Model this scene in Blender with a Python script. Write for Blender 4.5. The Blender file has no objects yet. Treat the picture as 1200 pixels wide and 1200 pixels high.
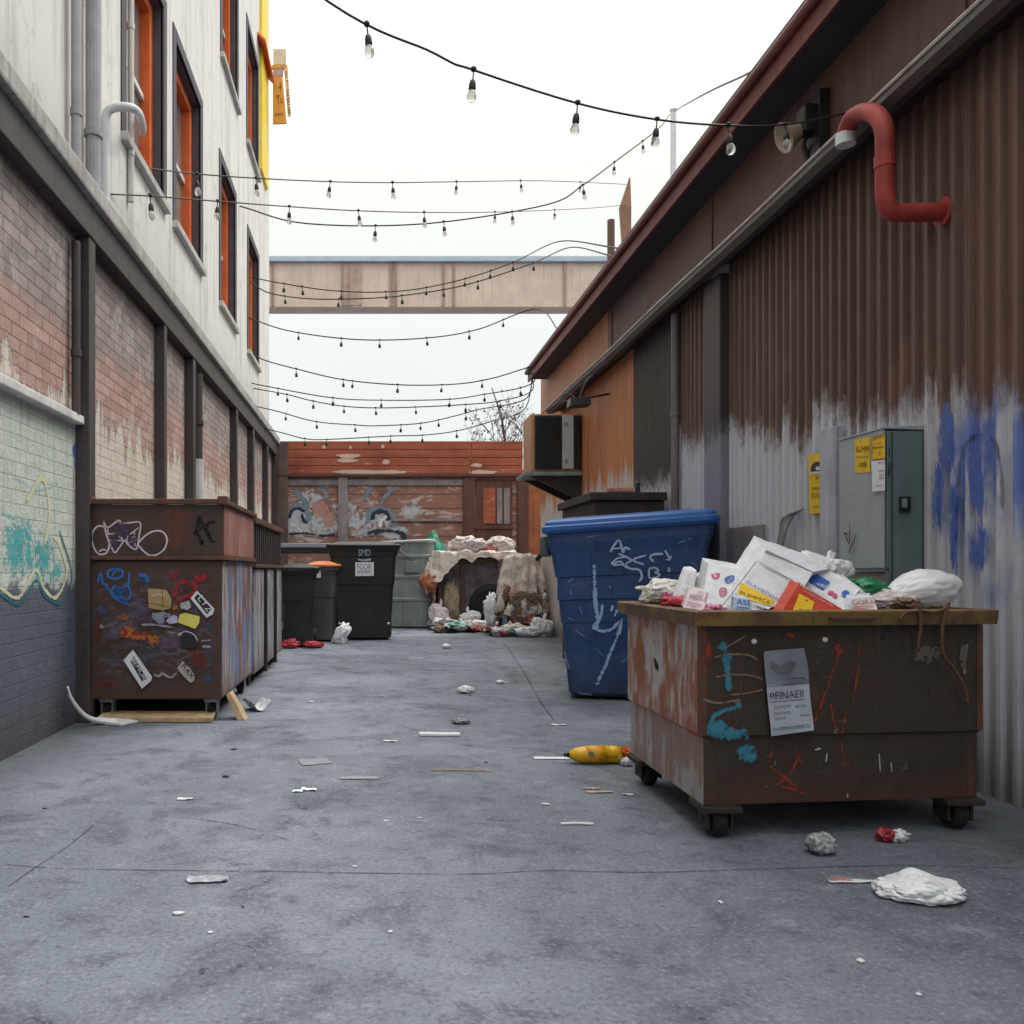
import bpy, bmesh, math, random
from mathutils import Vector, Matrix, noise
random.seed(11)
SC = bpy.context.scene
COL = SC.collection
# ---------------------------------------------------------------- camera model used to lay out real positions
F, VX, VY, H = 1000.0, 439.0, 668.0, 1.1
CAM = Vector((0, 0, H))
def ray(px, py): return Vector(((px - VX) / F, 1.0, (VY - py) / F))
def at(px, py, d): return CAM + ray(px, py) * d
def gnd(px, py, z=0.0): return at(px, py, (H - z) * F / (py - VY))
def V(*a): return Vector(a)
WL, WR = -2.15, 3.0          # faces of the two side walls

def lin(r, g, b, k=1.0):
    f = lambda c: ((c / 255) / 12.92 if c / 255 < .04045 else ((c / 255 + .055) / 1.055) ** 2.4) * k
    return (f(r), f(g), f(b), 1.0)

# ---------------------------------------------------------------- node helpers
class G:
    def __init__(s, name):
        s.m = bpy.data.materials.new(name); s.m.use_nodes = True
        s.nt = s.m.node_tree; s.b = s.nt.nodes['Principled BSDF']
        s._p = s._o = None
    def n(s, t, **props):
        x = s.nt.nodes.new(t)
        for k, v in props.items(): setattr(x, k, v)
        return x
    def set(s, sock, v):
        if isinstance(v, bpy.types.NodeSocket): s.nt.links.new(v, sock)
        else:
            if hasattr(sock.default_value, '__len__') and not hasattr(v, '__len__'): v = [v] * len(sock.default_value)
            if hasattr(v, '__len__') and len(v) == 4 and len(sock.default_value) == 3: v = v[:3]
            sock.default_value = v
    def pos(s):
        if not s._p: s._p = s.n('ShaderNodeNewGeometry')
        return s._p.outputs['Position']
    def obj(s):
        if not s._o: s._o = s.n('ShaderNodeTexCoord')
        return s._o.outputs['Object']
    def map(s, v, scale=(1, 1, 1), loc=(0, 0, 0)):
        x = s.n('ShaderNodeMapping'); s.set(x.inputs[0], v); x.inputs['Scale'].default_value = scale; x.inputs['Location'].default_value = loc
        return x.outputs[0]
    def noise(s, v, scale=5, detail=5, rough=.6, dist=0):
        x = s.n('ShaderNodeTexNoise'); s.set(x.inputs['Vector'], v)
        x.inputs['Scale'].default_value = scale; x.inputs['Detail'].default_value = detail
        x.inputs['Roughness'].default_value = rough; x.inputs['Distortion'].default_value = dist
        return x.outputs[0]
    def vor(s, v, scale=5, feature='F1'):
        x = s.n('ShaderNodeTexVoronoi', feature=feature); s.set(x.inputs['Vector'], v); x.inputs['Scale'].default_value = scale
        return x.outputs[0]
    def math(s, op, a, b=0.0, c=0.0, clamp=False):
        x = s.n('ShaderNodeMath', operation=op, use_clamp=clamp)
        s.set(x.inputs[0], a); s.set(x.inputs[1], b); s.set(x.inputs[2], c)
        return x.outputs[0]
    def ss(s, v, lo, hi, a=0.0, b=1.0):
        x = s.n('ShaderNodeMapRange', interpolation_type='SMOOTHSTEP')
        s.set(x.inputs[0], v)
        if lo <= hi: x.inputs[1].default_value = lo; x.inputs[2].default_value = hi; x.inputs[3].default_value = a; x.inputs[4].default_value = b
        else: x.inputs[1].default_value = hi; x.inputs[2].default_value = lo; x.inputs[3].default_value = b; x.inputs[4].default_value = a
        return x.outputs[0]
    def mix(s, f, a, b, blend='MIX'):
        x = s.n('ShaderNodeMix', data_type='RGBA', blend_type=blend)
        s.set(x.inputs[0], f); s.set(x.inputs[6], a); s.set(x.inputs[7], b)
        return x.outputs[2]
    def sep(s, v):
        x = s.n('ShaderNodeSeparateXYZ'); s.set(x.inputs[0], v); return x.outputs
    def comb(s, a, b, c):
        x = s.n('ShaderNodeCombineXYZ'); s.set(x.inputs[0], a); s.set(x.inputs[1], b); s.set(x.inputs[2], c); return x.outputs[0]
    def bump(s, h, strength=.3, dist=.01, prev=None):
        x = s.n('ShaderNodeBump'); x.inputs['Strength'].default_value = strength; x.inputs['Distance'].default_value = dist
        s.set(x.inputs['Height'], h)
        if prev: s.set(x.inputs['Normal'], prev)
        return x.outputs[0]
    def done(s, col, rough=.7, normal=None, metal=0.0, spec=None, alpha=None):
        s.set(s.b.inputs['Base Color'], col); s.set(s.b.inputs['Roughness'], rough); s.set(s.b.inputs['Metallic'], metal)
        if normal is not None: s.set(s.b.inputs['Normal'], normal)
        if spec is not None: s.set(s.b.inputs['Specular IOR Level'], spec)
        if alpha is not None: s.set(s.b.inputs['Alpha'], alpha)
        return s.m
def mul(c, k): return (min(1, c[0] * k), min(1, c[1] * k), min(1, c[2] * k), 1)

MATS = {}
def std(name, col, rough=.65, var=.3, scale=3.0, fine=60, bump=.2, streak=0.0, dirt=0.0, dirtcol=None, rust=0.0, rustcol=None, metal=0.0, spec=None, low=0.0):
    """weathered surface: broad mottling, vertical streaks, grime, rust patches, fine bump"""
    if name in MATS: return MATS[name]
    g = G(name); p = g.obj()
    n1 = g.noise(p, scale, 6, .65); n2 = g.noise(p, fine, 3, .6)
    c = g.mix(g.ss(n1, .28, .72), mul(col, 1 - var), mul(col, 1 + var))
    if rust:
        rn = g.noise(g.map(p, (1, 1, .55)), scale * 1.7, 8, .7, .4)
        rf = g.ss(rn, .62 - .3 * rust, .70 - .22 * rust)
        c = g.mix(rf, c, g.mix(n2, mul(rustcol, .55), mul(rustcol, 1.35)))
    if streak:
        sn = g.noise(g.map(p, (9, 9, .5)), 1.6, 5, .65)
        c = g.mix(g.math('MULTIPLY', g.ss(sn, .45, .72), streak), c, mul(col, .35))
        sn2 = g.noise(g.map(p, (15, 15, .7), (3, 7, 1)), 1.4, 4, .6)
        c = g.mix(g.math('MULTIPLY', g.ss(sn2, .56, .74), streak * .6), c, mul(col, 1.7))
    if dirt:
        dn = g.noise(p, scale * .8 + 2, 8, .75, .6)
        c = g.mix(g.math('MULTIPLY', g.ss(dn, .45, .7), dirt), c, dirtcol or (.05, .045, .04, 1))
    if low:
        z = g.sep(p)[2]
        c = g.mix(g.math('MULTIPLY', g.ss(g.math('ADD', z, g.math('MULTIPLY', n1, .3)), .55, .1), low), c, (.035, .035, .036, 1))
    sp = g.noise(p, fine * 2.3, 2, .5)
    c = g.mix(g.math('MULTIPLY', g.ss(sp, .66, .74), .35), c, mul(col, .45))
    r = g.ss(n1, .2, .8, max(.05, rough - .12), min(1, rough + .12))
    nb = g.bump(g.math('ADD', n2, g.math('MULTIPLY', n1, 1.5)), bump, .012) if bump else None
    MATS[name] = g.done(c, r, nb, metal, spec)
    return MATS[name]

def paint(name, col, soft=.35, gain=1.4, rough=.6, scale=48, drag=(1, 1, 1), amp=3.2, top=.88):
    """spray paint / marker on a surface: alpha comes from the 'fade' vertex attribute broken up by noise"""
    if name in MATS: return MATS[name]
    g = G(name); p = g.obj()
    a = g.n('ShaderNodeAttribute', attribute_name='fade').outputs['Fac']
    n1 = g.noise(g.map(p, drag), scale, 6, .75); n3 = g.noise(g.map(p, drag, (4, 2, 9)), scale * .28, 4, .65)
    nn = g.math('ADD', g.math('MULTIPLY', g.math('SUBTRACT', n1, .5), amp), g.math('MULTIPLY', g.math('SUBTRACT', n3, .5), amp * .8))
    al = g.ss(g.math('ADD', g.math('MULTIPLY', a, gain), nn), .28, .28 + soft)
    n2 = g.noise(p, 9, 3)
    MATS[name] = g.done(g.mix(n2, mul(col, .75), mul(col, 1.2)), rough, None, 0, .3, g.math('MULTIPLY', al, top))
    return MATS[name]

# ---------------------------------------------------------------- object helpers
W = {}
def props(o, label=None, cat=None, group=None, kind=None):
    if label: o['label'] = label
    if cat: o['category'] = cat
    if group: o['group'] = group
    if kind: o['kind'] = kind
    return o
def thing(name, label, cat, loc, group=None):
    o = bpy.data.objects.new(name, None); COL.objects.link(o)
    o.empty_display_size = .1
    o.location = loc; W[o.name] = Vector(loc)
    return props(o, label, cat, group)
def obj(name, bm, mats, parent=None, smooth=False, label=None, cat=None, group=None, kind=None, keep=False, recalc=True):
    if recalc: bmesh.ops.recalc_face_normals(bm, faces=bm.faces)
    if parent: base = W[parent.name]
    elif keep: base = Vector((0, 0, 0))
    else:
        lo = Vector([min(v.co[i] for v in bm.verts) for i in range(3)]); hi = Vector([max(v.co[i] for v in bm.verts) for i in range(3)])
        base = Vector(((lo.x + hi.x) / 2, (lo.y + hi.y) / 2, lo.z))
    bmesh.ops.translate(bm, verts=bm.verts, vec=-base)
    me = bpy.data.meshes.new(name); bm.to_mesh(me); bm.free()
    for m in (mats if isinstance(mats, (list, tuple)) else [mats]): me.materials.append(m)
    if smooth:
        me.polygons.foreach_set('use_smooth', [True] * len(me.polygons))
    o = bpy.data.objects.new(name, me); COL.objects.link(o)
    if parent: o.parent = parent
    else: o.location = base
    W[o.name] = base
    return props(o, label, cat, group, kind)
def B(): return bmesh.new()
def append(bm, tmp, mi=None):
    me = bpy.data.meshes.new('tmp'); tmp.to_mesh(me); tmp.free()
    n0 = len(bm.faces); bm.from_mesh(me); bpy.data.meshes.remove(me)
    if mi is not None:
        bm.faces.ensure_lookup_table()
        for f in bm.faces[n0:]: f.material_index = mi
    return bm
def hexa(bm, p, bev=0.0, mi=None, seg=2):
    """box from 8 points: bottom 4 (ccw), top 4"""
    t = B(); vs = [t.verts.new(q) for q in p]
    for f in ((3, 2, 1, 0), (4, 5, 6, 7), (0, 1, 5, 4), (1, 2, 6, 5), (2, 3, 7, 6), (3, 0, 4, 7)): t.faces.new([vs[i] for i in f])
    bmesh.ops.recalc_face_normals(t, faces=t.faces)
    if bev: bmesh.ops.bevel(t, geom=list(t.edges), offset=bev, segments=seg, profile=.6, affect='EDGES')
    return append(bm, t, mi)
def box(bm, x0, x1, y0, y1, z0, z1, bev=0.0, mi=None):
    return hexa(bm, [V(x0, y0, z0), V(x1, y0, z0), V(x1, y1, z0), V(x0, y1, z0), V(x0, y0, z1), V(x1, y0, z1), V(x1, y1, z1), V(x0, y1, z1)], bev, mi)
def rot_since(bm, n0, piv, ang, axis='Z'):
    bm.verts.ensure_lookup_table()
    bmesh.ops.rotate(bm, verts=bm.verts[n0:], cent=piv, matrix=Matrix.Rotation(ang, 3, axis))
def catmull(pts, k=8):
    pts = [Vector(p) for p in pts]
    if len(pts) < 3: return pts
    out = []
    P = [pts[0] * 2 - pts[1]] + pts + [pts[-1] * 2 - pts[-2]]
    for i in range(1, len(P) - 2):
        a, b, c, d = P[i - 1:i + 3]
        for j in range(k):
            t = j / k
            out.append(.5 * ((2 * b) + (c - a) * t + (2 * a - 5 * b + 4 * c - d) * t * t + (3 * b - a - 3 * c + d) * t ** 3))
    out.append(pts[-1]); return out
def tube(bm, pts, rad, seg=8, cap=True, mi=None):
    pts = [Vector(p) for p in pts]; n = len(pts)
    rads = rad if isinstance(rad, (list, tuple)) else [rad] * n
    t0 = (pts[1] - pts[0]).normalized()
    up = V(0, 0, 1) if abs(t0.z) < .9 else V(1, 0, 0)
    nx = t0.cross(up).normalized(); rings = []
    for i in range(n):
        t = (pts[min(i + 1, n - 1)] - pts[max(i - 1, 0)]).normalized()
        nx = (nx - t * nx.dot(t)).normalized(); ny = t.cross(nx)
        rings.append([bm.verts.new(pts[i] + (nx * math.cos(a) + ny * math.sin(a)) * rads[i]) for a in [2 * math.pi * k / seg for k in range(seg)]])
    fs = []
    for a, b in zip(rings, rings[1:]):
        for k in range(seg): fs.append(bm.faces.new((a[k], a[(k + 1) % seg], b[(k + 1) % seg], b[k])))
    if cap: fs.append(bm.faces.new(rings[0][::-1])); fs.append(bm.faces.new(rings[-1]))
    if mi is not None:
        for f in fs: f.material_index = mi
    return bm
def rring(cx, cy, hw, hd, z, r=.04, seg=4, rot=0.0, piv=None):
    out = []
    for (sx, sy, a0) in ((1, 1, 0), (-1, 1, 90), (-1, -1, 180), (1, -1, 270)):
        for k in range(seg + 1):
            a = math.radians(a0 + 90 * k / seg)
            out.append(V(cx + sx * (hw - r) + r * math.cos(a), cy + sy * (hd - r) + r * math.sin(a), z))
    if rot:
        pv = piv or V(cx, cy, 0)
        M = Matrix.Rotation(rot, 3, 'Z'); out = [M @ (p - pv) + pv for p in out]
    return out
def loft(bm, rings, cap0=True, cap1=True, mi=None):
    R = [[bm.verts.new(p) for p in r] for r in rings]; n = len(R[0]); fs = []
    for a, b in zip(R, R[1:]):
        for k in range(n): fs.append(bm.faces.new((a[k], a[(k + 1) % n], b[(k + 1) % n], b[k])))
    if cap0: fs.append(bm.faces.new(R[0][::-1]))
    if cap1: fs.append(bm.faces.new(R[-1]))
    if mi is not None:
        for f in fs: f.material_index = mi
    return bm
def wheel(bm, c, r, w, axis='X', seg=24, mi=None, mi2=None):
    """tyre with rounded shoulders and a hub"""
    c = Vector(c); prof = [(-w / 2, r * .45), (-w / 2, r * .86), (-w * .32, r), (w * .32, r), (w / 2, r * .86), (w / 2, r * .45)]
    def P(o, rr, a):
        q = V(o, rr * math.cos(a), rr * math.sin(a))
        if axis == 'Y': q = V(q.y, q.x, q.z)
        return c + q
    rings = [[bm.verts.new(P(o, rr, 2 * math.pi * k / seg)) for (o, rr) in prof] for k in range(seg)]
    for i in range(seg):
        a, b = rings[i], rings[(i + 1) % seg]
        for k in range(len(prof) - 1):
            f = bm.faces.new((a[k], a[k + 1], b[k + 1], b[k]))
            if mi is not None: f.material_index = mi
    for side in (-1, 1):
        hub = [bm.verts.new(P(side * w * .3, r * .46, 2 * math.pi * k / seg)) for k in range(seg)]
        f = bm.faces.new(hub)
        if mi2 is not None: f.material_index = mi2
    return bm
def lump(bm, c, r, amp=.25, freq=2.0, seed=0, sub=4, flat=None, crease=.0):
    t = B(); bmesh.ops.create_icosphere(t, subdivisions=sub, radius=1.0)
    off = V(seed * 3.7, seed * 1.3, seed * 7.1); c = Vector(c)
    for v in t.verts:
        d = v.co.normalized()
        k = 1 + amp * noise.fractal(d * freq + off, .9, 2.1, 4)
        if crease: k -= crease * (1 - abs(noise.noise(d * freq * 2.2 + off))) ** 6
        q = V(d.x * r[0] * k, d.y * r[1] * k, d.z * r[2] * k) + c
        if flat is not None and q.z < flat: q.z = flat + (q.z - flat) * .03
        v.co = q
    return append(bm, t)
def sheet(bm, c, sx, sy, rot=0.0, amp=.01, seed=0, n=7, ragged=.15, fold=0.0):
    """a crumpled flat scrap lying on the ground"""
    c = Vector(c); g = []
    for i in range(n):
        row = []
        for j in range(n):
            u, v = i / (n - 1) - .5, j / (n - 1) - .5
            e = 1 + ragged * noise.noise(V(u * 3 + seed, v * 3, seed * 2.2))
            x, y = u * sx * e, v * sy * e
            z = abs(noise.noise(V(u * 4 + seed * 5, v * 4, 1.7 * seed))) * amp * 2 + fold * max(0, abs(u) - .2)
            q = V(x * math.cos(rot) - y * math.sin(rot), x * math.sin(rot) + y * math.cos(rot), z)
            row.append(bm.verts.new(c + q))
        g.append(row)
    for i in range(n - 1):
        for j in range(n - 1): bm.faces.new((g[i][j], g[i + 1][j], g[i + 1][j + 1], g[i][j + 1]))
    return bm

class Surf:
    """a flat face of a real object, used to lay paint, stickers and lettering on it"""
    def __init__(s, p0, n): s.p0 = Vector(p0); s.n = Vector(n).normalized(); s.k = 0; s.tf = lambda x, y: (x, y)
    def zoom(s, x0, y0, sc): s.tf = lambda x, y: (x0 + x * sc, y0 + y * sc); return s
    def pt(s, x, y, off=.002):
        px, py = s.tf(x, y); r = ray(px, py); p = s.p0 + s.n * off
        return CAM + r * ((p - CAM).dot(s.n) / r.dot(s.n))
    def nxt(s): s.k += 1; return .002 + .00025 * s.k
def strokes(surf, items, m, parent, name='graffiti', crisp=True, bm=None, smooth=True):
    """items: (points, width in m)"""
    own = bm is None
    if own: bm = B()
    L = bm.verts.layers.float.get('fade') or bm.verts.layers.float.new('fade')
    prof = ((-1, 0), (-.6, 1), (0, 1), (.6, 1), (1, 0)) if crisp else ((-1, 0), (-.55, .5), (0, 1), (.55, .5), (1, 0))
    for pts, w in items:
        off = surf.nxt(); P = [surf.pt(x, y, off) for x, y in pts]
        C = catmull(P, 7) if smooth and len(P) > 2 else P
        if len(C) == 2: C = [C[0].lerp(C[1], t / 6) for t in range(7)]
        prev = None; n = len(C)
        for i, q in enumerate(C):
            t = (C[min(i + 1, n - 1)] - C[max(i - 1, 0)]).normalized(); sd = t.cross(surf.n).normalized()
            ww = w * .5 * (1 + .18 * noise.noise(q * 9)); e = .45 if i in (0, n - 1) else 1
            row = []
            for o, a in prof:
                v = bm.verts.new(q + sd * o * ww * (.6 if e < 1 else 1)); v[L] = a * e; row.append(v)
            if prev:
                for k in range(4): bm.faces.new((prev[k], prev[k + 1], row[k + 1], row[k]))
            prev = row
    if own: return obj(name, bm, m, parent, recalc=False)
def blobs(surf, items, m, parent, name='graffiti', bm=None):
    """soft sprayed patches: (x, y, rx, ry[, rot]) in surface picture units"""
    own = bm is None
    if own: bm = B()
    L = bm.verts.layers.float.get('fade') or bm.verts.layers.float.new('fade')
    for it in items:
        x, y, rx, ry = it[:4]; ro = math.radians(it[4]) if len(it) > 4 else 0
        off = surf.nxt(); c = bm.verts.new(surf.pt(x, y, off)); c[L] = 1.0
        rings = []
        for rr, a in ((.45, .9), (.75, .55), (1.0, 0)):
            row = []
            for k in range(20):
                t = 2 * math.pi * k / 20
                jit = 1 + .22 * noise.noise(V(math.cos(t) * 1.5 + x, math.sin(t) * 1.5 + y, rr))
                dx, dy = math.cos(t) * rx * rr * jit, math.sin(t) * ry * rr * jit
                v = bm.verts.new(surf.pt(x + dx * math.cos(ro) - dy * math.sin(ro), y + dx * math.sin(ro) + dy * math.cos(ro), off)); v[L] = a; row.append(v)
            rings.append(row)
        for k in range(20):
            bm.faces.new((c, rings[0][k], rings[0][(k + 1) % 20]))
            for a, b in zip(rings, rings[1:]): bm.faces.new((a[k], b[k], b[(k + 1) % 20], a[(k + 1) % 20]))
    if own: return obj(name, bm, m, parent, recalc=False)
def patch(surf, pts, m, parent, name='sticker', th=.0012, bm=None, off=None):
    """a sticker: flat polygon with a real thickness"""
    own = bm is None
    if own: bm = B()
    off = surf.nxt() if off is None else off
    a = [bm.verts.new(surf.pt(x, y, off - th)) for x, y in pts]; b = [bm.verts.new(surf.pt(x, y, off)) for x, y in pts]
    n = len(pts); bm.faces.new(a[::-1]); bm.faces.new(b)
    for k in range(n): bm.faces.new((a[k], a[(k + 1) % n], b[(k + 1) % n], b[k]))
    surf.k += 1
    if own: return obj(name, bm, m, parent)
def text_pts(s):
    cu = bpy.data.curves.new('t', 'FONT'); cu.body = s; cu.resolution_u = 3; cu.fill_mode = 'FRONT'
    o = bpy.data.objects.new('t', cu); COL.objects.link(o); bpy.context.view_layer.update()
    dg = bpy.context.evaluated_depsgraph_get(); me = bpy.data.meshes.new_from_object(o.evaluated_get(dg))
    bpy.data.objects.remove(o); bpy.data.curves.remove(cu)
    vs = [v.co.copy() for v in me.vertices]; fs = [tuple(p.vertices) for p in me.polygons]; bpy.data.meshes.remove(me)
    return vs, fs
def text(bm, s, surf, a, b, hgt, slant=0.0):
    """lettering from picture point a to b along a surface, hgt metres tall"""
    off = surf.nxt() + .0006; p0, p1 = surf.pt(*a, off), surf.pt(*b, off)
    u = (p1 - p0); wd = u.length; u.normalize(); v = surf.n.cross(u).normalized()
    if v.z < 0 and abs(v.z) > .2: v = -v
    vs, fs = text_pts(s)
    x0 = min(q.x for q in vs); x1 = max(q.x for q in vs); y1 = max(q.y for q in vs)
    k = wd / (x1 - x0); ky = hgt / y1
    bv = [bm.verts.new(p0 + u * ((q.x - x0) * k + q.y * ky * slant) + v * q.y * ky) for q in vs]
    for f in fs:
        try: bm.faces.new([bv[i] for i in f])
        except ValueError: pass
    surf.k += 2
    return bm

# ---------------------------------------------------------------- materials
rustc = lin(120, 66, 40)
m_black = std('black plastic', (.010, .012, .011, 1), .45, .25, 2.5, 80, .08, .25, .25, (.05, .05, .05, 1), low=.0)
m_blackmetal = std('black metal', (.014, .014, .015, 1), .5, .3, 5, 70, .15)
m_darksteel = std('dark rusty steel', (.030, .021, .018, 1), .6, .4, 4, 60, .3, .5, .3, rust=.35, rustcol=(.06, .028, .018, 1))
m_rubber = std('rubber', (.012, .012, .013, 1), .8, .3, 6, 60, .2)
m_grey = std('grey metal', (.24, .25, .26, 1), .5, .15, 3, 80, .06, .2, .2)
m_white = std('white plastic', (.72, .73, .74, 1), .45, .1, 4, 40, .1, 0, .2, (.35, .33, .30, 1))
m_whitepaint = std('white painted metal', (.62, .64, .66, 1), .5, .1, 4, 60, .1, .25)
m_paper = std('litter paper', (.62, .63, .66, 1), .8, .15, 8, 60, .2, 0, .35, (.3, .29, .28, 1))
m_tan = std('raw timber', lin(184, 156, 122), .8, .25, 5, 50, .2, .4, .3)
m_wire = std('cable black', (.02, .018, .018, 1), .6, .2)
m_ink = std('black ink', (.02, .02, .025, 1), .6, .2, bump=0)
m_inkfade = std('faded ink', (.12, .12, .14, 1), .6, .3, bump=0)
m_yel = std('yellow card', lin(226, 184, 20), .55, .12, 6, 60, .06, 0, .25, (.25, .18, .05, 1))
m_red = std('red print', lin(190, 40, 35), .6, .15, 6, 60, .05)
m_bluep = std('blue print', lin(40, 85, 175), .6, .15, 6, 60, .05)
m_pinkp = std('pink print', lin(196, 70, 120), .6, .25, 20, 60, .0)
m_orange = std('orange print', lin(214, 98, 30), .6, .2, 8, 60, .05)
m_purple = std('purple print', lin(110, 95, 150), .6, .2, 8, 60, .0)

def m_brick():
    g = G('painted brick'); p = g.pos(); x, y, z = g.sep(p)
    br = g.n('ShaderNodeTexBrick'); g.set(br.inputs['Vector'], g.comb(y, z, 0.0))
    for k, v in (('Scale', 1.0), ('Mortar Size', .006), ('Mortar Smooth', .3), ('Brick Width', .235), ('Row Height', .083), ('Bias', .0)): br.inputs[k].default_value = v
    br.inputs['Color1'].default_value = (.74, .74, .74, 1); br.inputs['Color2'].default_value = (1.1, 1.08, 1.08, 1); br.inputs['Mortar'].default_value = (.5, .49, .49, 1)
    big = g.noise(p, 1.1, 6, .7); med = g.noise(p, 6, 6, .7); fine = g.noise(p, 45, 4, .65)
    drip = g.noise(g.comb(g.math('MULTIPLY', y, 5.5), g.math('MULTIPLY', z, .55), 0.0), 1.0, 6, .7)
    drip2 = g.noise(g.comb(g.math('MULTIPLY', y, 16), g.math('MULTIPLY', z, 1.1), 2.0), 1.0, 5, .7)
    grey = g.mix(big, lin(128, 114, 112), lin(176, 162, 158))
    red = g.mix(med, lin(164, 126, 118), lin(198, 164, 154))
    zz = g.math('ADD', z, g.math('ADD', g.math('MULTIPLY', big, .9), g.math('MULTIPLY', drip, .5)))
    c = g.mix(g.ss(zz, 3.35, 3.6), red, grey)
    c = g.mix(.92, c, br.outputs[0], 'MULTIPLY')
    ww = g.noise(g.map(p, (1, 1, .7), (2, 5, 1)), 2.3, 8, .78, .5)
    c = g.mix(g.math('MULTIPLY', g.ss(ww, .5, .64), .6), c, g.mix(fine, lin(170, 160, 156), lin(214, 206, 200)))
    pale = g.mix(med, lin(190, 178, 166), lin(226, 219, 210))
    pale = g.mix(g.math('MULTIPLY', g.ss(drip2, .5, .66), .45), pale, lin(150, 122, 106))
    zp = g.math('ADD', z, g.math('ADD', g.math('MULTIPLY', drip, 1.5), g.math('MULTIPLY', g.math('SUBTRACT', med, .5), .5)))
    pf = g.ss(zp, 3.1, 2.96)
    pale = g.mix(g.ss(br.outputs['Fac'], .2, .9, 0, .22), pale, (.3, .28, .27, 1))
    c = g.mix(pf, c, pale)
    # pale green painted bay nearest the camera, with a blue grey painted foot
    bay = g.math('MULTIPLY', g.math('LESS_THAN', y, 6.1), g.math('LESS_THAN', z, 2.14))
    green = g.mix(med, lin(170, 180, 172), lin(216, 220, 212))
    green = g.mix(g.math('MULTIPLY', g.ss(ww, .5, .62), .6), green, lin(206, 204, 198))
    green = g.mix(g.math('MULTIPLY', g.ss(drip2, .48, .66), .6), green, lin(150, 170, 160))
    c = g.mix(bay, c, g.mix(g.ss(br.outputs['Fac'], .2, .9, 0, .3), green, (.3, .32, .3, 1)))
    foot = g.ss(g.math('ADD', z, g.math('MULTIPLY', med, .25)), 1.16, 1.08)
    c = g.mix(g.math('MULTIPLY', foot, g.math('LESS_THAN', y, 6.9)), c, g.mix(big, lin(70, 74, 88), lin(98, 103, 118)))
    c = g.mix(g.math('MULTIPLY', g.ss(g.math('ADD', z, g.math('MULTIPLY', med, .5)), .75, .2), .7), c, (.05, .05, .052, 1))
    c = g.mix(g.math('MULTIPLY', g.ss(g.noise(p, 13, 7, .75), .6, .75), .35), c, (.12, .10, .09, 1))
    c = g.mix(g.math('MULTIPLY', g.ss(g.noise(p, 9, 8, .82, .5), .55, .7), .4), c, g.mix(fine, lin(96, 78, 70), lin(190, 180, 172)))
    c = g.mix(g.math('MULTIPLY', g.ss(fine, .58, .72), .4), c, lin(70, 60, 56))
    h = g.math('ADD', g.math('MULTIPLY', g.math('SUBTRACT', 1.0, br.outputs['Fac']), g.math('SUBTRACT', 1.3, g.math('MULTIPLY', pf, .8))), g.math('ADD', g.math('MULTIPLY', fine, .6), g.math('MULTIPLY', med, 1.2)))
    return g.done(c, .88, g.bump(h, .9, .012))
def m_stucco():
    g = G('white stucco'); p = g.pos(); x, y, z = g.sep(p)
    big = g.noise(p, .7, 6, .7); fine = g.noise(p, 60, 4, .7); med = g.noise(p, 5, 7, .75)
    st = g.noise(g.comb(g.math('MULTIPLY', y, 6), g.math('MULTIPLY', z, .35), 0.0), 1.0, 6, .7)
    c = g.mix(big, lin(212, 210, 206), lin(234, 232, 228))
    c = g.mix(g.math('MULTIPLY', g.ss(st, .46, .68), .5), c, lin(140, 134, 128))
    c = g.mix(g.math('MULTIPLY', g.ss(med, .54, .7), .5), c, lin(150, 142, 136))
    c = g.mix(g.math('MULTIPLY', g.ss(g.math('ADD', z, g.math('MULTIPLY', st, 1.2)), 5.2, 4.2), .5), c, lin(150, 146, 142))
    return g.done(c, .9, g.bump(g.math('ADD', fine, g.math('MULTIPLY', med, .8)), .35, .012))
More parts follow.
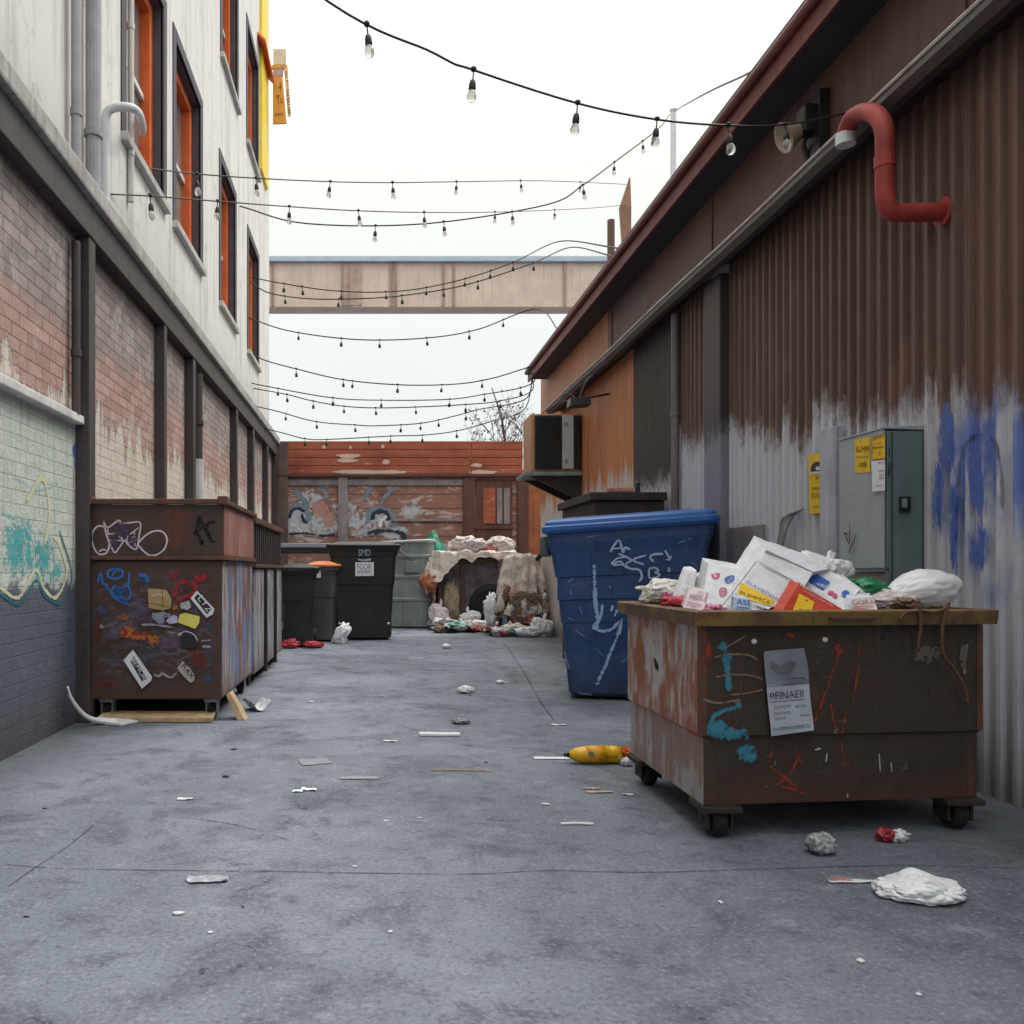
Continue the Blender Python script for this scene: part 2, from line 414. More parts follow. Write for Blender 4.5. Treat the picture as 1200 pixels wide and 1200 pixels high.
def m_corr(name, c1, c2, base, slope, white, spike=.75):
    """ribbed sheet metal wall: brown above, ragged greyish white paint below"""
    g = G(name); p = g.pos(); x, y, z = g.sep(p)
    big = g.noise(p, 1.3, 6, .7); fine = g.noise(p, 50, 4, .65)
    st = g.noise(g.comb(g.math('MULTIPLY', y, 14), g.math('MULTIPLY', z, .5), 0.0), 1.0, 6, .7)
    st2 = g.noise(g.comb(g.math('MULTIPLY', y, 4.2), g.math('MULTIPLY', z, .28), 3.0), 1.0, 3, .55)
    c = g.mix(st, c1, c2)
    c = g.mix(g.math('MULTIPLY', g.ss(big, .5, .75), .5), c, mul(c1, .6))
    c = g.mix(g.math('MULTIPLY', g.ss(g.noise(p, 8, 8, .8), .58, .72), .4), c, lin(104, 62, 44))
    wn = g.n('ShaderNodeTexWhiteNoise', noise_dimensions='1D'); g.set(wn.inputs['W'], g.math('FLOOR', g.math('DIVIDE', y, .856)))
    c = g.mix(g.math('MULTIPLY', wn.outputs[0], .35), c, mul(c1, .55))
    c = g.mix(g.math('MULTIPLY', g.ss(g.noise(g.comb(g.math('MULTIPLY', y, 2), 0.0, g.math('MULTIPLY', z, .5)), 2.0, 6, .7), .5, .7), .4), c, mul(c2, 1.35))
    seam = g.ss(g.math('ABSOLUTE', g.math('SUBTRACT', g.math('FRACT', g.math('DIVIDE', y, .856)), .5)), .488, .496)
    c = g.mix(g.math('MULTIPLY', seam, .6), c, mul(c1, .35))
    lvl = g.math('ADD', g.math('MULTIPLY', y, slope), base)
    edge = g.math('ADD', g.math('MULTIPLY', g.math('SUBTRACT', st2, .5), 2.0 * spike), g.math('MULTIPLY', g.math('SUBTRACT', st, .5), spike))
    d = g.math('SUBTRACT', g.math('ADD', lvl, edge), z)
    wf = g.ss(g.math('ADD', d, g.math('MULTIPLY', g.math('SUBTRACT', g.noise(g.map(p, (1, 1, .35)), 26, 5, .75), .5), .5)), -.06, .20)
    w = g.mix(st, mul(white, .72), mul(white, 1.12))
    w = g.mix(g.math('MULTIPLY', g.ss(g.noise(g.map(p, (1, 1, .4)), 5, 7, .75), .52, .72), .5), w, mul(white, .45))
    # blue spray near the camera end
    bl = g.ss(g.math('ADD', g.math('ABSOLUTE', g.math('SUBTRACT', y, 4.1)), g.math('MULTIPLY', g.math('ABSOLUTE', g.math('SUBTRACT', z, 1.55)), .75)), .62, .35)
    bl = g.math('MULTIPLY', bl, g.ss(g.noise(g.comb(g.math('MULTIPLY', y, 5), g.math('MULTIPLY', z, 1.5), 0.0), 1.3, 4, .6), .42, .6))
    w = g.mix(g.math('MULTIPLY', bl, .85), w, lin(78, 108, 184))
    c = g.mix(wf, c, w)
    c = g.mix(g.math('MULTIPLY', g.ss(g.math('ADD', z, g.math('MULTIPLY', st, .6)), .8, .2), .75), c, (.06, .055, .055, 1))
    r = g.ss(wf, 0, 1, .55, .6)
    return g.done(c, r, g.bump(g.math('ADD', fine, st), .12, .01), 0, .45)
def m_ground():
    g = G('asphalt'); p = g.pos(); x, y, z = g.sep(p)
    big = g.noise(p, .55, 5, .6, .3); med = g.noise(p, 1.7, 8, .72, .5); m2 = g.noise(g.map(p, (1, 1, 1), (11, 4, 2)), 5.5, 7, .75, .3)
    fine = g.noise(p, 60, 4, .75); grit = g.noise(p, 190, 2, .6); agg = g.vor(p, 130)
    c = g.mix(g.ss(big, .3, .7), lin(98, 105, 117), lin(134, 141, 154))
    c = g.mix(g.math('MULTIPLY', g.ss(med, .48, .64), .6), c, lin(68, 73, 83))
    c = g.mix(g.math('MULTIPLY', g.ss(m2, .53, .66), .55), c, lin(66, 70, 79))
    c = g.mix(g.math('MULTIPLY', g.ss(m2, .45, .32), .5), c, lin(150, 156, 168))
    # old oil stains and a few worn pale spots
    st = g.noise(g.map(p, (1, 1, 1), (3, 9, 0)), 1.1, 4, .55)
    c = g.mix(g.math('MULTIPLY', g.ss(st, .64, .72), .55), c, lin(58, 60, 66))
    # wheel scuffs running along the alley
    ty = g.noise(g.map(p, (7, .35, 1)), 1.0, 5, .7)
    c = g.mix(g.math('MULTIPLY', g.math('MULTIPLY', g.ss(ty, .56, .7), g.ss(med, .4, .6)), .3), c, lin(70, 73, 80))
    c = g.mix(g.math('MULTIPLY', g.ss(fine, .52, .66), .6), c, lin(68, 71, 79))
    c = g.mix(g.math('MULTIPLY', g.ss(fine, .46, .34), .5), c, lin(166, 170, 178))
    c = g.mix(g.math('MULTIPLY', g.ss(agg, .16, .06), .4), c, lin(172, 174, 180))
    c = g.mix(g.math('MULTIPLY', g.ss(grit, .6, .7), .4), c, lin(50, 52, 58))
    # hairline cracks
    vn = g.n('ShaderNodeTexNoise'); g.set(vn.inputs['Vector'], p); vn.inputs['Scale'].default_value = 1.9; vn.inputs['Detail'].default_value = 8; vn.inputs['Roughness'].default_value = .65
    off = g.n('ShaderNodeVectorMath', operation='SCALE'); g.set(off.inputs[0], vn.outputs[1]); off.inputs['Scale'].default_value = .9
    add = g.n('ShaderNodeVectorMath', operation='ADD'); g.set(add.inputs[0], g.map(p, (.55, .9, 1))); g.set(add.inputs[1], off.outputs[0])
    cr = g.vor(add.outputs[0], .75, 'DISTANCE_TO_EDGE')
    cf = g.math('MULTIPLY', g.ss(cr, .005, .001), g.ss(med, .54, .62))
    c = g.mix(g.math('MULTIPLY', cf, .75), c, (.025, .025, .028, 1))
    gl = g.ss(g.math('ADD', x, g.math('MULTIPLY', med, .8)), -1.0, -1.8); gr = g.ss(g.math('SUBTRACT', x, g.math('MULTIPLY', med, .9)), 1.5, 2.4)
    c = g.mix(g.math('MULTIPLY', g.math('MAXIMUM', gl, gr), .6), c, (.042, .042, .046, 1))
    r = g.ss(m2, .3, .7, .5, .75)
    hgt = g.math('ADD', g.math('ADD', g.math('MULTIPLY', fine, .8), g.math('MULTIPLY', grit, .5)), g.math('MULTIPLY', cf, -1.5))
    return g.done(c, r, g.bump(hgt, .55, .010, g.bump(med, .2, .03)), 0, .35)
def m_planks(name, c1, c2, peel, amt, axis=2, row=.13):
    g = G(name); p = g.pos(); x, y, z = g.sep(p)
    gr = g.noise(g.comb(g.math('MULTIPLY', x, 1.2), 0.0, g.math('MULTIPLY', z, 14)), 1.2, 7, .7)
    big = g.noise(p, 1.4, 5, .6); fine = g.noise(p, 30, 5, .7)
    c = g.mix(gr, c1, c2); c = g.mix(g.math('MULTIPLY', g.ss(big, .45, .7), .6), c, mul(c1, .6))
    pl = g.noise(g.comb(g.math('MULTIPLY', x, 1.4), 0.0, g.math('MULTIPLY', z, 4.2)), 1.3, 9, .75, .5)
    c = g.mix(g.ss(pl, .64 - amt * .2, .7 - amt * .15), c, peel)
    ln = g.math('FRACT', g.math('DIVIDE', z, row))
    lf = g.ss(g.math('ABSOLUTE', g.math('SUBTRACT', ln, .5)), .455, .49)
    c = g.mix(g.math('MULTIPLY', lf, .75), c, (.03, .02, .018, 1))
    return g.done(c, .75, g.bump(g.math('ADD', g.math('ADD', gr, fine), g.math('MULTIPLY', lf, -2)), .3, .01))

# ================================================================= SETTING: ground
bm = B(); S = 260
box_n = [V(-S, -S, 0), V(S, -S, 0), V(S, S, 0), V(-S, S, 0)]
bm.faces.new([bm.verts.new(q) for q in box_n])
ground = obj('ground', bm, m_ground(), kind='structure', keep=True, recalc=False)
gs = Surf((0, 0, 0), (0, 0, 1))
m_crack = paint('crack', (.025, .025, .028, 1), .6, 1.05, .9, 16, (1, 1, 1), 5.0, .55)
strokes(gs, [([(0, 1012), (60, 1017), (150, 1019), (230, 1020), (330, 1021), (430, 1023), (560, 1024), (640, 1020), (760, 1022), (900, 1018), (1060, 1014), (1200, 1018)], .009),
             ([(0, 1045), (48, 1012), (70, 998), (88, 985), (112, 965)], .008),
             ([(180, 955), (250, 962), (300, 972), (340, 985)], .007),
             ([(590, 752), (612, 785), (632, 820), (650, 845)], .012), ([(560, 832), (500, 826), (400, 822), (300, 826)], .008),
             ([(720, 905), (640, 880), (540, 872), (470, 850)], .008)], m_crack, ground, 'crack')

# ================================================================= BUILDING ON THE LEFT
left = thing('brick_building', 'tall white stucco building over a peeling brick ground floor with orange framed windows', 'building', (WL, 6, 0))
bm = B()
def vquad(bm, x, y0, y1, z0, z1, mi=0):
    f = bm.faces.new([bm.verts.new(q) for q in (V(x, y0, z0), V(x, y1, z0), V(x, y1, z1), V(x, y0, z1))]); f.material_index = mi; return f
vquad(bm, WL, -8, 18.0, 0, 3.6)
f = bm.faces.new([bm.verts.new(q) for q in (V(WL, 18, 0), V(WL - 5, 18, 0), V(WL - 5, 18, 3.6), V(WL, 18, 3.6))])
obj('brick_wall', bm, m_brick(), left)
win_lo, win_hi = (4.85, 6.8), (8.35, 10.3)
wins = [(7.35, 8.65, *win_lo), (9.2, 10.5, *win_lo), (11.9, 13.1, *win_lo), (14.5, 15.7, *win_lo), (12.0, 13.3, *win_hi), (14.4, 15.65, *win_hi)]
ys = sorted({-8, 17.4} | {w[0] for w in wins} | {w[1] for w in wins}); zs = sorted({3.6, 13.0} | {w[2] for w in wins} | {w[3] for w in wins})
bm = B()
for a, b in zip(ys, ys[1:]):
    for c, d in zip(zs, zs[1:]):
        if not any(a >= w[0] - 1e-6 and b <= w[1] + 1e-6 and c >= w[2] - 1e-6 and d <= w[3] + 1e-6 for w in wins): vquad(bm, WL, a, b, c, d)
bmesh.ops.remove_doubles(bm, verts=bm.verts, dist=1e-5)
bm.faces.new([bm.verts.new(q) for q in (V(WL, 17.4, 3.6), V(WL - 5, 17.4, 3.6), V(WL - 5, 17.4, 13), V(WL, 17.4, 13))])
bm.faces.new([bm.verts.new(q) for q in (V(WL, -8, 13), V(WL, 17.4, 13), V(WL - 5, 17.4, 13), V(WL - 5, -8, 13))])
obj('stucco_wall', bm, m_stucco(), left)
m_reveal = std('window reveal dark', lin(82, 80, 86), .8, .25, 6, 60, .3)
m_oframe = std('orange window paint', lin(226, 104, 46), .55, .15, 4, 60, .1, .3)
g = G('window glass'); n1 = g.noise(g.pos(), .9, 3)
m_glass = g.done(g.mix(n1, (.06, .07, .08, 1), (.34, .36, .37, 1)), .05, None, 0, .8)  # paler tone in the pane colour stands in for reflected sky
m_wsash = std('white sash', lin(215, 215, 212), .5, .1)
for (y0, y1, z0, z1) in wins:
    bm = B(); dp = .26; x0, x1 = WL - dp, WL
    for q in ((V(x1, y0, z0), V(x0, y0, z0), V(x0, y0, z1), V(x1, y0, z1)), (V(x1, y1, z0), V(x0, y1, z0), V(x0, y1, z1), V(x1, y1, z1)), (V(x1, y0, z1), V(x0, y0, z1), V(x0, y1, z1), V(x1, y1, z1)), (V(x1, y0, z0), V(x0, y0, z0), V(x0, y1, z0), V(x1, y1, z0))):
        bm.faces.new([bm.verts.new(p) for p in q])
    # dark trim boards around the opening, proud of the stucco
    t = .13
    box(bm, WL - .02, WL + .015, y0 - t, y0, z0 - .02, z1 + t, .004); box(bm, WL - .02, WL + .015, y1, y1 + t, z0 - .02, z1 + t, .004); box(bm, WL - .02, WL + .017, y0 + .001, y1 - .001, z1, z1 + t, .004)
    w = obj('window', bm, m_reveal, left)
    bm = B(); t = .11; fx0, fx1 = WL - .24, WL - .10
    box(bm, fx0, fx1, y1 - t, y1 - .002, z0 + .003, z1 - .003, .006); box(bm, fx0, fx1, y0 + .002, y0 + t, z0 + .003, z1 - .003, .006)
    box(bm, fx0 + .002, fx1 - .002, y0 + t, y1 - t, z1 - t, z1 - .004, .006); box(bm, fx0 + .002, fx1 - .002, y0 + t, y1 - t, z0 + .004, z0 + t, .006)
    obj('frame', bm, m_oframe, w)
    bm = B(); vquad(bm, WL - .2, y0 + t, y1 - t, z0 + t, z1 - t); obj('pane', bm, m_glass, w)
    bm = B(); mz = (z0 + z1) / 2; my = (y0 + y1) / 2
    box(bm, WL - .198, WL - .16, y0 + t, y1 - t, mz - .03, mz + .03, .004); box(bm, WL - .197, WL - .165, my - .02, my + .02, z0 + t, mz - .031, .004); box(bm, WL - .197, WL - .165, my - .02, my + .02, mz + .031, z1 - t, .004)
    obj('sash', bm, m_wsash, w)
    bm = B(); box(bm, WL - .1, WL + .06, y0 - .12, y1 + .12, z0 - .1, z0 - .022, .01); obj('sill', bm, std('sill concrete', lin(186, 184, 180), .85, .15, 5, 60, .2, .3), w)
# cornice: pale cap over a dark steel beam
bm = B(); box(bm, WL - .05, WL + .16, -8, 17.95, 3.74, 3.88, .02); obj('ledge', bm, std('ledge grey', lin(168, 165, 162), .85, .22, 3, 60, .3, .6, .4, (.16, .15, .14, 1)), left)
bm = B(); box(bm, WL - .05, WL + .11, -8, 17.9, 3.5, 3.737, .01); obj('beam', bm, std('dark beam', lin(66, 60, 61), .65, .3, 4, 60, .2, .5), left)
m_pil = std('dark pilaster', lin(66, 58, 60), .6, .3, 4, 60, .25, .5, .3, rust=.2, rustcol=(.08, .04, .03, 1))
for y, hw in ((6.2, .07), (8.38, .055), (9.72, .07), (12.75, .07), (14.5, .09), (16.4, .08), (17.85, .08)):
    bm = B(); box(bm, WL - .03, WL + .1, y - hw, y + hw, 0, 3.498, .008); obj('pilaster', bm, m_pil, left)
m_pipe = std('grey pipe', lin(150, 148, 152), .5, .2, 4, 60, .1, .4)
def vpipe(y, x, r, z0, z1, m, par=left, name='downpipe', brackets=True):
    bm = B(); tube(bm, [V(x, y, z0), V(x, y, z1)], r, 14)
    if brackets:
        k = z0 + .4
        while k < z1:
            tube(bm, [V(x, y, k), V(x, y, k + .05)], r * 1.22, 14); k += 1.1
    return obj(name, bm, m, par)
for y, x, r, z0, z1, m in ((5.98, WL + .06, .035, 3.882, 13, m_pipe), (6.28, WL + .08, .055, 3.882, 13, m_pipe), (7.42, WL + .03, .028, 4.3, 12, std('pale conduit', lin(196, 192, 188), .6, .1)),
                          (10.02, WL + .07, .06, 2.4, 3.40, m_pil), (10.02, WL + .07, .075, 0, 2.398, std('white pipe guard', lin(196, 196, 196), .6, .15, 5, 60, .2, .5)), (6.0, WL + .05, .03, 2.2, 3.41, m_pil)):
    vpipe(y, x, r, z0, z1, m)
bm = B(); tube(bm, catmull([V(-2.1, 6.66, 3.883), V(-2.1, 6.66, 4.45), V(-2.1, 6.66, 4.62), V(-2.07, 6.66, 4.69), V(-2.0, 6.67, 4.72), V(-1.92, 6.7, 4.73), V(-1.9, 6.8, 4.76), V(-1.98, 7.2, 4.93), V(-2.12, 7.8, 5.15), V(-2.18, 8.0, 5.2)], 6), .034, 14)
obj('vent_pipe', bm, m_whitepaint, left, True)
bm = B(); box(bm, WL - .03, WL + .07, -8, 6.12, 2.14, 2.2, .01); obj('string_course', bm, std('white course', lin(206, 204, 204), .8, .15, 4, 60, .3, .3), left)
bm = B(); box(bm, WL - .03, WL + .05, 15.95, 16.85, 8.6, 12.9, .01); obj('yellow_panel', bm, std('yellow wall paint', lin(240, 208, 30), .5, .1, 4, 60, .1, .2), left)
bm = B(); hexa(bm, [V(WL, 15.6, 10.9), V(WL + .16, 15.6, 10.75), V(WL + .16, 17.0, 10.75), V(WL, 17.0, 10.9), V(WL, 15.6, 10.96), V(WL + .16, 15.6, 10.81), V(WL + .16, 17.0, 10.81), V(WL, 17.0, 10.96)], .008); obj('awning', bm, m_oframe, left)
# graffiti on the near bay
ls = Surf((WL, 0, 0), (1, 0, 0))
blobs(ls, [(50, 656, 16, 34, 10), (22, 640, 24, 42), (66, 672, 9, 18, 20)], paint('teal spray', lin(74, 176, 184), .9, .95, amp=4.2, top=.85), left)
strokes(ls, [([(2, 600), (26, 612), (40, 640), (36, 676)], .04), ([(46, 620), (60, 640), (56, 668)], .03), ([(20, 560), (44, 574), (70, 566)], .03)], paint('pale cyan spray', lin(150, 206, 210), .8, .95), left, crisp=False)
strokes(ls, [([(0, 688), (22, 700), (42, 668), (52, 690), (66, 700), (78, 672), (70, 640), (62, 628)], .035), ([(30, 590), (50, 560), (58, 600), (52, 640)], .05)], paint('cream spray', lin(214, 214, 176), .35, 1.3), left, crisp=False)
strokes(ls, [([(0, 696), (24, 708), (42, 680), (54, 700), (74, 706), (84, 672), (70, 622)], .02)], paint('teal dark line', lin(30, 110, 130), .3, 1.3), left)
blobs(ls, [(91, 528, 6, 12), (92, 545, 5, 8)], paint('blue spray', lin(58, 112, 190), .35, 1.4), left)
strokes(ls, [([(111, 570), (112, 600), (111, 640)], .02)], paint('orange drip', lin(220, 140, 70), .35, 1.2), left)

# ================================================================= WAREHOUSE ON THE RIGHT
right = thing('warehouse', 'long brown corrugated metal warehouse with a sagging gutter and white paint along its foot', 'building', (WR, 6, 0))
def corrugated(y0, y1, z0, z1, m, pitch=.107, dep=.027, x=WR, name='wall_panel'):
    bm = B(); prof = []; y = y0
    while y < y1 - 1e-6:
        for f, dx in ((0, 0), (.58, 0), (.66, -dep), (.92, -dep)): 
            if y + f * pitch < y1: prof.append((y + f * pitch, x + dx))
        y += pitch
    prof.append((y1, x))
    a = [bm.verts.new(V(xx, yy, z0)) for yy, xx in prof]; b = [bm.verts.new(V(xx, yy, z1)) for yy, xx in prof]
    for i in range(len(prof) - 1): bm.faces.new((a[i], a[i + 1], b[i + 1], b[i]))
    return obj(name, bm, m, right, recalc=False)
white = lin(200, 201, 209)
m_c1 = m_corr('brown ribbed steel', lin(92, 68, 59), lin(124, 95, 82), 1.66, .085, white, .5)
m_c2 = m_corr('dark ribbed steel', lin(72, 62, 62), lin(86, 75, 74), 2.08, 0.0, white, .12)
m_c3 = m_corr('orange ribbed steel', lin(172, 108, 70), lin(204, 136, 94), 2.2, .01, lin(200, 190, 184), .5)
ZG = 3.78
corrugated(-8, 7.17, 0, 3.78, m_c1)
corrugated(7.52, 8.43, 0, 3.78, m_c1)
corrugated(8.43, 9.87, 0, 3.78, m_c2, .06, .008)
corrugated(9.87, 15.4, 0, 3.78, m_c3, .12, .007)
bm = B(); vquad(bm, WR + .003, 11.0, 15.4, 3.78, 4.6); obj('upper_wall', bm, m_c3, right)
bm = B(); vquad(bm, WR + .002, -8, 11.0, 3.78, 4.6)
m_upw = std('brown sheet upper', lin(104, 74, 66), .6, .25, 2, 50, .15, .5, .3)
obj('upper_wall', bm, m_upw, right)
bm = B(); bm.faces.new([bm.verts.new(q) for q in (V(WR, 15.4, 0), V(8, 15.4, 0), V(8, 15.4, 5.6), V(WR, 15.4, 4.5))]); obj('end_wall', bm, m_c3, right)
for yy in (4.35, 7.6, 10.8):
    bm = B(); box(bm, WR - .012, WR + .001, yy - .03, yy + .03, 3.8, 4.42, .003); obj('batten', bm, m_upw, right)
# lower canopy and gutter
m_gut = std('canopy dark', lin(58, 44, 40), .6, .3, 4, 50, .2, .4)
bm = B(); hexa(bm, [V(2.83, -8, 3.61), V(WR + .01, -8, 3.67), V(WR + .01, 13.75, 3.67), V(2.83, 13.75, 3.61), V(2.83, -8, 3.65), V(WR + .01, -8, 3.77), V(WR + .01, 13.75, 3.77), V(2.83, 13.75, 3.65)], .004); obj('canopy', bm, m_gut, right)
m_gedge = std('gutter edge pale', lin(196, 186, 180), .4, .2, 5, 50, .1, .4)
bm = B(); 
pr = [(2.835, 3.705), (2.78, 3.705), (2.765, 3.645), (2.79, 3.595), (2.83, 3.585)]
rows = [[bm.verts.new(V(x, y, z + .006 * math.sin(y * 1.7))) for x, z in pr] for y in [-8 + .25 * k for k in range(88)]]
for a, b in zip(rows, rows[1:]):
    for k in range(4): bm.faces.new((a[k], a[k + 1], b[k + 1], b[k]))
obj('gutter', bm, m_gut, right)
bm = B(); tube(bm, [V(2.778, -8 + .25 * k, 3.711 + .006 * math.sin((-8 + .25 * k) * 1.7)) for k in range(88)], .012, 6); obj('gutter_lip', bm, m_gedge, right)
# upper roof: soffit, fascia, sloping sheet
m_fas = std('red brown fascia', lin(112, 58, 52), .55, .25, 3, 50, .15, .4)
bm = B(); hexa(bm, [V(2.72, -8, 4.43), V(WR + .3, -8, 4.43), V(WR + .3, 14.9, 4.43), V(2.72, 14.9, 4.43), V(2.72, -8, 4.46), V(WR + .3, -8, 4.52), V(WR + .3, 14.9, 4.52), V(2.72, 14.9, 4.46)]); obj('soffit', bm, std('soffit dark', lin(60, 58, 64), .7, .2), right)
bm = B(); box(bm, 2.69, 2.719, -8, 15.0, 4.40, 4.56, .006); tube(bm, [V(2.665, -8, 4.56), V(2.665, 15.0, 4.56)], .035, 10); obj('fascia', bm, m_fas, right)
bm = B(); hexa(bm, [V(2.66, -8, 4.6), V(8, -8, 5.9), V(8, 15.05, 5.9), V(2.66, 15.05, 4.6), V(2.66, -8, 4.63), V(8, -8, 5.93), V(8, 15.05, 5.93), V(2.66, 15.05, 4.63)]); obj('roof', bm, m_gut, right)
# pillar, panel, strip
m_pl = m_corr('pillar paint', lin(56, 50, 52), lin(70, 62, 62), 1.72, .08, lin(128, 130, 142), .25)
bm = B(); box(bm, 2.9, WR + .04, 7.17, 7.52, 0, 3.6, .012); obj('pillar', bm, m_pl, right)
bm = B(); box(bm, 2.955, 2.978, 6.5, 7.165, 0, 1.45, .006); obj('kick_panel', bm, std('plain grey sheet', lin(128, 122, 130), .55, .15, 3, 60, .1, .35, .25), right)
bm = B(); box(bm, 2.93, 2.979, 5.42, 5.62, 0, 2.02, .006); obj('cover_strip', bm, std('pale strip', lin(172, 176, 188), .5, .15, 4, 60, .1, .5, .3), right)
vpipe(8.32, 2.93, .038, 0, 3.6, std('warehouse downpipe', lin(112, 104, 106), .5, .2, 4, 60, .1, .4), right)
bm = B()
for k in range(3):
    tube(bm, catmull([V(2.97 - k * .012, 5.98 - k * .05, 1.52), V(2.93 - k * .012, 6.0 + .03 * k, 1.47), V(2.91, 6.06 + .03 * k, 1.36), V(2.905, 6.14 + .03 * k, 1.1), V(2.91, 6.2 + .03 * k, .6), V(2.91, 6.2 + .03 * k, 0.02)], 6), .014, 8)
obj('conduit', bm, m_pipe, right, True)

# black arch shape sprayed on blue patch
rs = Surf((WR - .029, 0, 0), (-1, 0, 0))
blobs(rs, [(1108, 520, 14, 50), (1100, 580, 10, 60), (1146, 560, 22, 70), (1150, 640, 18, 40), (1118, 610, 9, 70)], paint('blue soft spray', lin(70, 102, 184), .7, .95, scale=14, drag=(1, 2.2, .35), amp=3.2, top=.8), right)
strokes(rs, [([(1120, 640), (1122, 580), (1128, 530), (1142, 512), (1160, 512), (1172, 540), (1176, 600)], .045)], paint('dark soft spray', lin(48, 50, 62), .7, .9, scale=14, drag=(1, 2, .5), amp=3.4, top=.5), right, crisp=False)

# ================================================================= FENCE ACROSS THE END
fence = thing('board_fence', 'rusty red boarded fence with graffiti panels closing the end of the alley', 'fence', (.4, 18.1, 0))
YF = 18.1; FX0, FX1 = -2.12, 5.2
def fx(px): return (px - VX) / F * YF
def fz(py): return H + (VY - py) / F * YF
m_f1 = m_planks('red boards', lin(146, 74, 54), lin(188, 104, 76), lin(206, 160, 138), .2)
m_f2 = m_planks('red grey panel', lin(132, 92, 80), lin(170, 126, 110), lin(196, 180, 174), .6, row=.3)
m_f3 = std('brown fence frame', lin(96, 64, 54), .7, .3, 3, 50, .3, .5, .3)
m_f4 = std('weathered grey post', lin(140, 132, 134), .8, .25, 4, 50, .3, .5)
bm = B(); nb = 4; zt, zb = fz(518), fz(556)
for k in range(nb):
    for (a, b) in ((fx(338), fx(552)), (fx(552), fx(612))):
        box(bm, a + .004, b - .004, YF - .1 + .004 * (k % 2), YF + .02, zb + (zt - zb) * k / nb + .006, zb + (zt - zb) * (k + 1) / nb - .006 + .01 * (k == nb - 1), .006)
obj('top_boards', bm, m_f1, fence)
bm = B(); box(bm, FX0, fx(338), YF - .12, YF + .03, 0, zt, .01); obj('end_board', bm, std('grey end board', lin(104, 84, 82), .7, .3, 3, 50, .3, .5), fence)
bm = B(); box(bm, FX0, FX1, YF - .13, YF + .02, zb - .06, zb, .01); obj('rail', bm, m_f3, fence)
bm = B(); box(bm, FX0, FX1, YF - .02, YF + .03, 0, zb - .06, 0); obj('panel', bm, m_f2, fence)
bm = B(); box(bm, fx(322), fx(552), YF - .06, YF - .021, fz(569), fz(562), .006); box(bm, fx(460), fx(546), YF - .06, YF - .021, fz(611), fz(608), .004); obj('rail', bm, m_f4, fence)
for p, w in ((402, .1), (320, .08), (549, .12), (612, .12)):
    bm = B(); box(bm, fx(p) - w, fx(p) + w, YF - .1, YF - .0215, 0, zb - .062, .01); obj('post', bm, m_f4 if p == 402 else m_f3, fence)
bm = B(); box(bm, fx(558), fx(600), YF - .05, YF - .021, 0, fz(563), .004)
box(bm, fx(556), fx(601), YF - .07, YF - .051, fz(620), fz(616), .004); dr = obj('door', bm, m_f3, fence)
bm = B(); box(bm, fx(566), fx(580), YF - .066, YF - .0505, fz(614), fz(572), .004); obj('door_panel', bm, m_f1, dr)
bm = B(); box(bm, fx(582), fx(588), YF - .066, YF - .0505, fz(614), fz(572), .004); box(bm, fx(590), fx(597), YF - .064, YF - .0505, fz(614), fz(572), .004); obj('door_panel', bm, m_f4, dr)
bm = B(); box(bm, fx(616), FX1, YF - .06, YF + .04, 0, zt, .01); obj('end_board', bm, std('orange end board', lin(164, 98, 66), .7, .3, 3, 50, .3, .5), fence)
fs = Surf((0, YF - .02, 0), (0, -1, 0)); fs.zoom(310, 420, .275)
blobs(fs, [(135, 700, 60, 60), (400, 690, 70, 60), (500, 690, 60, 45), (90, 740, 50, 25), (370, 640, 40, 40), (240, 720, 55, 50), (430, 740, 80, 25), (300, 650, 40, 50), (150, 700, 90, 70), (440, 700, 110, 70), (260, 700, 90, 60), (560, 740, 60, 40), (620, 640, 50, 60), (190, 590, 60, 40)], paint('pale spray wall', lin(200, 204, 212), .6, .8, scale=10, amp=4.5), fence)
blobs(fs, [(240, 640, 40, 40), (275, 690, 35, 40)], paint('pink spray wall', lin(196, 150, 140), .35, 1.2, scale=9), fence)
strokes(fs, [([(130, 560), (160, 600), (185, 635)], .16), ([(235, 520), (250, 555), (265, 600)], .14), ([(420, 610), (440, 570), (460, 545)], .13), ([(490, 625), (520, 585), (555, 548)], .14), ([(95, 690), (98, 650), (130, 628), (170, 640), (190, 680), (160, 695)], .12), ([(440, 700), (445, 660), (480, 640), (530, 650), (555, 690), (550, 720)], .16)], paint('grey blue spray', lin(130, 150, 166), .3, 1.3, scale=9), fence, crisp=False)
strokes(fs, [([(105, 680), (115, 650), (145, 640), (170, 655)], .1), ([(455, 690), (470, 660), (510, 655), (535, 690)], .15), ([(160, 660), (165, 690), (185, 700)], .08), ([(440, 745), (500, 735), (580, 745), (600, 775)], .12), ([(100, 750), (170, 745), (250, 755), (300, 750)], .07)], paint('navy spray', lin(46, 58, 78), .3, 1.2, scale=9), fence, crisp=False)
strokes(fs, [([(490, 720), (500, 690), (520, 670)], .1), ([(110, 700), (140, 720), (160, 740)], .1)], paint('white hot spray', lin(232, 234, 236), .3, 1.2, scale=9), fence, crisp=False)
fs2 = Surf((0, YF - .1, 0), (0, -1, 0)); fs2.zoom(310, 420, .275)
blobs(fs2, [(254, 377, 10, 10), (366, 378, 8, 9), (504, 375, 9, 9), (516, 441, 20, 12), (455, 484, 190, 11), (360, 415, 60, 10), (350, 435, 50, 9), (930, 485, 75, 11), (90, 484, 14, 14), (905, 455, 25, 10)], paint('peeled patch', lin(222, 196, 182), .3, 1.5, scale=11), fence, 'peeled_paint')

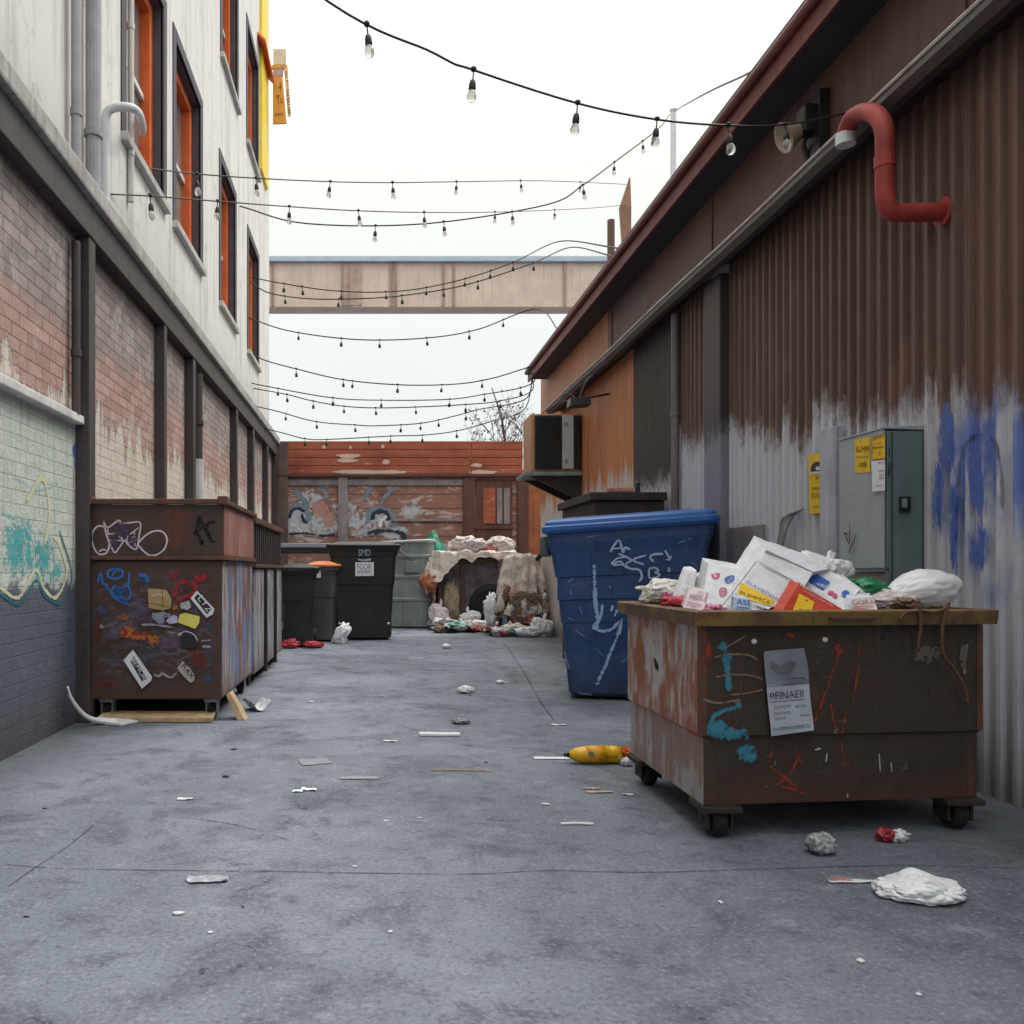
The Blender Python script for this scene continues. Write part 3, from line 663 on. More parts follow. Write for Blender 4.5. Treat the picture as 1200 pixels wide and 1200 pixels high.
# ================================================================= BRIDGE BEYOND + POSTS
YB = 26.0
def bx_(px): return (px - VX) / F * YB
def bz_(py): return H + (VY - py) / F * YB
br = thing('footbridge', 'pale brick footbridge crossing high between the buildings beyond the fence', 'bridge', (2, YB, bz_(352)))
m_bb = std('hazed pale pink brick', lin(208, 188, 174), .85, .1, 1.5, 12, .2, .3)  # brick colour made paler to imitate distance haze
bm = B(); box(bm, bx_(296), bx_(722), YB, YB + .7, bz_(360), bz_(308), .02); obj('side_wall', bm, m_bb, br)
bm = B(); box(bm, bx_(290), bx_(726), YB - .12, YB + .8, bz_(307.8), bz_(301), .03); obj('roof', bm, std('blue grey roofing', lin(176, 190, 204), .6, .1), br)
for p in (318, 400, 407, 457, 462, 518, 530, 660):
    bm = B(); box(bm, bx_(p), bx_(p + 3.0), YB - .05, YB - .002, bz_(359), bz_(308.2), .01); obj('rib', bm, std('bridge rib', lin(156, 134, 122), .8, .2), br)
bm = B(); box(bm, bx_(402), bx_(424), YB - .03, YB - .003, bz_(358), bz_(310), .01); obj('infill', bm, std('bridge infill', lin(176, 152, 140), .8, .2), br)
for sx, w in ((bx_(280), bx_(298)), (bx_(700), bx_(726))):
    bm = B(); box(bm, sx, w, YB + .1, YB + .6, 0, bz_(360.2), .02); obj('pier', bm, m_bb, br)
bm = B(); q = at(716, 300, 21); tube(bm, [V(q.x, 21, 0), V(q.x, 21, H + (VY - 258) / F * 21)], .09, 10); obj('utility_pole', bm, std('brown timber pole', lin(98, 74, 62), .8, .2), label='thin dark brown timber pole rising just beyond the far roof corner', cat='pole')
bm = B(); q = at(735, 300, 20); loft(bm, [rring(q.x, 20, .07, .07, 0, .02), rring(q.x, 20, .07, .07, 8.0, .02), rring(q.x - .05, 20, .13, .08, 9.6, .02), rring(q.x + .06, 20, .012, .012, H + (VY - 208) / F * 20, .005)])
obj('pennant_post', bm, std('brown pennant', lin(138, 104, 84), .8, .2), label='brown post with a pointed top rising above the warehouse roof', cat='post')
bm = B(); q = at(789, 200, 19); tube(bm, [V(q.x, 19, 0), V(q.x, 19, H + (VY - 129) / F * 19)], .065, 12); lump(bm, V(q.x, 19, H + (VY - 129) / F * 19), (.085, .085, .05), .0, sub=2)
obj('flagpole', bm, m_whitepaint, label='tall white pole standing behind the brown warehouse roof', cat='pole')

# ================================================================= BARE TREE
tree = thing('bare_tree', 'bare branching tree behind the fence beside the air conditioner', 'tree', (3.6, 21.5, 0))
bmT, bmL = B(), B(); rt = random.Random(4)
def branch(p, d, L, r, lev):
    pts = [p.copy()]; q = p.copy(); dd = d.copy()
    for i in range(5):
        dd = (dd + V(rt.uniform(-.22, .22), rt.uniform(-.2, .2), rt.uniform(-.06, .16))).normalized(); q = q + dd * L / 5; pts.append(q.copy())
    tube(bmT, pts, [r * (1 - .13 * i) for i in range(6)], 6 if lev < 2 else 4)
    if lev < 4:
        for k in range(4 if lev else 5):
            i = rt.randint(2, 5); a = rt.uniform(0, 6.28)
            nd = (dd * .6 + V(math.cos(a) * .8, math.sin(a) * .6, rt.uniform(.0, .7))).normalized()
            branch(pts[i], nd, L * rt.uniform(.5, .72), r * .45, lev + 1)
    if lev >= 3:
        for k in range(2):
            c = pts[rt.randint(2, 5)] + V(rt.uniform(-.08, .08), rt.uniform(-.08, .08), rt.uniform(-.08, .08)); s = rt.uniform(.025, .05)
            e1 = V(rt.uniform(-1, 1), rt.uniform(-1, 1), rt.uniform(-1, 1)).normalized() * s; e2 = e1.cross(V(rt.uniform(-1, 1), rt.uniform(-1, 1), 1)).normalized() * s * .6
            bmL.faces.new([bmL.verts.new(c - e1), bmL.verts.new(c + e2), bmL.verts.new(c + e1), bmL.verts.new(c - e2)])
branch(V(3.5, 21.5, 0), V(0, 0, 1), 2.9, .11, 0)
tube(bmT, catmull([V(3.5, 21.5, 2.9), V(3.35, 21.5, 3.9), V(3.2, 21.5, 4.9), V(2.95, 21.5, 5.7)], 5), [.06 - .0032 * i for i in range(16)], 6)
obj('trunk', bmT, std('grey bark', lin(82, 74, 74), .9, .3, 6, 60, .3), tree)
obj('crown', bmL, std('grey pink leaves', lin(150, 132, 138), .8, .35, 8), tree, recalc=False)
# ================================================================= RUSTY DUMPSTER, LEFT
ld = thing('dumpster', 'tall rust brown steel dumpster covered in graffiti and stickers standing by the brick wall', 'dumpster', (-1.58, 6.98, 0))
LX0, LX1, LY0, LY1 = -2.07, -1.10, 6.2, 7.75
m_ld0 = std('dumpster rust brown', lin(74, 54, 47), .5, .3, 2.2, 60, .2, .35, .35, (.05, .04, .04, 1), rust=.35, rustcol=lin(100, 52, 34))
m_ldr = std('rust edge', lin(88, 60, 48), .55, .3, 6, 60, .25, .4, rust=.4, rustcol=lin(118, 66, 44))
def m_peel(name, base, blue, amt):
    g = G(name); p = g.pos(); x, y, z = g.sep(p)
    v = g.noise(g.comb(g.math('MULTIPLY', y, 9), g.math('MULTIPLY', z, 1.1), g.math('MULTIPLY', x, .5)), 1.0, 8, .75)
    b = g.noise(p, 1.8, 6, .7); f = g.noise(p, 40, 4, .7)
    c = g.mix(b, mul(base, .7), mul(base, 1.3))
    c = g.mix(g.ss(v, .62 - amt * .2, .70 - amt * .15), c, g.mix(g.noise(p, 7, 6, .75), lin(120, 118, 124), lin(196, 192, 194)))
    c = g.mix(g.math('MULTIPLY', g.ss(g.noise(g.comb(g.math('MULTIPLY', y, 4), g.math('MULTIPLY', z, 1.2), 4.0), 1.0, 6, .7), .5, .58), .8), c, blue)
    c = g.mix(g.ss(g.noise(g.comb(g.math('MULTIPLY', y, 22), g.math('MULTIPLY', z, 1.0), 8.0), 1.0, 5, .75), .58, .66), c, (.05, .04, .04, 1))
    c = g.mix(g.math('MULTIPLY', g.ss(g.noise(p, 11, 8, .8, .5), .54, .68), .6), c, mul(base, .55))
    c = g.mix(g.math('MULTIPLY', g.ss(g.math('ADD', z, g.math('MULTIPLY', b, .5)), .62, .35), .7), c, lin(96, 66, 54))
    return g.done(c, .65, g.bump(g.math('ADD', f, v), .25, .008))
def m_front():
    g = G('dumpster grubby paint'); p = g.pos(); x, y, z = g.sep(p)
    b = g.noise(p, 2.2, 7, .7); f = g.noise(p, 55, 4, .65); md = g.noise(p, 9, 7, .78, .4)
    hs = g.noise(g.map(p, (2.2, 1, 16)), 1.6, 7, .75)
    c = g.mix(b, lin(62, 46, 41), lin(88, 62, 52))
    c = g.mix(g.math('MULTIPLY', g.ss(md, .5, .68), .7), c, lin(104, 58, 40))
    c = g.mix(g.math('MULTIPLY', g.ss(hs, .52, .7), .5), c, lin(44, 40, 40))
    zone = g.math('MULTIPLY', g.ss(g.math('ADD', g.math('ABSOLUTE', g.math('SUBTRACT', z, .68)), g.math('MULTIPLY', md, .3)), .62, .34), g.ss(g.math('ADD', g.math('ABSOLUTE', g.math('ADD', x, 1.6)), g.math('MULTIPLY', md, .2)), .58, .42))
    for k, (cc, lo, sc, st) in enumerate(((lin(104, 92, 116), .5, 4, .75), (lin(112, 118, 128), .54, 6, .75), (lin(70, 94, 132), .57, 5, .7), (lin(150, 60, 58), .6, 7, .7), (lin(196, 176, 166), .62, 9, .7), (lin(52, 66, 60), .56, 4, .6))):
        n = g.noise(g.map(p, (1, 1, 2.6), (k * 3.1, k * 1.7, k * 2.3)), sc, 7, .78, .6)
        c = g.mix(g.math('MULTIPLY', g.math('MULTIPLY', g.ss(n, lo, lo + .09), zone), st), c, cc)
    sp = g.noise(p, 70, 3, .7)
    c = g.mix(g.math('MULTIPLY', g.ss(sp, .64, .7), .5), c, lin(150, 132, 124))
    return g.done(c, g.ss(md, .3, .7, .42, .68), g.bump(g.math('ADD', f, g.math('MULTIPLY', md, 1.4)), .25, .01), 0, .45)
m_ld = m_ld0
bm = B()
box(bm, LX0, LX1 - .012, LY0, LY1, .16, 1.17, .012)
body = obj('body', bm, m_front(), ld)
bm = B()
o = [rring((LX0 + LX1) / 2, (LY0 + LY1) / 2, (LX1 - LX0) / 2, (LY1 - LY0) / 2, z, .012, 2) for z in (1.205, 1.575)]
i = [rring((LX0 + LX1) / 2, (LY0 + LY1) / 2, (LX1 - LX0) / 2 - .03, (LY1 - LY0) / 2 - .03, z, .012, 2) for z in (1.575, 1.21)]
loft(bm, o + i, True, True); obj('upper_box', bm, m_ld, ld)
bm = B(); box(bm, LX0 - .018, LX1 + .022, LY0 - .03, LY1 + .02, 1.172, 1.203, .006); obj('ridge', bm, m_ldr, ld)
bm = B()
for (x0, x1, y0, y1) in ((LX0 - .03, LX1 + .03, LY0 - .035, LY0 + .02), (LX0 - .03, LX1 + .03, LY1 - .02, LY1 + .03)): box(bm, x0, x1, y0, y1, 1.577, 1.615, .006)
for (x0, x1) in ((LX0 - .03, LX0 + .025), (LX1 - .025, LX1 + .03)): box(bm, x0 + .001, x1 - .001, LY0 + .021, LY1 - .021, 1.578, 1.613, .006)
for x in (LX0 - .005, LX1 - .0): box(bm, x - .035, x + .035, LY0 - .045, LY0 + .05, 1.572, 1.635, .008)
obj('rim', bm, m_ldr, ld)
bm = B(); vq = [V(LX1 - .0105, LY0 + .02, .18), V(LX1 - .0105, LY1 - .02, .18), V(LX1 - .0105, LY1 - .02, 1.165), V(LX1 - .0105, LY0 + .02, 1.165)]
hexa(bm, [V(LX1 - .013, LY0 + .02, .18), V(LX1 - .009, LY0 + .02, .18), V(LX1 - .009, LY1 - .02, .18), V(LX1 - .013, LY1 - .02, .18), V(LX1 - .013, LY0 + .02, 1.165), V(LX1 - .009, LY0 + .02, 1.165), V(LX1 - .009, LY1 - .02, 1.165), V(LX1 - .013, LY1 - .02, 1.165)])
obj('side_panel', bm, m_peel('peeling blue white', lin(110, 74, 64), lin(82, 122, 168), .85), ld)
bm = B(); hexa(bm, [V(LX1 - .001, LY0 + .02, 1.21), V(LX1 + .003, LY0 + .02, 1.21), V(LX1 + .003, LY1 - .02, 1.21), V(LX1 - .001, LY1 - .02, 1.21), V(LX1 - .001, LY0 + .02, 1.57), V(LX1 + .003, LY0 + .02, 1.57), V(LX1 + .003, LY1 - .02, 1.57), V(LX1 - .001, LY1 - .02, 1.57)])
obj('side_panel', bm, m_peel('peeling pink', lin(140, 96, 84), lin(166, 120, 112), .3), ld)
for x in (LX0 + .1, LX1 - .1):
    for y in (LY0 + .12, LY1 - .12):
        bm = B(); box(bm, x - .05, x + .05, y - .07, y + .05, .13, .158, .004); box(bm, x - .045, x - .033, y - .04, y + .04, .05, .129, .002); box(bm, x + .033, x + .045, y - .04, y + .04, .05, .129, .002)
        ca = obj('caster', bm, m_grey, ld)
        bm = B(); wheel(bm, (x, y, .06), .06, .05, 'X', 18, 0, 1); obj('wheel', bm, [m_rubber, m_grey], ca)
# paint and stickers on the front
lf = Surf((0, LY0, 0), (0, -1, 0)).zoom(40, 560, .25)
m_pwhite = paint('white marker', lin(226, 206, 222), .25, 1.7)
up = [([(340, 232), (300, 226), (272, 262), (275, 312), (300, 355), (338, 352), (352, 310), (338, 262), (326, 205)], .014), ([(304, 345), (322, 336), (338, 340)], .012),
      ([(326, 205), (345, 232), (395, 200), (412, 212), (440, 212), (496, 210), (492, 270), (478, 334), (440, 312), (425, 292), (400, 325), (378, 350), (362, 322), (356, 292)], .013),
      ([(345, 232), (350, 262), (400, 258), (415, 285)], .011), ([(350, 292), (412, 292), (392, 268)], .011), ([(400, 205), (425, 240), (450, 262), (490, 232)], .011), ([(440, 262), (436, 300), (458, 300), (462, 272)], .01), ([(470, 250), (472, 322)], .01),
      ([(484, 310), (520, 272), (560, 250), (600, 252), (622, 282), (615, 325), (585, 355), (545, 364), (512, 342), (484, 310)], .014)]
strokes(lf, up, m_pwhite, ld)
blobs(lf, [(420, 250, 60, 45), (455, 285, 30, 40), (380, 300, 30, 40)], paint('purple shade', lin(84, 68, 96), .5, .9), ld)
strokes(lf, [([(770, 178), (768, 215), (754, 262), (766, 262), (786, 312), (790, 290)], .03), ([(774, 180), (788, 215), (812, 252), (832, 292)], .028), ([(756, 258), (790, 232), (812, 216)], .024), ([(850, 205), (818, 212), (806, 250), (826, 290), (850, 302)], .024)], paint('black spray', (.012, .012, .014, 1), .35, 1.3), ld, crisp=False)
m_pblue = paint('bright blue spray', lin(56, 120, 196), .6, 1.2); m_pred = paint('red spray', lin(168, 48, 56), .7, 1.05); m_porg = paint('orange spray', lin(190, 112, 52), .7, 1.05)
strokes(lf, [([(380, 424), (350, 436), (348, 462), (378, 474), (410, 462), (412, 436), (380, 424)], .02), ([(366, 462), (375, 440), (395, 436)], .012), ([(298, 490), (312, 446), (322, 494), (352, 506)], .02), ([(330, 500), (362, 534), (400, 566), (402, 520), (440, 498), (446, 440)], .018), ([(380, 500), (362, 540), (395, 575), (440, 590)], .024), ([(440, 498), (452, 550), (430, 570), (396, 540)], .02), ([(492, 456), (520, 462), (535, 490)], .04)], m_pblue, ld)
blobs(lf, [(420, 578, 38, 16), (515, 475, 24, 22), (400, 530, 40, 34)], paint('blue haze spray', lin(52, 96, 160), .8, .85, top=.75), ld)
blobs(lf, [(655, 452, 26, 26), (640, 470, 14, 12), (780, 470, 40, 20)], m_pred, ld)
strokes(lf, [([(660, 560), (668, 505), (710, 486), (752, 500), (748, 545), (700, 560), (672, 585)], .045), ([(760, 476), (790, 464), (808, 450)], .02), ([(690, 540), (706, 512), (730, 520)], .02)], m_pred, ld)
blobs(lf, [(712, 518, 20, 14)], paint('dark centre', lin(70, 50, 70), .4, 1.3), ld)
blobs(lf, [(416, 655, 30, 15), (430, 720, 42, 40), (490, 742, 50, 22), (560, 762, 36, 34, 40), (660, 605, 20, 18)], m_porg, ld)
strokes(lf, [([(412, 700), (430, 726), (418, 744)], .03), ([(470, 738), (482, 720), (490, 742)], .016), ([(500, 742), (515, 722), (524, 744)], .016), ([(400, 655), (430, 650)], .016)], m_pred, ld)
blobs(lf, [(500, 610, 60, 60), (560, 660, 90, 26), (480, 650, 34, 34), (620, 780, 110, 30), (700, 730, 70, 40)], paint('mauve haze', lin(110, 90, 118), .8, .8, scale=26, drag=(1, 1, 3), top=.7), ld)
blobs(lf, [(540, 840, 90, 80), (350, 850, 70, 60), (430, 790, 90, 22), (820, 840, 30, 90)], paint('grey haze', lin(88, 96, 104), .8, .75, scale=26, drag=(1, 1, 3), top=.65), ld)
blobs(lf, [(780, 850, 60, 50), (770, 820, 60, 14), (300, 700, 26, 90), (340, 960, 70, 26)], paint('dull red haze', lin(124, 48, 46), .8, .8, scale=30, top=.75), ld)
blobs(lf, [(820, 690, 26, 30), (815, 940, 24, 30), (320, 620, 30, 40)], paint('steel blue haze', lin(62, 96, 140), .8, .8, top=.75), ld)
strokes(lf, [([(500, 690), (560, 688), (650, 700)], .02), ([(560, 922), (585, 930), (600, 918), (640, 935), (668, 912)], .02), ([(560, 660), (600, 640), (640, 650)], .05), ([(620, 720), (700, 735)], .014), ([(785, 790), (830, 792)], .02), ([(780, 764), (830, 760)], .014), ([(310, 690), (325, 706)], .03), ([(690, 745), (684, 720)], .03)], paint('pale scuff', lin(168, 164, 174), .7, .95), ld)
m_stk = std('sticker white', lin(222, 224, 230), .5, .08, 6, 40, .05); m_styel = std('sticker yellow', lin(226, 210, 104), .5, .1); m_sttan = std('sticker tan', lin(176, 150, 100), .6, .15)
m_stblk = std('sticker black', lin(34, 32, 38), .5, .2)
tl = Surf((0, LY0, 0), (0, -1, 0)).zoom(100, 640, 1 / 6); tl.k = 60
patch(tl, [(440, 298), (570, 306), (606, 372), (600, 436), (548, 452), (446, 436)], m_sttan, ld)
s1 = patch(tl, [(335, 728), (468, 918), (464, 945), (398, 1003), (268, 802)], m_stk, ld)
bm = B(); patch(tl, [(342, 772), (318, 812), (398, 952), (432, 930)], m_stblk, None, bm=bm); pj = obj('print', bm, m_stblk, s1)
bm = B(); text(bm, 'BEMOR', tl, (322, 800), (408, 946), .034); obj('lettering', bm, m_stk, s1)
s2 = patch(tl, [(784, 312), (908, 440), (896, 480), (852, 504), (740, 368)], m_stk, ld)
bm = B(); patch(tl, [(790, 334), (888, 438), (856, 480), (766, 366)], m_stblk, None, bm=bm); obj('print', bm, m_stblk, s2)
bm = B(); text(bm, 'LY2', tl, (788, 368), (858, 462), .045); obj('lettering', bm, m_stk, s2)
patch(tl, [(664, 482), (700, 468), (804, 494), (800, 540), (772, 582), (648, 536)], m_styel, ld)
s3 = patch(tl, [(690, 606), (745, 612), (785, 660), (800, 700), (720, 722), (676, 694), (668, 640)], m_stblk, ld)
s4 = patch(tl, [(684, 808), (740, 862), (770, 910), (764, 946), (740, 962), (690, 915), (646, 858)], std('sticker grey', lin(178, 166, 160), .6, .2, 20), ld)
bm = B(); text(bm, 'R4X', tl, (672, 846), (746, 938), .04); obj('lettering', bm, m_stblk, s4)
patch(tl, [(566, 524), (620, 482), (648, 496), (646, 540), (590, 548)], std('sticker lilac', lin(190, 180, 212), .5, .2, 20), ld)
patch(tl, [(470, 470), (552, 468), (556, 540), (520, 548), (466, 505)], std('sticker grey blue', lin(138, 140, 156), .5, .25, 20), ld)
s5 = patch(tl, [(670, 400), (730, 382), (742, 430), (716, 452), (668, 436)], std('sticker scribble', lin(168, 170, 176), .5, .35, 30), ld)
strokes(tl, [([(470, 340), (490, 352), (510, 334), (540, 352), (555, 332)], .008), ([(690, 396), (705, 430), (722, 400)], .006), ([(650, 630), (700, 600), (760, 620), (790, 665)], .008)], m_pwhite, ld)
strokes(tl, [([(446, 400), (600, 430)], .004), ([(540, 306), (548, 450)], .004)], paint('black pen', (.02, .02, .02, 1), .3, 1.5), ld)

# second dumpster behind
d2 = thing('dumpster', 'dark slatted steel dumpster with peeling white panels behind the tall rust brown one', 'dumpster', (-1.6, 9.2, 0))
m_d2 = std('dark dumpster slats', lin(52, 46, 48), .6, .3, 3, 50, .25, .5, .3)
bm = B(); box(bm, -2.0, -1.16, 8.0, 10.45, .1, 1.12, .012); obj('body', bm, m_d2, d2)
bm = B(); box(bm, -2.0, -1.17, 8.02, 10.43, 1.16, 1.54, .01)
for k in range(16): box(bm, -1.168, -1.14, 8.06 + k * .15, 8.13 + k * .15, 1.165, 1.535, .004)
obj('upper_box', bm, m_d2, d2)
bm = B(); box(bm, -2.03, -1.11, 7.98, 10.47, 1.122, 1.158, .006); obj('ridge', bm, m_ldr, d2)
bm = B(); box(bm, -2.03, -1.11, 7.97, 10.48, 1.542, 1.6, .008); obj('lid', bm, m_ldr, d2)
m_pw = m_peel('peeling white', lin(74, 62, 62), lin(140, 150, 166), 1.0)
for a, b in ((8.03, 8.75), (8.83, 9.6), (9.68, 10.42)):
    bm = B(); box(bm, -1.159, -1.135, a, b, .12, 1.11, .004); obj('side_panel', bm, m_pw, d2)
for a in (8.79, 9.64):
    bm = B(); box(bm, -1.159, -1.105, a - .03, a + .03, .06, 1.118, .004); obj('post', bm, m_blackmetal, d2)
for a in (8.2, 9.2, 10.25):
    bm = B(); box(bm, -1.9, -1.2, a - .06, a + .06, 0, .098, .006); obj('skid', bm, m_blackmetal, d2)

# timber and scraps around it
bm = B(); hexa(bm, [V(-2.0, 6.16, .004), V(-1.17, 6.13, .004), V(-1.17, 6.29, .03), V(-2.0, 6.31, .03), V(-2.0, 6.16, .038), V(-1.17, 6.13, .038), V(-1.17, 6.29, .062), V(-2.0, 6.31, .062)], .004)
obj('plank', bm, m_tan, label='raw timber plank lying beneath the front of the tall rust brown dumpster', cat='plank')
bm = B(); p0, p1 = gnd(284, 843), V(-1.06, 6.3, .19)
hexa(bm, [p0 + V(-.03, -.05, 0), p0 + V(.03, -.05, 0), p0 + V(.03, .1, 0), p0 + V(-.03, .1, 0), p1 + V(-.035, -.02, -.01), p1 + V(-.005, -.02, .01), p1 + V(-.005, .1, .01), p1 + V(-.035, .1, -.01)], .003)
obj('timber_offcut', bm, m_tan, label='tan timber offcut leaning on the corner of the rust brown dumpster', cat='wood scrap')
bm = B(); q = gnd(300, 832); sheet(bm, q + V(0, 0, .006), .16, .22, .5, .02, 3, 7, .3, .25); obj('torn_cardboard', bm, m_paper, label='torn pale cardboard flap beside the leaning timber offcut', cat='cardboard')
bm = B(); tube(bm, catmull([V(-2.11, 5.86, .30), V(-2.09, 5.9, .2), V(-2.03, 5.98, .08), V(-1.95, 6.05, .03), V(-1.84, 6.1, .02)], 6), [.008 + .0007 * i for i in range(25)], 8)
obj('bent_pipe', bm, m_white, smooth=True, label='bent white plastic pipe leaning on the wall beside the rusty dumpster', cat='pipe')
bm = B(); a = gnd(90, 848); hexa(bm, [V(-2.03, 6.1, .003), V(-1.78, 6.0, .003), V(-1.7, 6.14, .003), V(-1.98, 6.2, .003), V(-2.03, 6.1, .03), V(-1.78, 6.0, .02), V(-1.7, 6.14, .018), V(-1.98, 6.2, .045)], .004)
obj('plastic_strip', bm, m_white, label='flat white plastic strip lying at the left foot of the rusty dumpster', cat='plastic scrap')

# ================================================================= WHEELED CARTS
def cart(label, cx, cy, wb, wt, db, dt, hgt, m, mlid, rot=0.0, lid_tilt=0.0, name='wheeled_bin', seam=True, group=None):
    t = thing(name, label, 'wheeled bin', (cx, cy, 0), group); pv = V(cx, cy, 0)
    k0 = .04
    def R(f, z, ins=0, r=.05):
        w = wb + (wt - wb) * f; d = db + (dt - db) * f
        return rring(cx, cy, w / 2 - ins, d / 2 - ins, z, r, 4, rot, pv)
    zt = hgt * .90
    bm = B(); rings = [R(0, .025, .03), R(0, k0, .0)]
    if seam:
        zs_ = zt * .6
        rings += [R(.6 - .005, zs_ - .012, .012), R(.6, zs_, .0)]
    rings += [R(.86, zt * .9, 0), R(.9, zt * .905, -.012), R(1, zt, -.016)]
    rings += [R(1, zt, .02), R(.5, zt * .5, .03)]
    loft(bm, rings, True, True); b = obj('body', bm, m, t)
    bm = B(); loft(bm, [R(1, zt - .05, -.017), R(1, zt - .05, -.035), R(1, zt - .004, -.045), R(1, zt - .004, -.02)], False, False)
    obj('rim', bm, m, t)
    bm = B(); n0 = 0
    L = [R(1, zt + .004, -.055, .06), R(1, zt + .035, -.06, .07), R(1, zt + .05, -.035, .07), R(1, zt + .055, .02, .06), R(1, zt + .075, .05, .06), R(1, zt + .095, .14, .05), R(1, zt + .10, .24, .03)]
    loft(bm, L, True, True)
    if lid_tilt: rot_since(bm, 0, V(cx, cy + dt / 2, zt), lid_tilt, 'X')
    obj('lid', bm, mlid, t, True)
    M = Matrix.Rotation(rot, 3, 'Z')
    def T(x, y, z): return M @ V(x, y, 0) + pv + V(0, 0, z)
    bm = B(); tube(bm, [T(-wt * .4, dt / 2 + .08, zt - .02), T(wt * .4, dt / 2 + .08, zt - .02)], .018, 8)
    for s in (-1, 1): tube(bm, [T(s * wt * .4, dt / 2 - .02, zt - .03), T(s * wt * .4, dt / 2 + .09, zt - .02)], .02, 8)
    obj('handle', bm, m, t)
    for s in (-1, 1):
        bm = B(); wheel(bm, (0, 0, 0), .12, .06, 'X', 20, 0, 1)
        bmesh.ops.rotate(bm, verts=bm.verts, cent=(0, 0, 0), matrix=Matrix.Rotation(rot, 3, 'Z')); bmesh.ops.translate(bm, verts=bm.verts, vec=T(s * (wb / 2 + .02), db / 2 + .02, .12))
        obj('wheel', bm, [m_rubber, m_grey], t)
    return t, T, zt
# the black cart in the middle distance
bk, T, zt = cart('black wheeled cart with two white stickers standing alone in mid alley', -.19, 13.75, .86, 1.06, .74, .86, 1.62, m_black, std('black lid', (.022, .024, .023, 1), .35, .2, 3, 60, .1), 0.03)
bs = Surf((0, 13.33, 0), (0, -1, -.03)).zoom(290, 560, 190 / 1086); bs.k = 10
s = patch(bs, [(722, 566), (846, 564), (846, 656), (722, 658)], m_stk, bk)
bm = B(); text(bm, 'FGOR', bs, (734, 612), (830, 612), .085); text(bm, 'NUMBER', bs, (736, 640), (832, 640), .05); obj('lettering', bm, m_inkfade, s)
bm = B(); text(bm, 'SMD', bs, (742, 522), (824, 522), .1)
strokes(bs, [([(740, 545), (770, 552), (800, 550), (828, 546)], .03)], None, None, bm=bm); obj('emblem', bm, std('pale blue print', lin(158, 172, 204), .5, .15, 20), bk)
for px in (616, 945):
    bm = B(); q = bs.pt(px, 975, .0); lump(bm, q + V(0, .0, 0), (.02, .02, .02), 0, sub=2); obj('bolt', bm, m_white, bk)
# cluster of bins left of it
cart('black wheeled bin standing against the peeling white dumpster', -1.10, 12.35, .42, .50, .5, .56, 1.22, m_black, m_black, .05)
c2, T2, z2 = cart('dark bin with an orange lid and white label among the black bins', -.80, 13.25, .36, .44, .46, .5, 1.27, std('dark grey plastic', lin(74, 76, 80), .45, .25, 3, 60, .1, .3), std('orange lid', lin(206, 124, 70), .5, .2, 5, 60, .1, .2), -.1)
cs = Surf((0, 12.985, 0), (0, -1, 0)); cs.k = 4
patch(cs, [(368, 668), (376, 666), (376, 677), (367, 677)], m_stk, c2)
cart('black wheeled bin squeezed behind the orange lidded bin', -.72, 14.35, .5, .6, .5, .58, 1.25, m_black, m_blackmetal, 0.0)
t4 = thing('folding_table', 'long dark table with a pale top edge behind the black bins at the fence', 'table', (-1.35, 16.2, 0))
bm = B(); box(bm, -2.0, -.55, 15.9, 16.7, 1.52, 1.6, .015); obj('tabletop', bm, std('pale table edge', lin(150, 156, 170), .45, .2, 4, 50, .1), t4)
bm = B(); box(bm, -1.98, -.57, 15.92, 16.68, 1.42, 1.517, .01); obj('apron', bm, m_blackmetal, t4)
for x in (-1.93, -.62):
    for y in (15.97, 16.63):
        bm = B(); box(bm, x - .03, x + .03, y - .03, y + .03, 0, 1.42, .005); obj('leg', bm, m_blackmetal, t4)
# big grey bin beside the black cart
gb = thing('storage_tank', 'tall ribbed grey metal bin with a pale rim behind the black cart', 'bin', (.68, 16.6, 0))
m_gb = std('galvanised grey', lin(134, 142, 142), .5, .18, 2.5, 60, .12, .35, .25)
bm = B(); rings = []
for z, e in ((.03, 0), (.5, .0), (.52, .018), (.56, .018), (.58, 0), (.93, .01), (.95, .03), (.99, .03), (1.01, .012), (1.32, .02), (1.34, .04), (1.38, .04), (1.4, .022), (1.62, .03)):
    rings.append(rring(.62, 16.6, .5 + e, .45 + e, z, .16, 6, -.12))
rings += [rring(.62, 16.6, .49, .44, 1.62, .16, 6, -.12), rring(.62, 16.6, .47, .42, .9, .16, 6, -.12)]
loft(bm, rings); obj('body', bm, m_gb, gb, False)
bm = B(); R_ = rring(.62, 16.6, .545, .495, 0, .17, 6, -.12); tube(bm, [V(p.x, p.y, 1.62 + (p.x - .1) * .04) for p in R_ + [R_[0]]], .028, 8, False); obj('rim', bm, std('pale rim', lin(176, 182, 184), .4, .15), gb)
bm = B(); box(bm, .56, .86, 16.09, 16.14, 1.04, 1.28, .03); obj('embossed_panel', bm, m_gb, gb)
bm = B(); tube(bm, catmull([V(.42, 16.1, 1.56), V(.5, 16.06, 1.45), V(.62, 16.06, 1.36), V(.76, 16.06, 1.34)], 5), .018, 8); obj('handle', bm, m_grey, gb, True)

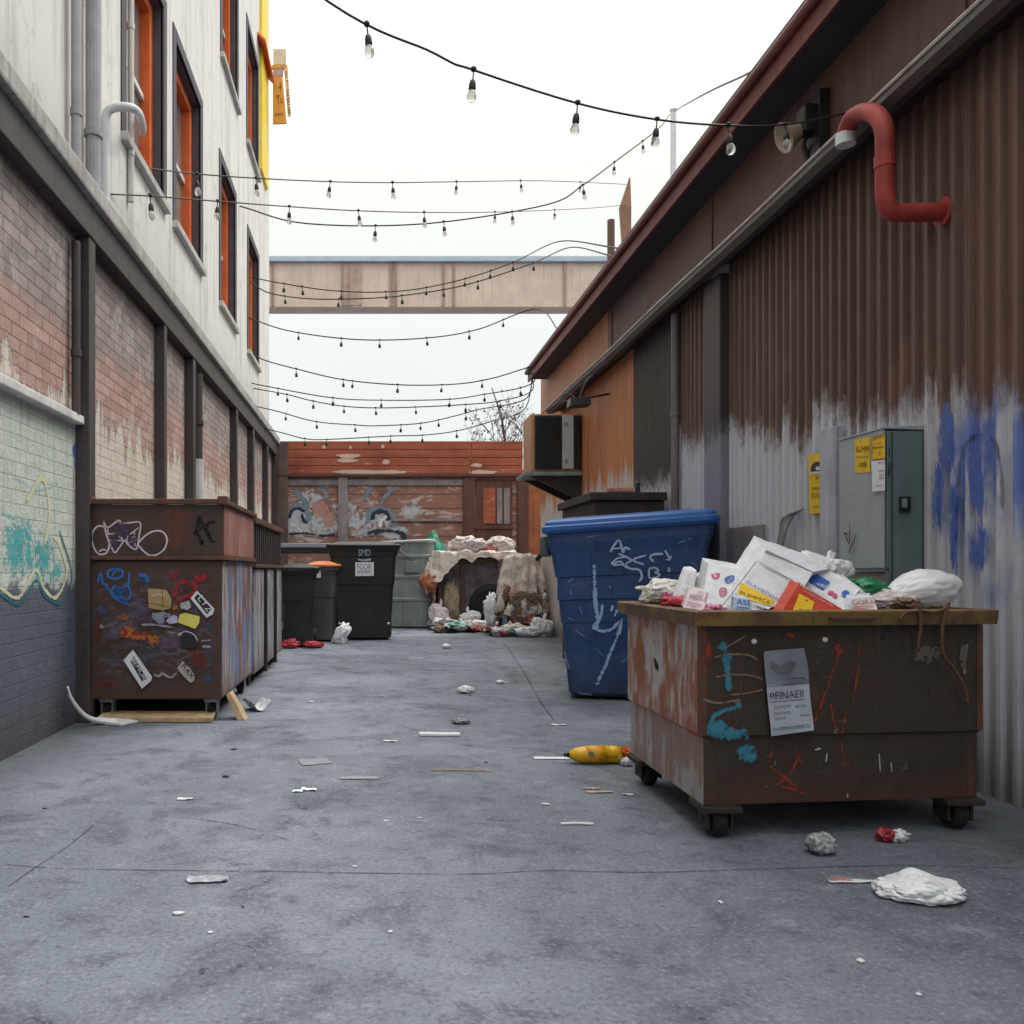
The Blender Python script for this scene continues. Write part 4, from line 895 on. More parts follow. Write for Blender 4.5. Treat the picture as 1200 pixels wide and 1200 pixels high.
# ================================================================= BLUE BIN
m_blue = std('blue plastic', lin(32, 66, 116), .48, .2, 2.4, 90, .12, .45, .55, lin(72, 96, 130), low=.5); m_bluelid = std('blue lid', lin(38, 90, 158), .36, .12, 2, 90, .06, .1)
BR = math.radians(14)      # the right side stands a little nearer
bb = thing('wheeled_bin', 'large blue wheeled bin with white graffiti scrawls beside the rusty open dumpster', 'wheeled bin', (2.17, 7.55, 0))
pv = V(2.12, 7.12, 0); rotb = -BR
def BRg(hw, hd, z, r=.06, dx=0, dy=0): return rring(2.12 + dx, 7.12 + .42 + dy, hw, hd, z, r, 4, rotb, pv)
zt = 1.46
def shear(bm):
    for v in bm.verts: v.co.z += (v.co.x - 2.12) * .065 * min(1, v.co.z / 1.46)
bm = B(); rings = [BRg(.46, .36, .03), BRg(.49, .385, .06), BRg(.545, .405, .66), BRg(.556, .412, .668)]
rings += [BRg(.572, .424, .86), BRg(.584, .434, .868), BRg(.585, .434, 1.06), BRg(.60, .446, 1.066), BRg(.635, .46, 1.27), BRg(.665, .475, 1.36), BRg(.668, .478, zt), BRg(.62, .43, zt), BRg(.55, .4, .8)]
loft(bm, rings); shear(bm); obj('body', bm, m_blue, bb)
bm = B(); loft(bm, [BRg(.70, .505, zt + .004, .07), BRg(.715, .52, zt + .03, .08), BRg(.715, .52, zt + .062, .08), BRg(.70, .505, zt + .07, .08), BRg(.69, .49, zt + .074, .08), BRg(.685, .485, zt + .1, .08), BRg(.66, .46, zt + .118, .08), BRg(.60, .40, zt + .124, .07), BRg(.5, .3, zt + .135, .05)])
rot_since(bm, 0, V(2.12, 8.0, zt), math.radians(1.2), 'X'); shear(bm); obj('lid', bm, m_bluelid, bb, False)
Mb = Matrix.Rotation(rotb, 3, 'Z')
def Tb(x, y, z): return Mb @ (V(2.12 + x, 7.54 + y, z + x * .065 * min(1, z / 1.46)) - pv) + pv
m_hin = std('worn grey bracket', lin(104, 112, 112), .5, .25, 8, 60, .2, .3)
bm = B(); hexa(bm, [Tb(-.74, -.2, 1.26), Tb(-.655, -.2, 1.26), Tb(-.655, .2, 1.26), Tb(-.74, .2, 1.26), Tb(-.745, -.22, 1.44), Tb(-.675, -.22, 1.44), Tb(-.675, .22, 1.44), Tb(-.745, .22, 1.44)], .02); obj('bracket', bm, m_hin, bb)
bm = B(); tube(bm, catmull([Tb(-.73, -.15, 1.3), Tb(-.77, -.15, 1.24), Tb(-.77, .15, 1.24), Tb(-.73, .15, 1.3)], 5), .012, 8); obj('handle', bm, m_blackmetal, bb)
bm = B(); tube(bm, [Tb(-.55, .55, 1.44), Tb(.55, .55, 1.44)], .02, 8)
for s_ in (-.5, 0, .5): tube(bm, [Tb(s_, .44, 1.42), Tb(s_, .56, 1.44)], .022, 8)
obj('handle', bm, m_blue, bb)
for s_ in (-1, 1):
    bm = B(); wheel(bm, (0, 0, 0), .13, .07, 'X', 20, 0, 1); bmesh.ops.rotate(bm, verts=bm.verts, cent=(0, 0, 0), matrix=Mb); bmesh.ops.translate(bm, verts=bm.verts, vec=Tb(s_ * .42, .42, .13)); obj('wheel', bm, [m_rubber, m_grey], bb)
# graffiti on its front: front plane follows the taper
nb_ = Mb @ V(0, -1, 0)
f_lo = Tb(0, -.385, .06); f_hi = Tb(0, -.446, 1.066)
nn = (Mb @ V(1, 0, 0)).cross(f_hi - f_lo).normalized()
if nn.y > 0: nn = -nn
bf = Surf(f_hi + nn * .012, nn).zoom(630, 560, 220 / 943)
m_pcyan = paint('pale blue spray', lin(158, 190, 226), .45, 1.15, .6, 30)
strokes(bf, [([(284, 448), (286, 540), (292, 620), (304, 715)], .045), ([(325, 630), (322, 680), (300, 725), (282, 748), (320, 770), (370, 760), (420, 712)], .04), ([(425, 705), (410, 770), (370, 870), (330, 970), (300, 1028)], .04), ([(378, 640), (370, 670)], .035), ([(400, 660), (385, 700)], .025)], m_pcyan, bb, crisp=False)
m_pcy2 = paint('pale blue marker', lin(176, 200, 228), .3, 1.5)
strokes(bf, [([(365, 372), (390, 330), (412, 316), (428, 372), (440, 350), (465, 360)], .02), ([(380, 356), (420, 352)], .014), ([(405, 380), (470, 412), (445, 430), (462, 455), (510, 462), (524, 495), (510, 522)], .02), ([(368, 432), (400, 405), (440, 398)], .016), ([(372, 436), (415, 420), (440, 448)], .016), ([(380, 440), (425, 436), (448, 455)], .014), ([(545, 388), (480, 412), (535, 436)], .018), ([(630, 382), (580, 385), (566, 402), (582, 420)], .02), ([(640, 364), (662, 400), (672, 394)], .02), ([(645, 410), (668, 412)], .018), ([(560, 455), (562, 502), (600, 498), (612, 484), (590, 476), (606, 466), (590, 452), (560, 455)], .018)], m_pcy2, bb)
blobs(bf, [(660, 462, 8, 12), (284, 446, 12, 12), (300, 1030, 14, 14), (290, 752, 20, 16)], m_pcyan, bb)
strokes(bf, [([(150, 525), (180, 505)], .016), ([(210, 640), (225, 690)], .012), ([(165, 560), (172, 590)], .01), ([(360, 540), (368, 556)], .01), ([(150, 700), (176, 712)], .008), ([(240, 300), (300, 290)], .008), ([(700, 330), (780, 300)], .01), ([(130, 860), (160, 960)], .012), ([(200, 1080), (280, 1090)], .012), ([(420, 930), (455, 900)], .01), ([(760, 420), (800, 440)], .008), ([(180, 760), (240, 800)], .01), ([(330, 900), (300, 860)], .006)], paint('scratch', lin(120, 150, 190), .5, 1.0), bb)

# dark steel container behind the blue bin
dc = thing('container', 'dark rusty steel container only showing its top edge above the blue bin', 'container', (2.55, 9.3, 0))
bm = B(); box(bm, 2.22, 2.93, 8.62, 10.1, .06, 1.80, .015); obj('body', bm, m_darksteel, dc)
bm = B(); box(bm, 2.17, 2.945, 8.58, 10.14, 1.802, 1.885, .01); obj('lid', bm, m_darksteel, dc)
bm = B(); box(bm, 2.64, 2.68, 8.6, 8.66, 1.887, 1.98, .006); obj('latch', bm, m_blackmetal, dc)
bm = B(); box(bm, 2.36, 2.62, 8.6, 8.72, 1.887, 1.935, .012); obj('brick', bm, std('loose brick', lin(190, 130, 116), .9, .25, 12, 50, .3), label='pink brick lying on top of the dark container behind the blue bin', cat='brick')

# ================================================================= OPEN RUSTY DUMPSTER, RIGHT
rd = thing('dumpster', 'open rusty brown dumpster on casters heaped with bags and boxes', 'dumpster', (1.95, 4.05, 0))
FL, FR_, RR, RL = V(1.33, 3.47, 0), V(2.56, 3.60, 0), V(2.55, 4.60, 0), V(1.335, 4.50, 0)
ctr = (FL + FR_ + RR + RL) / 4
def QR(z, off): # ring of the footprint grown by off
    out = []
    P = [FL, FR_, RR, RL]
    for k in range(4):
        a, b, c = P[k - 1], P[k], P[(k + 1) % 4]
        e1 = (b - a).normalized(); e2 = (c - b).normalized(); n1 = V(e1.y, -e1.x, 0); n2 = V(e2.y, -e2.x, 0)
        m = (n1 + n2); m = m / (1 + n1.dot(n2)); out.append(b + m * off + V(0, 0, z))
    return out
def m_rd():
    g = G('open dumpster steel'); p = g.pos(); x, y, z = g.sep(p)
    b = g.noise(p, 2.4, 7, .7); f = g.noise(p, 55, 4, .65); md = g.noise(p, 9, 7, .75)
    v = g.noise(g.comb(g.math('MULTIPLY', g.math('ADD', x, y), 16), 0.0, g.math('MULTIPLY', z, 1.6)), 1.0, 6, .7)
    c = g.mix(b, lin(50, 43, 40), lin(76, 62, 54))
    c = g.mix(g.math('MULTIPLY', g.ss(md, .52, .7), .5), c, lin(88, 56, 42))
    c = g.mix(g.math('MULTIPLY', g.ss(v, .55, .72), .5), c, lin(36, 32, 32))
    c = g.mix(g.math('MULTIPLY', g.ss(g.math('ADD', z, g.math('MULTIPLY', b, .4)), .48, .3), .55), c, lin(92, 52, 38))
    c = g.mix(g.math('MULTIPLY', g.ss(f, .64, .74), .4), c, lin(128, 108, 96))
    sc1 = g.noise(g.map(p, (3, 3, 30)), 2.0, 6, .8, .8)
    c = g.mix(g.math('MULTIPLY', g.math('MULTIPLY', g.ss(sc1, .6, .68), g.ss(b, .45, .6)), .45), c, lin(140, 122, 112))
    c = g.mix(g.math('MULTIPLY', g.ss(g.noise(p, 5, 9, .82, .7), .58, .66), .55), c, lin(112, 66, 46))
    c = g.mix(g.math('MULTIPLY', g.ss(g.noise(g.map(p, (1, 1, 1), (4, 4, 4)), 16, 6, .8), .64, .7), .6), c, lin(156, 142, 134))
    c = g.mix(g.math('MULTIPLY', g.ss(g.noise(g.map(p, (14, 14, 1.2)), 1.2, 5, .7), .58, .7), .45), c, lin(106, 72, 56))
    # left side: rust with scraped pale paint
    sd = g.math('LESS_THAN', g.sep(g._p.outputs['True Normal'])[0], -.7)
    rs_ = g.mix(md, lin(120, 70, 44), lin(176, 112, 76))
    pv_ = g.noise(g.comb(g.math('MULTIPLY', y, 11), 1.0, g.math('MULTIPLY', z, 2.2)), 1.0, 8, .75)
    big = g.noise(g.comb(g.math('MULTIPLY', y, 3.2), 5.0, g.math('MULTIPLY', z, 2.2)), 1.0, 3, .6)
    pf = g.math('MULTIPLY', g.ss(pv_, .42, .56), g.ss(big, .42, .54))
    rs_ = g.mix(pf, rs_, g.mix(f, lin(166, 158, 160), lin(208, 200, 200)))
    rs_ = g.mix(g.math('MULTIPLY', g.ss(g.noise(g.comb(g.math('MULTIPLY', y, 24), 2.0, g.math('MULTIPLY', z, 2)), 1.0, 5, .75), .56, .68), .75), rs_, lin(66, 44, 36))
    rs_ = g.mix(g.math('MULTIPLY', g.ss(z, .42, .40), .5), rs_, g.mix(pv_, lin(100, 98, 102), lin(170, 166, 168)))
    c = g.mix(sd, c, rs_)
    return g.done(c, g.ss(md, .3, .7, .5, .75), g.bump(g.math('ADD', f, g.math('MULTIPLY', md, 1.5)), .3, .01, g.bump(g.noise(p, 3.2, 2, .5), .5, .05)), 0, .4)
m_rdb = m_rd()
bm = B(); rings = [QR(.14, -.012), QR(.412, -.012), QR(.424, 0), QR(.872, 0), QR(.872, -.02), QR(.2, -.03)]
loft(bm, rings); obj('body', bm, m_rdb, rd)
def m_rimf():
    g = G('worn yellow rim'); p = g.pos()
    b = g.noise(p, 5, 7, .75); f = g.noise(p, 50, 4, .7)
    c = g.mix(b, lin(88, 70, 42), lin(138, 112, 54))
    c = g.mix(g.ss(g.noise(p, 2.6, 7, .7), .47, .54), c, g.mix(b, lin(70, 50, 40), lin(112, 80, 58)))
    c = g.mix(g.math('MULTIPLY', g.ss(g.noise(g.map(p, (1, 1, .2)), 60, 3, .6), .6, .68), .6), c, lin(50, 38, 32))
    return g.done(c, .6, g.bump(f, .3, .006))
m_rim = m_rimf()
bm = B(); loft(bm, [QR(.874, .0), QR(.874, .04), QR(.93, .045), QR(.935, .038), QR(.935, -.022), QR(.874, -.022)], False, False)
# close underside between last and first ring
obj('rim', bm, m_rim, rd)
ex = (FR_ - FL).normalized(); ey = V(-ex.y, ex.x, 0)
bm = B(); a = FL + ex * .52; hexa(bm, [a - ey * .062 + V(0, 0, .895), a + ex * .2 - ey * .062 + V(0, 0, .895), a + ex * .2 - ey * .046 + V(0, 0, .895), a - ey * .046 + V(0, 0, .895), a - ey * .062 + V(0, 0, .91), a + ex * .2 - ey * .062 + V(0, 0, .91), a + ex * .2 - ey * .046 + V(0, 0, .91), a - ey * .046 + V(0, 0, .91)], .004); obj('lifting_bar', bm, m_ldr, rd)
for (x, y) in ((FL + ex * .09 + ey * .06)[:2], (FR_ - ex * .08 + ey * .06)[:2], (RL + ex * .06 - ey * .12)[:2], (RR - ex * .1 - ey * .12)[:2]):
    bm = B(); box(bm, x - .08, x + .08, y - .085, y + .085, .112, .138, .005); box(bm, x - .055, x - .043, y - .05, y + .05, .04, .111, .003); box(bm, x + .043, x + .055, y - .05, y + .05, .04, .111, .003); tube(bm, [V(x - .06, y, .07), V(x + .06, y, .07)], .012, 8)
    ca = obj('caster', bm, m_darksteel, rd)
    bm = B(); wheel(bm, (x, y, .07), .07, .06, 'X', 24, 0, 1); obj('wheel', bm, [m_rubber, m_grey], ca)
for (cc_, e1_, e2_) in ((FL, ex, ey), (FR_, -ex, ey)):  # reddish edge strip, coloured to serve as a thin corner highlight
    bm = B(); n_ = -e2_
    hexa(bm, [cc_ + n_ * .004 - e1_ * .004 + V(0, 0, .425), cc_ + n_ * .004 + e1_ * .022 + V(0, 0, .425), cc_ + e1_ * .022 + V(0, 0, .425) + n_ * .0005, cc_ - e1_ * .004 + V(0, 0, .425) + e2_ * .03, cc_ + n_ * .004 - e1_ * .004 + V(0, 0, .87), cc_ + n_ * .004 + e1_ * .022 + V(0, 0, .87), cc_ + e1_ * .022 + V(0, 0, .87) + n_ * .0005, cc_ - e1_ * .004 + V(0, 0, .87) + e2_ * .03], .0015); obj('highlight_trim', bm, m_ldr, rd)
nf = V(ex.y, -ex.x, 0)
rf = Surf(FL, nf).zoom(720, 600, 440 / 1200); rfl = Surf(FL + V(0, 0, 0) - nf * .012, nf).zoom(720, 600, 440 / 1200)
m_pteal = paint('teal blue spray', lin(68, 138, 162), .7, 1.05, .6, 34); m_porr = paint('dull orange spray', lin(150, 66, 46), .7, .95, .65, 55); m_ptan = paint('tan scrape', lin(142, 118, 100), .6, 1.05, .7, 55)
strokes(rf, [([(352, 420), (356, 470), (366, 530), (374, 566)], .035), ([(408, 618), (380, 628), (340, 640), (312, 665), (300, 715)], .03), ([(305, 700), (350, 710), (400, 705), (430, 722)], .055)], m_pteal, rd, crisp=False)
blobs(rf, [(355, 465, 26, 26), (345, 430, 24, 20), (365, 545, 12, 30), (330, 690, 34, 32), (390, 708, 50, 24), (396, 612, 14, 16)], m_pteal, rd)
blobs(rfl, [(426, 768, 40, 40)], m_pteal, rd)
strokes(rf, [([(318, 465), (370, 455), (430, 458), (458, 474)], .009), ([(318, 528), (370, 520), (430, 522), (475, 534)], .008), ([(370, 585), (430, 578), (480, 566)], .009), ([(340, 440), (380, 420), (425, 392)], .007), ([(282, 598), (330, 610), (405, 600)], .012), ([(1120, 520), (1118, 470), (1128, 420)], .02)], m_ptan, rd)
strokes(rf, [([(725, 420), (700, 505), (670, 590), (640, 672)], .022), ([(782, 420), (778, 500), (764, 600), (735, 660), (728, 712)], .016), ([(690, 610), (700, 660), (712, 706)], .02)], m_porr, rd, crisp=False)
strokes(rfl, [([(505, 755), (494, 800), (520, 830), (570, 870), (615, 908)], .02), ([(594, 765), (570, 820), (540, 855), (512, 876)], .018), ([(530, 880), (570, 884), (615, 905)], .014), ([(726, 738), (730, 790), (742, 815), (750, 780)], .014), ([(575, 775), (600, 800)], .012)], m_porr, rd, crisp=False)
blobs(rf, [(563, 392, 16, 14), (715, 440, 14, 22), (300, 440, 14, 60)], m_porr, rd)
blobs(rf, [(712, 700, 12, 14), (1115, 470, 18, 50), (1010, 455, 60, 40)], paint('dust smear', lin(112, 104, 100), .55, .8), rd)
strokes(rfl, [([(846, 770), (850, 830)], .006), ([(884, 795), (886, 830)], .006), ([(640, 760), (660, 756)], .008), ([(680, 770), (676, 800)], .007), ([(745, 900), (745, 912)], .008)], paint('white drips', lin(190, 186, 184), .35, 1.2), rd)
for (bx0, by0, mm) in ((446, 414, m_white), (673, 408, m_white), (857, 400, m_blackmetal)):
    bm = B(); q = rf.pt(bx0, by0, .0); lump(bm, q, (.012, .01, .012), 0, sub=2); obj('bolt', bm, mm, rd)
# notice on the front
nt_ = Surf(FL, nf).zoom(880, 740, 100 / 857); nt_.k = 60
m_notice = std('notice paper', lin(178, 186, 200), .6, .12, 6, 40, .15, 0, .2, (.25, .27, .3, 1)); m_notice2 = std('notice paper grey', lin(128, 136, 148), .6, .15, 6, 40, .15)
def curlpatch(sf, rows, m, name, parent):
    bm = B(); R = []
    for (xl, yl, xr, yr, o) in rows:
        R.append([bm.verts.new(sf.pt(xl + (xr - xl) * t / 6, yl + (yr - yl) * t / 6, o + .004 * math.sin(t * .9 + xl))) for t in range(7)])
    for a, b in zip(R, R[1:]):
        for k in range(6): bm.faces.new((a[k], a[k + 1], b[k + 1], b[k]))
    return obj(name, bm, m, parent, True, recalc=False)
n1_ = curlpatch(nt_, [(135, 198, 532, 165, .022), (128, 245, 540, 215, .02), (135, 330, 562, 290, .018), (145, 450, 578, 400, .018), (155, 520, 582, 480, .018), (158, 560, 583, 525, .018)], m_notice2, 'notice', rd)
n2_ = curlpatch(nt_, [(158, 562, 584, 527, .02), (165, 640, 590, 610, .02), (180, 800, 606, 760, .021), (195, 930, 622, 880, .022), (205, 1052, 634, 992, .024)], m_notice, 'notice', rd)
nt2 = Surf(FL + nf * .025, nf).zoom(880, 740, 100 / 857)
bm = B(); text(bm, 'FINAEII', nt2, (248, 684), (530, 658), .03); text(bm, '0', nt2, (192, 668), (234, 664), .022); text(bm, 'NOCRCAIN', nt2, (235, 780), (400, 760), .011); text(bm, 'BLCICA', nt2, (452, 768), (556, 755), .011)
text(bm, 'MACOOITE', nt2, (235, 838), (400, 826), .011); text(bm, 'SAOINE', nt2, (245, 890), (355, 880), .010); text(bm, 'FINANAL', nt2, (495, 858), (600, 848), .010); text(bm, 'WILUNOMANALNOMISNE CLIN', nt2, (225, 1000), (598, 965), .012); text(bm, 'COLIA 4 MILINOAMI RE', nt2, (300, 975), (580, 942), .006)
strokes(nt2, [([(195, 714), (545, 682)], .003)], None, None, bm=bm); obj('lettering', bm, m_ink, n2_)
bm = B(); strokes(nt2, [([(205, 320), (250, 350), (300, 372), (350, 350), (400, 320), (450, 330)], .018), ([(330, 372), (390, 380), (440, 350)], .016), ([(280, 420), (420, 405)], .006), ([(350, 480), (540, 462)], .006), ([(540, 490), (555, 480)], .014), ([(330, 540), (440, 528)], .004)], None, None, bm=bm); obj('lettering', bm, m_inkfade, n1_)
# straps hanging over the rim
for lab, pts, r in (('thin brown strap hanging straight down over the dumpster rim', [(1078, 708), (1078, 716), (1079, 735), (1077, 750), (1076, 760)], .007), ('long brown cord trailing from the rim down the dumpster front', [(1112, 706), (1108, 718), (1104, 740), (1106, 768), (1118, 784), (1130, 805), (1134, 825)], .007), ('curled brown cord looped on the yellow dumpster rim', [(1055, 726), (1062, 718), (1080, 716), (1098, 717), (1112, 710)], .005)):
    sf = Surf(FL + nf * .055, nf); bm = B(); tube(bm, catmull([sf.pt(x, y, 0) for x, y in pts], 6), r, 7); obj('strap', bm, std('brown webbing', lin(96, 66, 50), .8, .3, 20), smooth=True, label=lab, cat='strap')

# contents of the open dumpster
m_bagw = std('white plastic bag', lin(222, 224, 228), .4, .08, 4, 30, .15, 0, .15, (.5, .5, .52, 1)); m_boxw = std('white carton', lin(214, 217, 224), .6, .1, 6, 50, .2, .2, .5, lin(170, 160, 150)); m_boxs = std('carton side shade', lin(196, 186, 190), .6, .1, 6, 50, .1)
m_green = std('green plastic', lin(30, 130, 84), .4, .25, 6, 40, .2); m_redbox = std('red carton', lin(190, 62, 36), .55, .12, 5, 50, .05)
bm = B(); lump(bm, V(1.94, 4.06, .60), (.55, .46, .24), .2, 2.2, 9, 4); obj('refuse_sack', bm, m_blackmetal, smooth=True, label='dark refuse sack filling the open dumpster under the white cartons', cat='refuse sack')
def slab(name, quad, ds, back, m, label, cat='carton', bev=.004):
    P = [at(x, y, d) for (x, y), d in zip(quad, ds)]; n = (P[1] - P[0]).cross(P[2] - P[0]); r_ = ray(*quad[3]); P[3] = CAM + r_ * ((P[0] - CAM).dot(n) / r_.dot(n)); Bk = [p + V(*back) for p in P]
    bm = B(); hexa(bm, [P[0], P[1], Bk[1], Bk[0], P[3], P[2], Bk[2], Bk[3]], bev)
    bmesh.ops.subdivide_edges(bm, edges=[e for e in bm.edges if e.calc_length() > .03], cuts=7, use_grid_fill=True); bmesh.ops.recalc_face_normals(bm, faces=bm.faces); bm.normal_update()
    for v in bm.verts:
        k_ = abs(noise.noise(v.co * 14)) * .006 + max(0, noise.noise(v.co * 5 + V(3, 1, 2))) * .012
        v.co -= v.normal * k_
    o = obj(name, bm, m, label=label, cat=cat)
    n = (P[1] - P[0]).cross(P[3] - P[0]).normalized()
    if n.dot(P[0] - CAM) > 0: n = -n
    # best fit plane through the quad
    return o, Surf(sum(P, V(0, 0, 0)) / 4, n)
# bag and paper sack at the left end
bm = B(); lump(bm, V(1.47, 4.22, .975), (.11, .11, .065), .22, 2, 3, 4, crease=.15); rot_since(bm, 0, V(1.47, 4.22, .975), .35, 'Y'); o = obj('plastic_bag', bm, m_bagw, smooth=True, label='small white bag with red print at the left end of the open dumpster', cat='bag')
sf = Surf(V(1.5, 4.10, .96), (-.15, -1, .1)).zoom(740, 620, 220 / 1200); sf.k = 8
bm = B(); strokes(sf, [([(200, 405), (215, 440), (235, 450)], .012), ([(222, 400), (228, 440)], .012), ([(245, 412), (236, 450)], .01)], None, None, bm=bm); obj('print', bm, m_pinkp, o)
o, sf = slab('paper_sack', [(790, 709), (812, 714), (818, 668), (806, 668)], (3.95, 3.95, 4.05, 4.05), (.01, .1, .02), m_boxw, 'narrow white paper sack standing up between the small bag and cartons', 'paper sack', .012)
bm = B(); lump(bm, at(797, 705, 3.86), (.05, .03, .028), .2, 2, 5, 3); obj('snack_packet', bm, std('red black packet', lin(186, 50, 62), .4, .4, 14, 40, .1), smooth=True, label='small red and black packet in front of the narrow white sack', cat='packet')
o, sf = slab('carton', [(820, 716), (862, 722), (872, 668), (830, 660)], (3.82, 3.76, 3.92, 3.98), (.045, .2, .03), m_boxw, 'white carton with small red and blue marks beside the paper sack', 'carton')
sf.zoom(740, 620, 220 / 1200)
bm = B(); strokes(sf, [([(515, 285), (530, 312), (552, 308), (556, 286), (535, 290)], .012), ([(562, 395), (580, 376), (604, 384), (602, 410), (575, 424), (562, 395)], .008), ([(572, 400), (598, 398)], .008), ([(470, 290), (466, 300)], .004)], None, None, bm=bm); obj('print', bm, m_pinkp, o)
bm = B(); strokes(sf, [([(598, 318), (620, 304), (650, 300), (646, 325), (615, 340), (598, 318)], .008), ([(605, 320), (640, 316)], .008)], None, None, bm=bm); obj('print', bm, m_bluep, o)
bm = B(); patch(sf, [(440, 490), (505, 478), (522, 500), (500, 524), (436, 520)], None, None, bm=bm); obj('print', bm, std('magenta print', lin(190, 70, 190), .5, .3, 20), o)
# tall tilted white carton with the yellow band
o, sf = slab('carton', [(846, 724), (918, 728), (953, 672), (896, 646)], (3.66, 3.64, 3.80, 3.86), (.085, .30, .085), m_boxw, 'large tilted white carton with a yellow lettered band on its face', 'carton')
sf.zoom(740, 620, 220 / 1200)
yb = patch(sf, [(700, 342), (916, 455), (890, 492), (668, 430)], m_yel, o, 'print')
bm = B(); text(bm, 'PUMMCE', sf, (690, 418), (885, 482), .022); obj('lettering', bm, m_ink, o)
bm = B(); text(bm, 'ZLAVIEDOM', sf, (726, 340), (940, 462), .018); obj('lettering', bm, m_purple, o)
bm = B(); text(bm, 'NILSHONS', sf, (735, 478), (850, 520), .014); text(bm, 'MOIIZA', sf, (800, 500), (905, 528), .012); obj('lettering', bm, m_inkfade, o)
bm = B()
for a_, b_ in (((806, 205), (1035, 330)), ((850, 238), (1060, 345)), ((600, 485), (720, 520))): strokes(sf, [([a_, b_], .0035)], None, None, bm=bm)
strokes(sf, [([(800, 205), (720, 310), (640, 415), (575, 500)], .004), ([(1035, 325), (985, 395), (915, 500)], .003)], None, None, bm=bm); obj('crease', bm, std('grey crease', lin(120, 118, 124), .7), o)
# its opened top flap with faint print
o, sf = slab('carton', [(898, 644), (954, 670), (988, 664), (902, 634)], (3.87, 3.81, 3.95, 4.05), (-.01, .05, -.03), m_boxw, 'opened white carton flap with faint pink print leaning on the tilted carton', 'carton flap')
sf = slab_s = Surf(at(935, 654, 3.86), (-.2, -1, .6)).zoom(740, 620, 220 / 1200); sf.k = 4
bm = B(); strokes(sf, [([(905, 180), (915, 205), (935, 200), (930, 180)], .01), ([(935, 205), (985, 222)], .006)], None, None, bm=bm); obj('print', bm, m_pinkp, o)
o, sf = slab('carton', [(914, 720), (990, 716), (1010, 690), (955, 656)], (3.70, 3.68, 3.78, 3.86), (.02, .16, .05), m_boxw, 'white carton with blue logo panel and red dots behind the red box', 'carton')
sf.zoom(900, 640, 260 / 1200)
bm = B(); patch(sf, [(208, 182), (262, 150), (336, 192), (300, 240)], None, None, bm=bm); pb = obj('print', bm, m_bluep, o)
bm = B(); text(bm, 'ABIS', sf, (250, 205), (310, 228), .022, .3); obj('lettering', bm, m_boxw, o)
bm = B(); blb = [(420, 256, 22, 18), (425, 272, 10, 12)]
for (x, y, a_, b_) in blb: patch(sf, [(x + a_ * math.cos(t * .524), y + b_ * math.sin(t * .524)) for t in range(12)], None, None, bm=bm)
obj('print', bm, m_bluep, o)
bm = B()
for (x, y, a_, b_) in ((430, 300, 12, 10), (340, 250, 18, 10), (362, 266, 14, 12)): patch(sf, [(x + a_ * math.cos(t * .524), y + b_ * math.sin(t * .524)) for t in range(12)], None, None, bm=bm)
obj('print', bm, m_pinkp, o)
o, sf = slab('carton', [(910, 726), (990, 726), (992, 716), (936, 682)], (3.56, 3.56, 3.58, 3.64), (.0, .08, .01), m_redbox, 'red carton with a yellow tag and white lettering at the dumpster rim', 'carton')
sf.zoom(900, 640, 260 / 1200)
tg = patch(sf, [(170, 256), (250, 300), (235, 362), (128, 362)], m_yel, o, 'print'); bm = B(); text(bm, 'P', sf, (172, 352), (190, 352), .012); strokes(sf, [([(205, 288), (212, 298)], .006)], None, None, bm=bm); obj('lettering', bm, m_ink, o)
bm = B(); text(bm, 'HERNNNGANINOE', sf, (172, 214), (395, 336), .012); text(bm, 'ALIOERS ANS LOE', sf, (190, 240), (350, 326), .005); obj('lettering', bm, m_boxw, o)
bm = B(); lump(bm, at(965, 672, 3.95), (.075, .06, .055), .28, 2.4, 14, 4, crease=.2); obj('plastic_bag', bm, std('clear bag', lin(206, 206, 206), .3, .15, 12, 30, .2), smooth=True, label='crumpled pale clear bag peeking out behind the blue logo carton', cat='bag')
bm = B(); lump(bm, at(1013, 691, 4.0), (.11, .08, .05), .4, 3.0, 21, 4, crease=.2); obj('net_bag', bm, m_green, smooth=True, label='bright green plastic bag in the middle of the open dumpster', cat='bag')
bm = B(); lump(bm, at(1050, 694, 4.1), (.06, .05, .045), .1, 2, 31, 3); obj('black_bag', bm, m_black, smooth=True, label='small black bag between the green bag and the white sack', cat='bag')
# the knotted white sack at the right
bm = B(); t_ = B(); bmesh.ops.create_icosphere(t_, subdivisions=5, radius=1)
c_ = at(1076, 692, 3.98)
for v in t_.verts:
    d = v.co.normalized(); k = 1 + .06 * noise.fractal(d * 1.6 + V(3, 1, 4), 1, 2, 4) - .05 * (1 - abs(noise.noise(d * 2.3 + V(9, 0, 0)))) ** 8 - .02 * (1 - abs(noise.noise(d * 5 + V(2, 0, 0)))) ** 8
    tx = max(0, -d.x); q = V(d.x * .185 * k, d.y * .13 * k * (1 - .5 * tx), d.z * .10 * k * (1 - .62 * tx ** 1.2) + .02 * max(0, d.x) - .03 * tx)
    v.co = c_ + q
append(bm, t_); obj('refuse_sack', bm, m_bagw, smooth=True, label='smooth white plastic sack lying at the right end of the open dumpster', cat='refuse sack')
bm = B(); sheet(bm, V(1.75, 3.72, .93), .18, .1, .3, .02, 6, 7, .3); obj('scrap', bm, m_paper, label='pale paper scrap tucked against the inside rim of the open dumpster', cat='paper scrap')
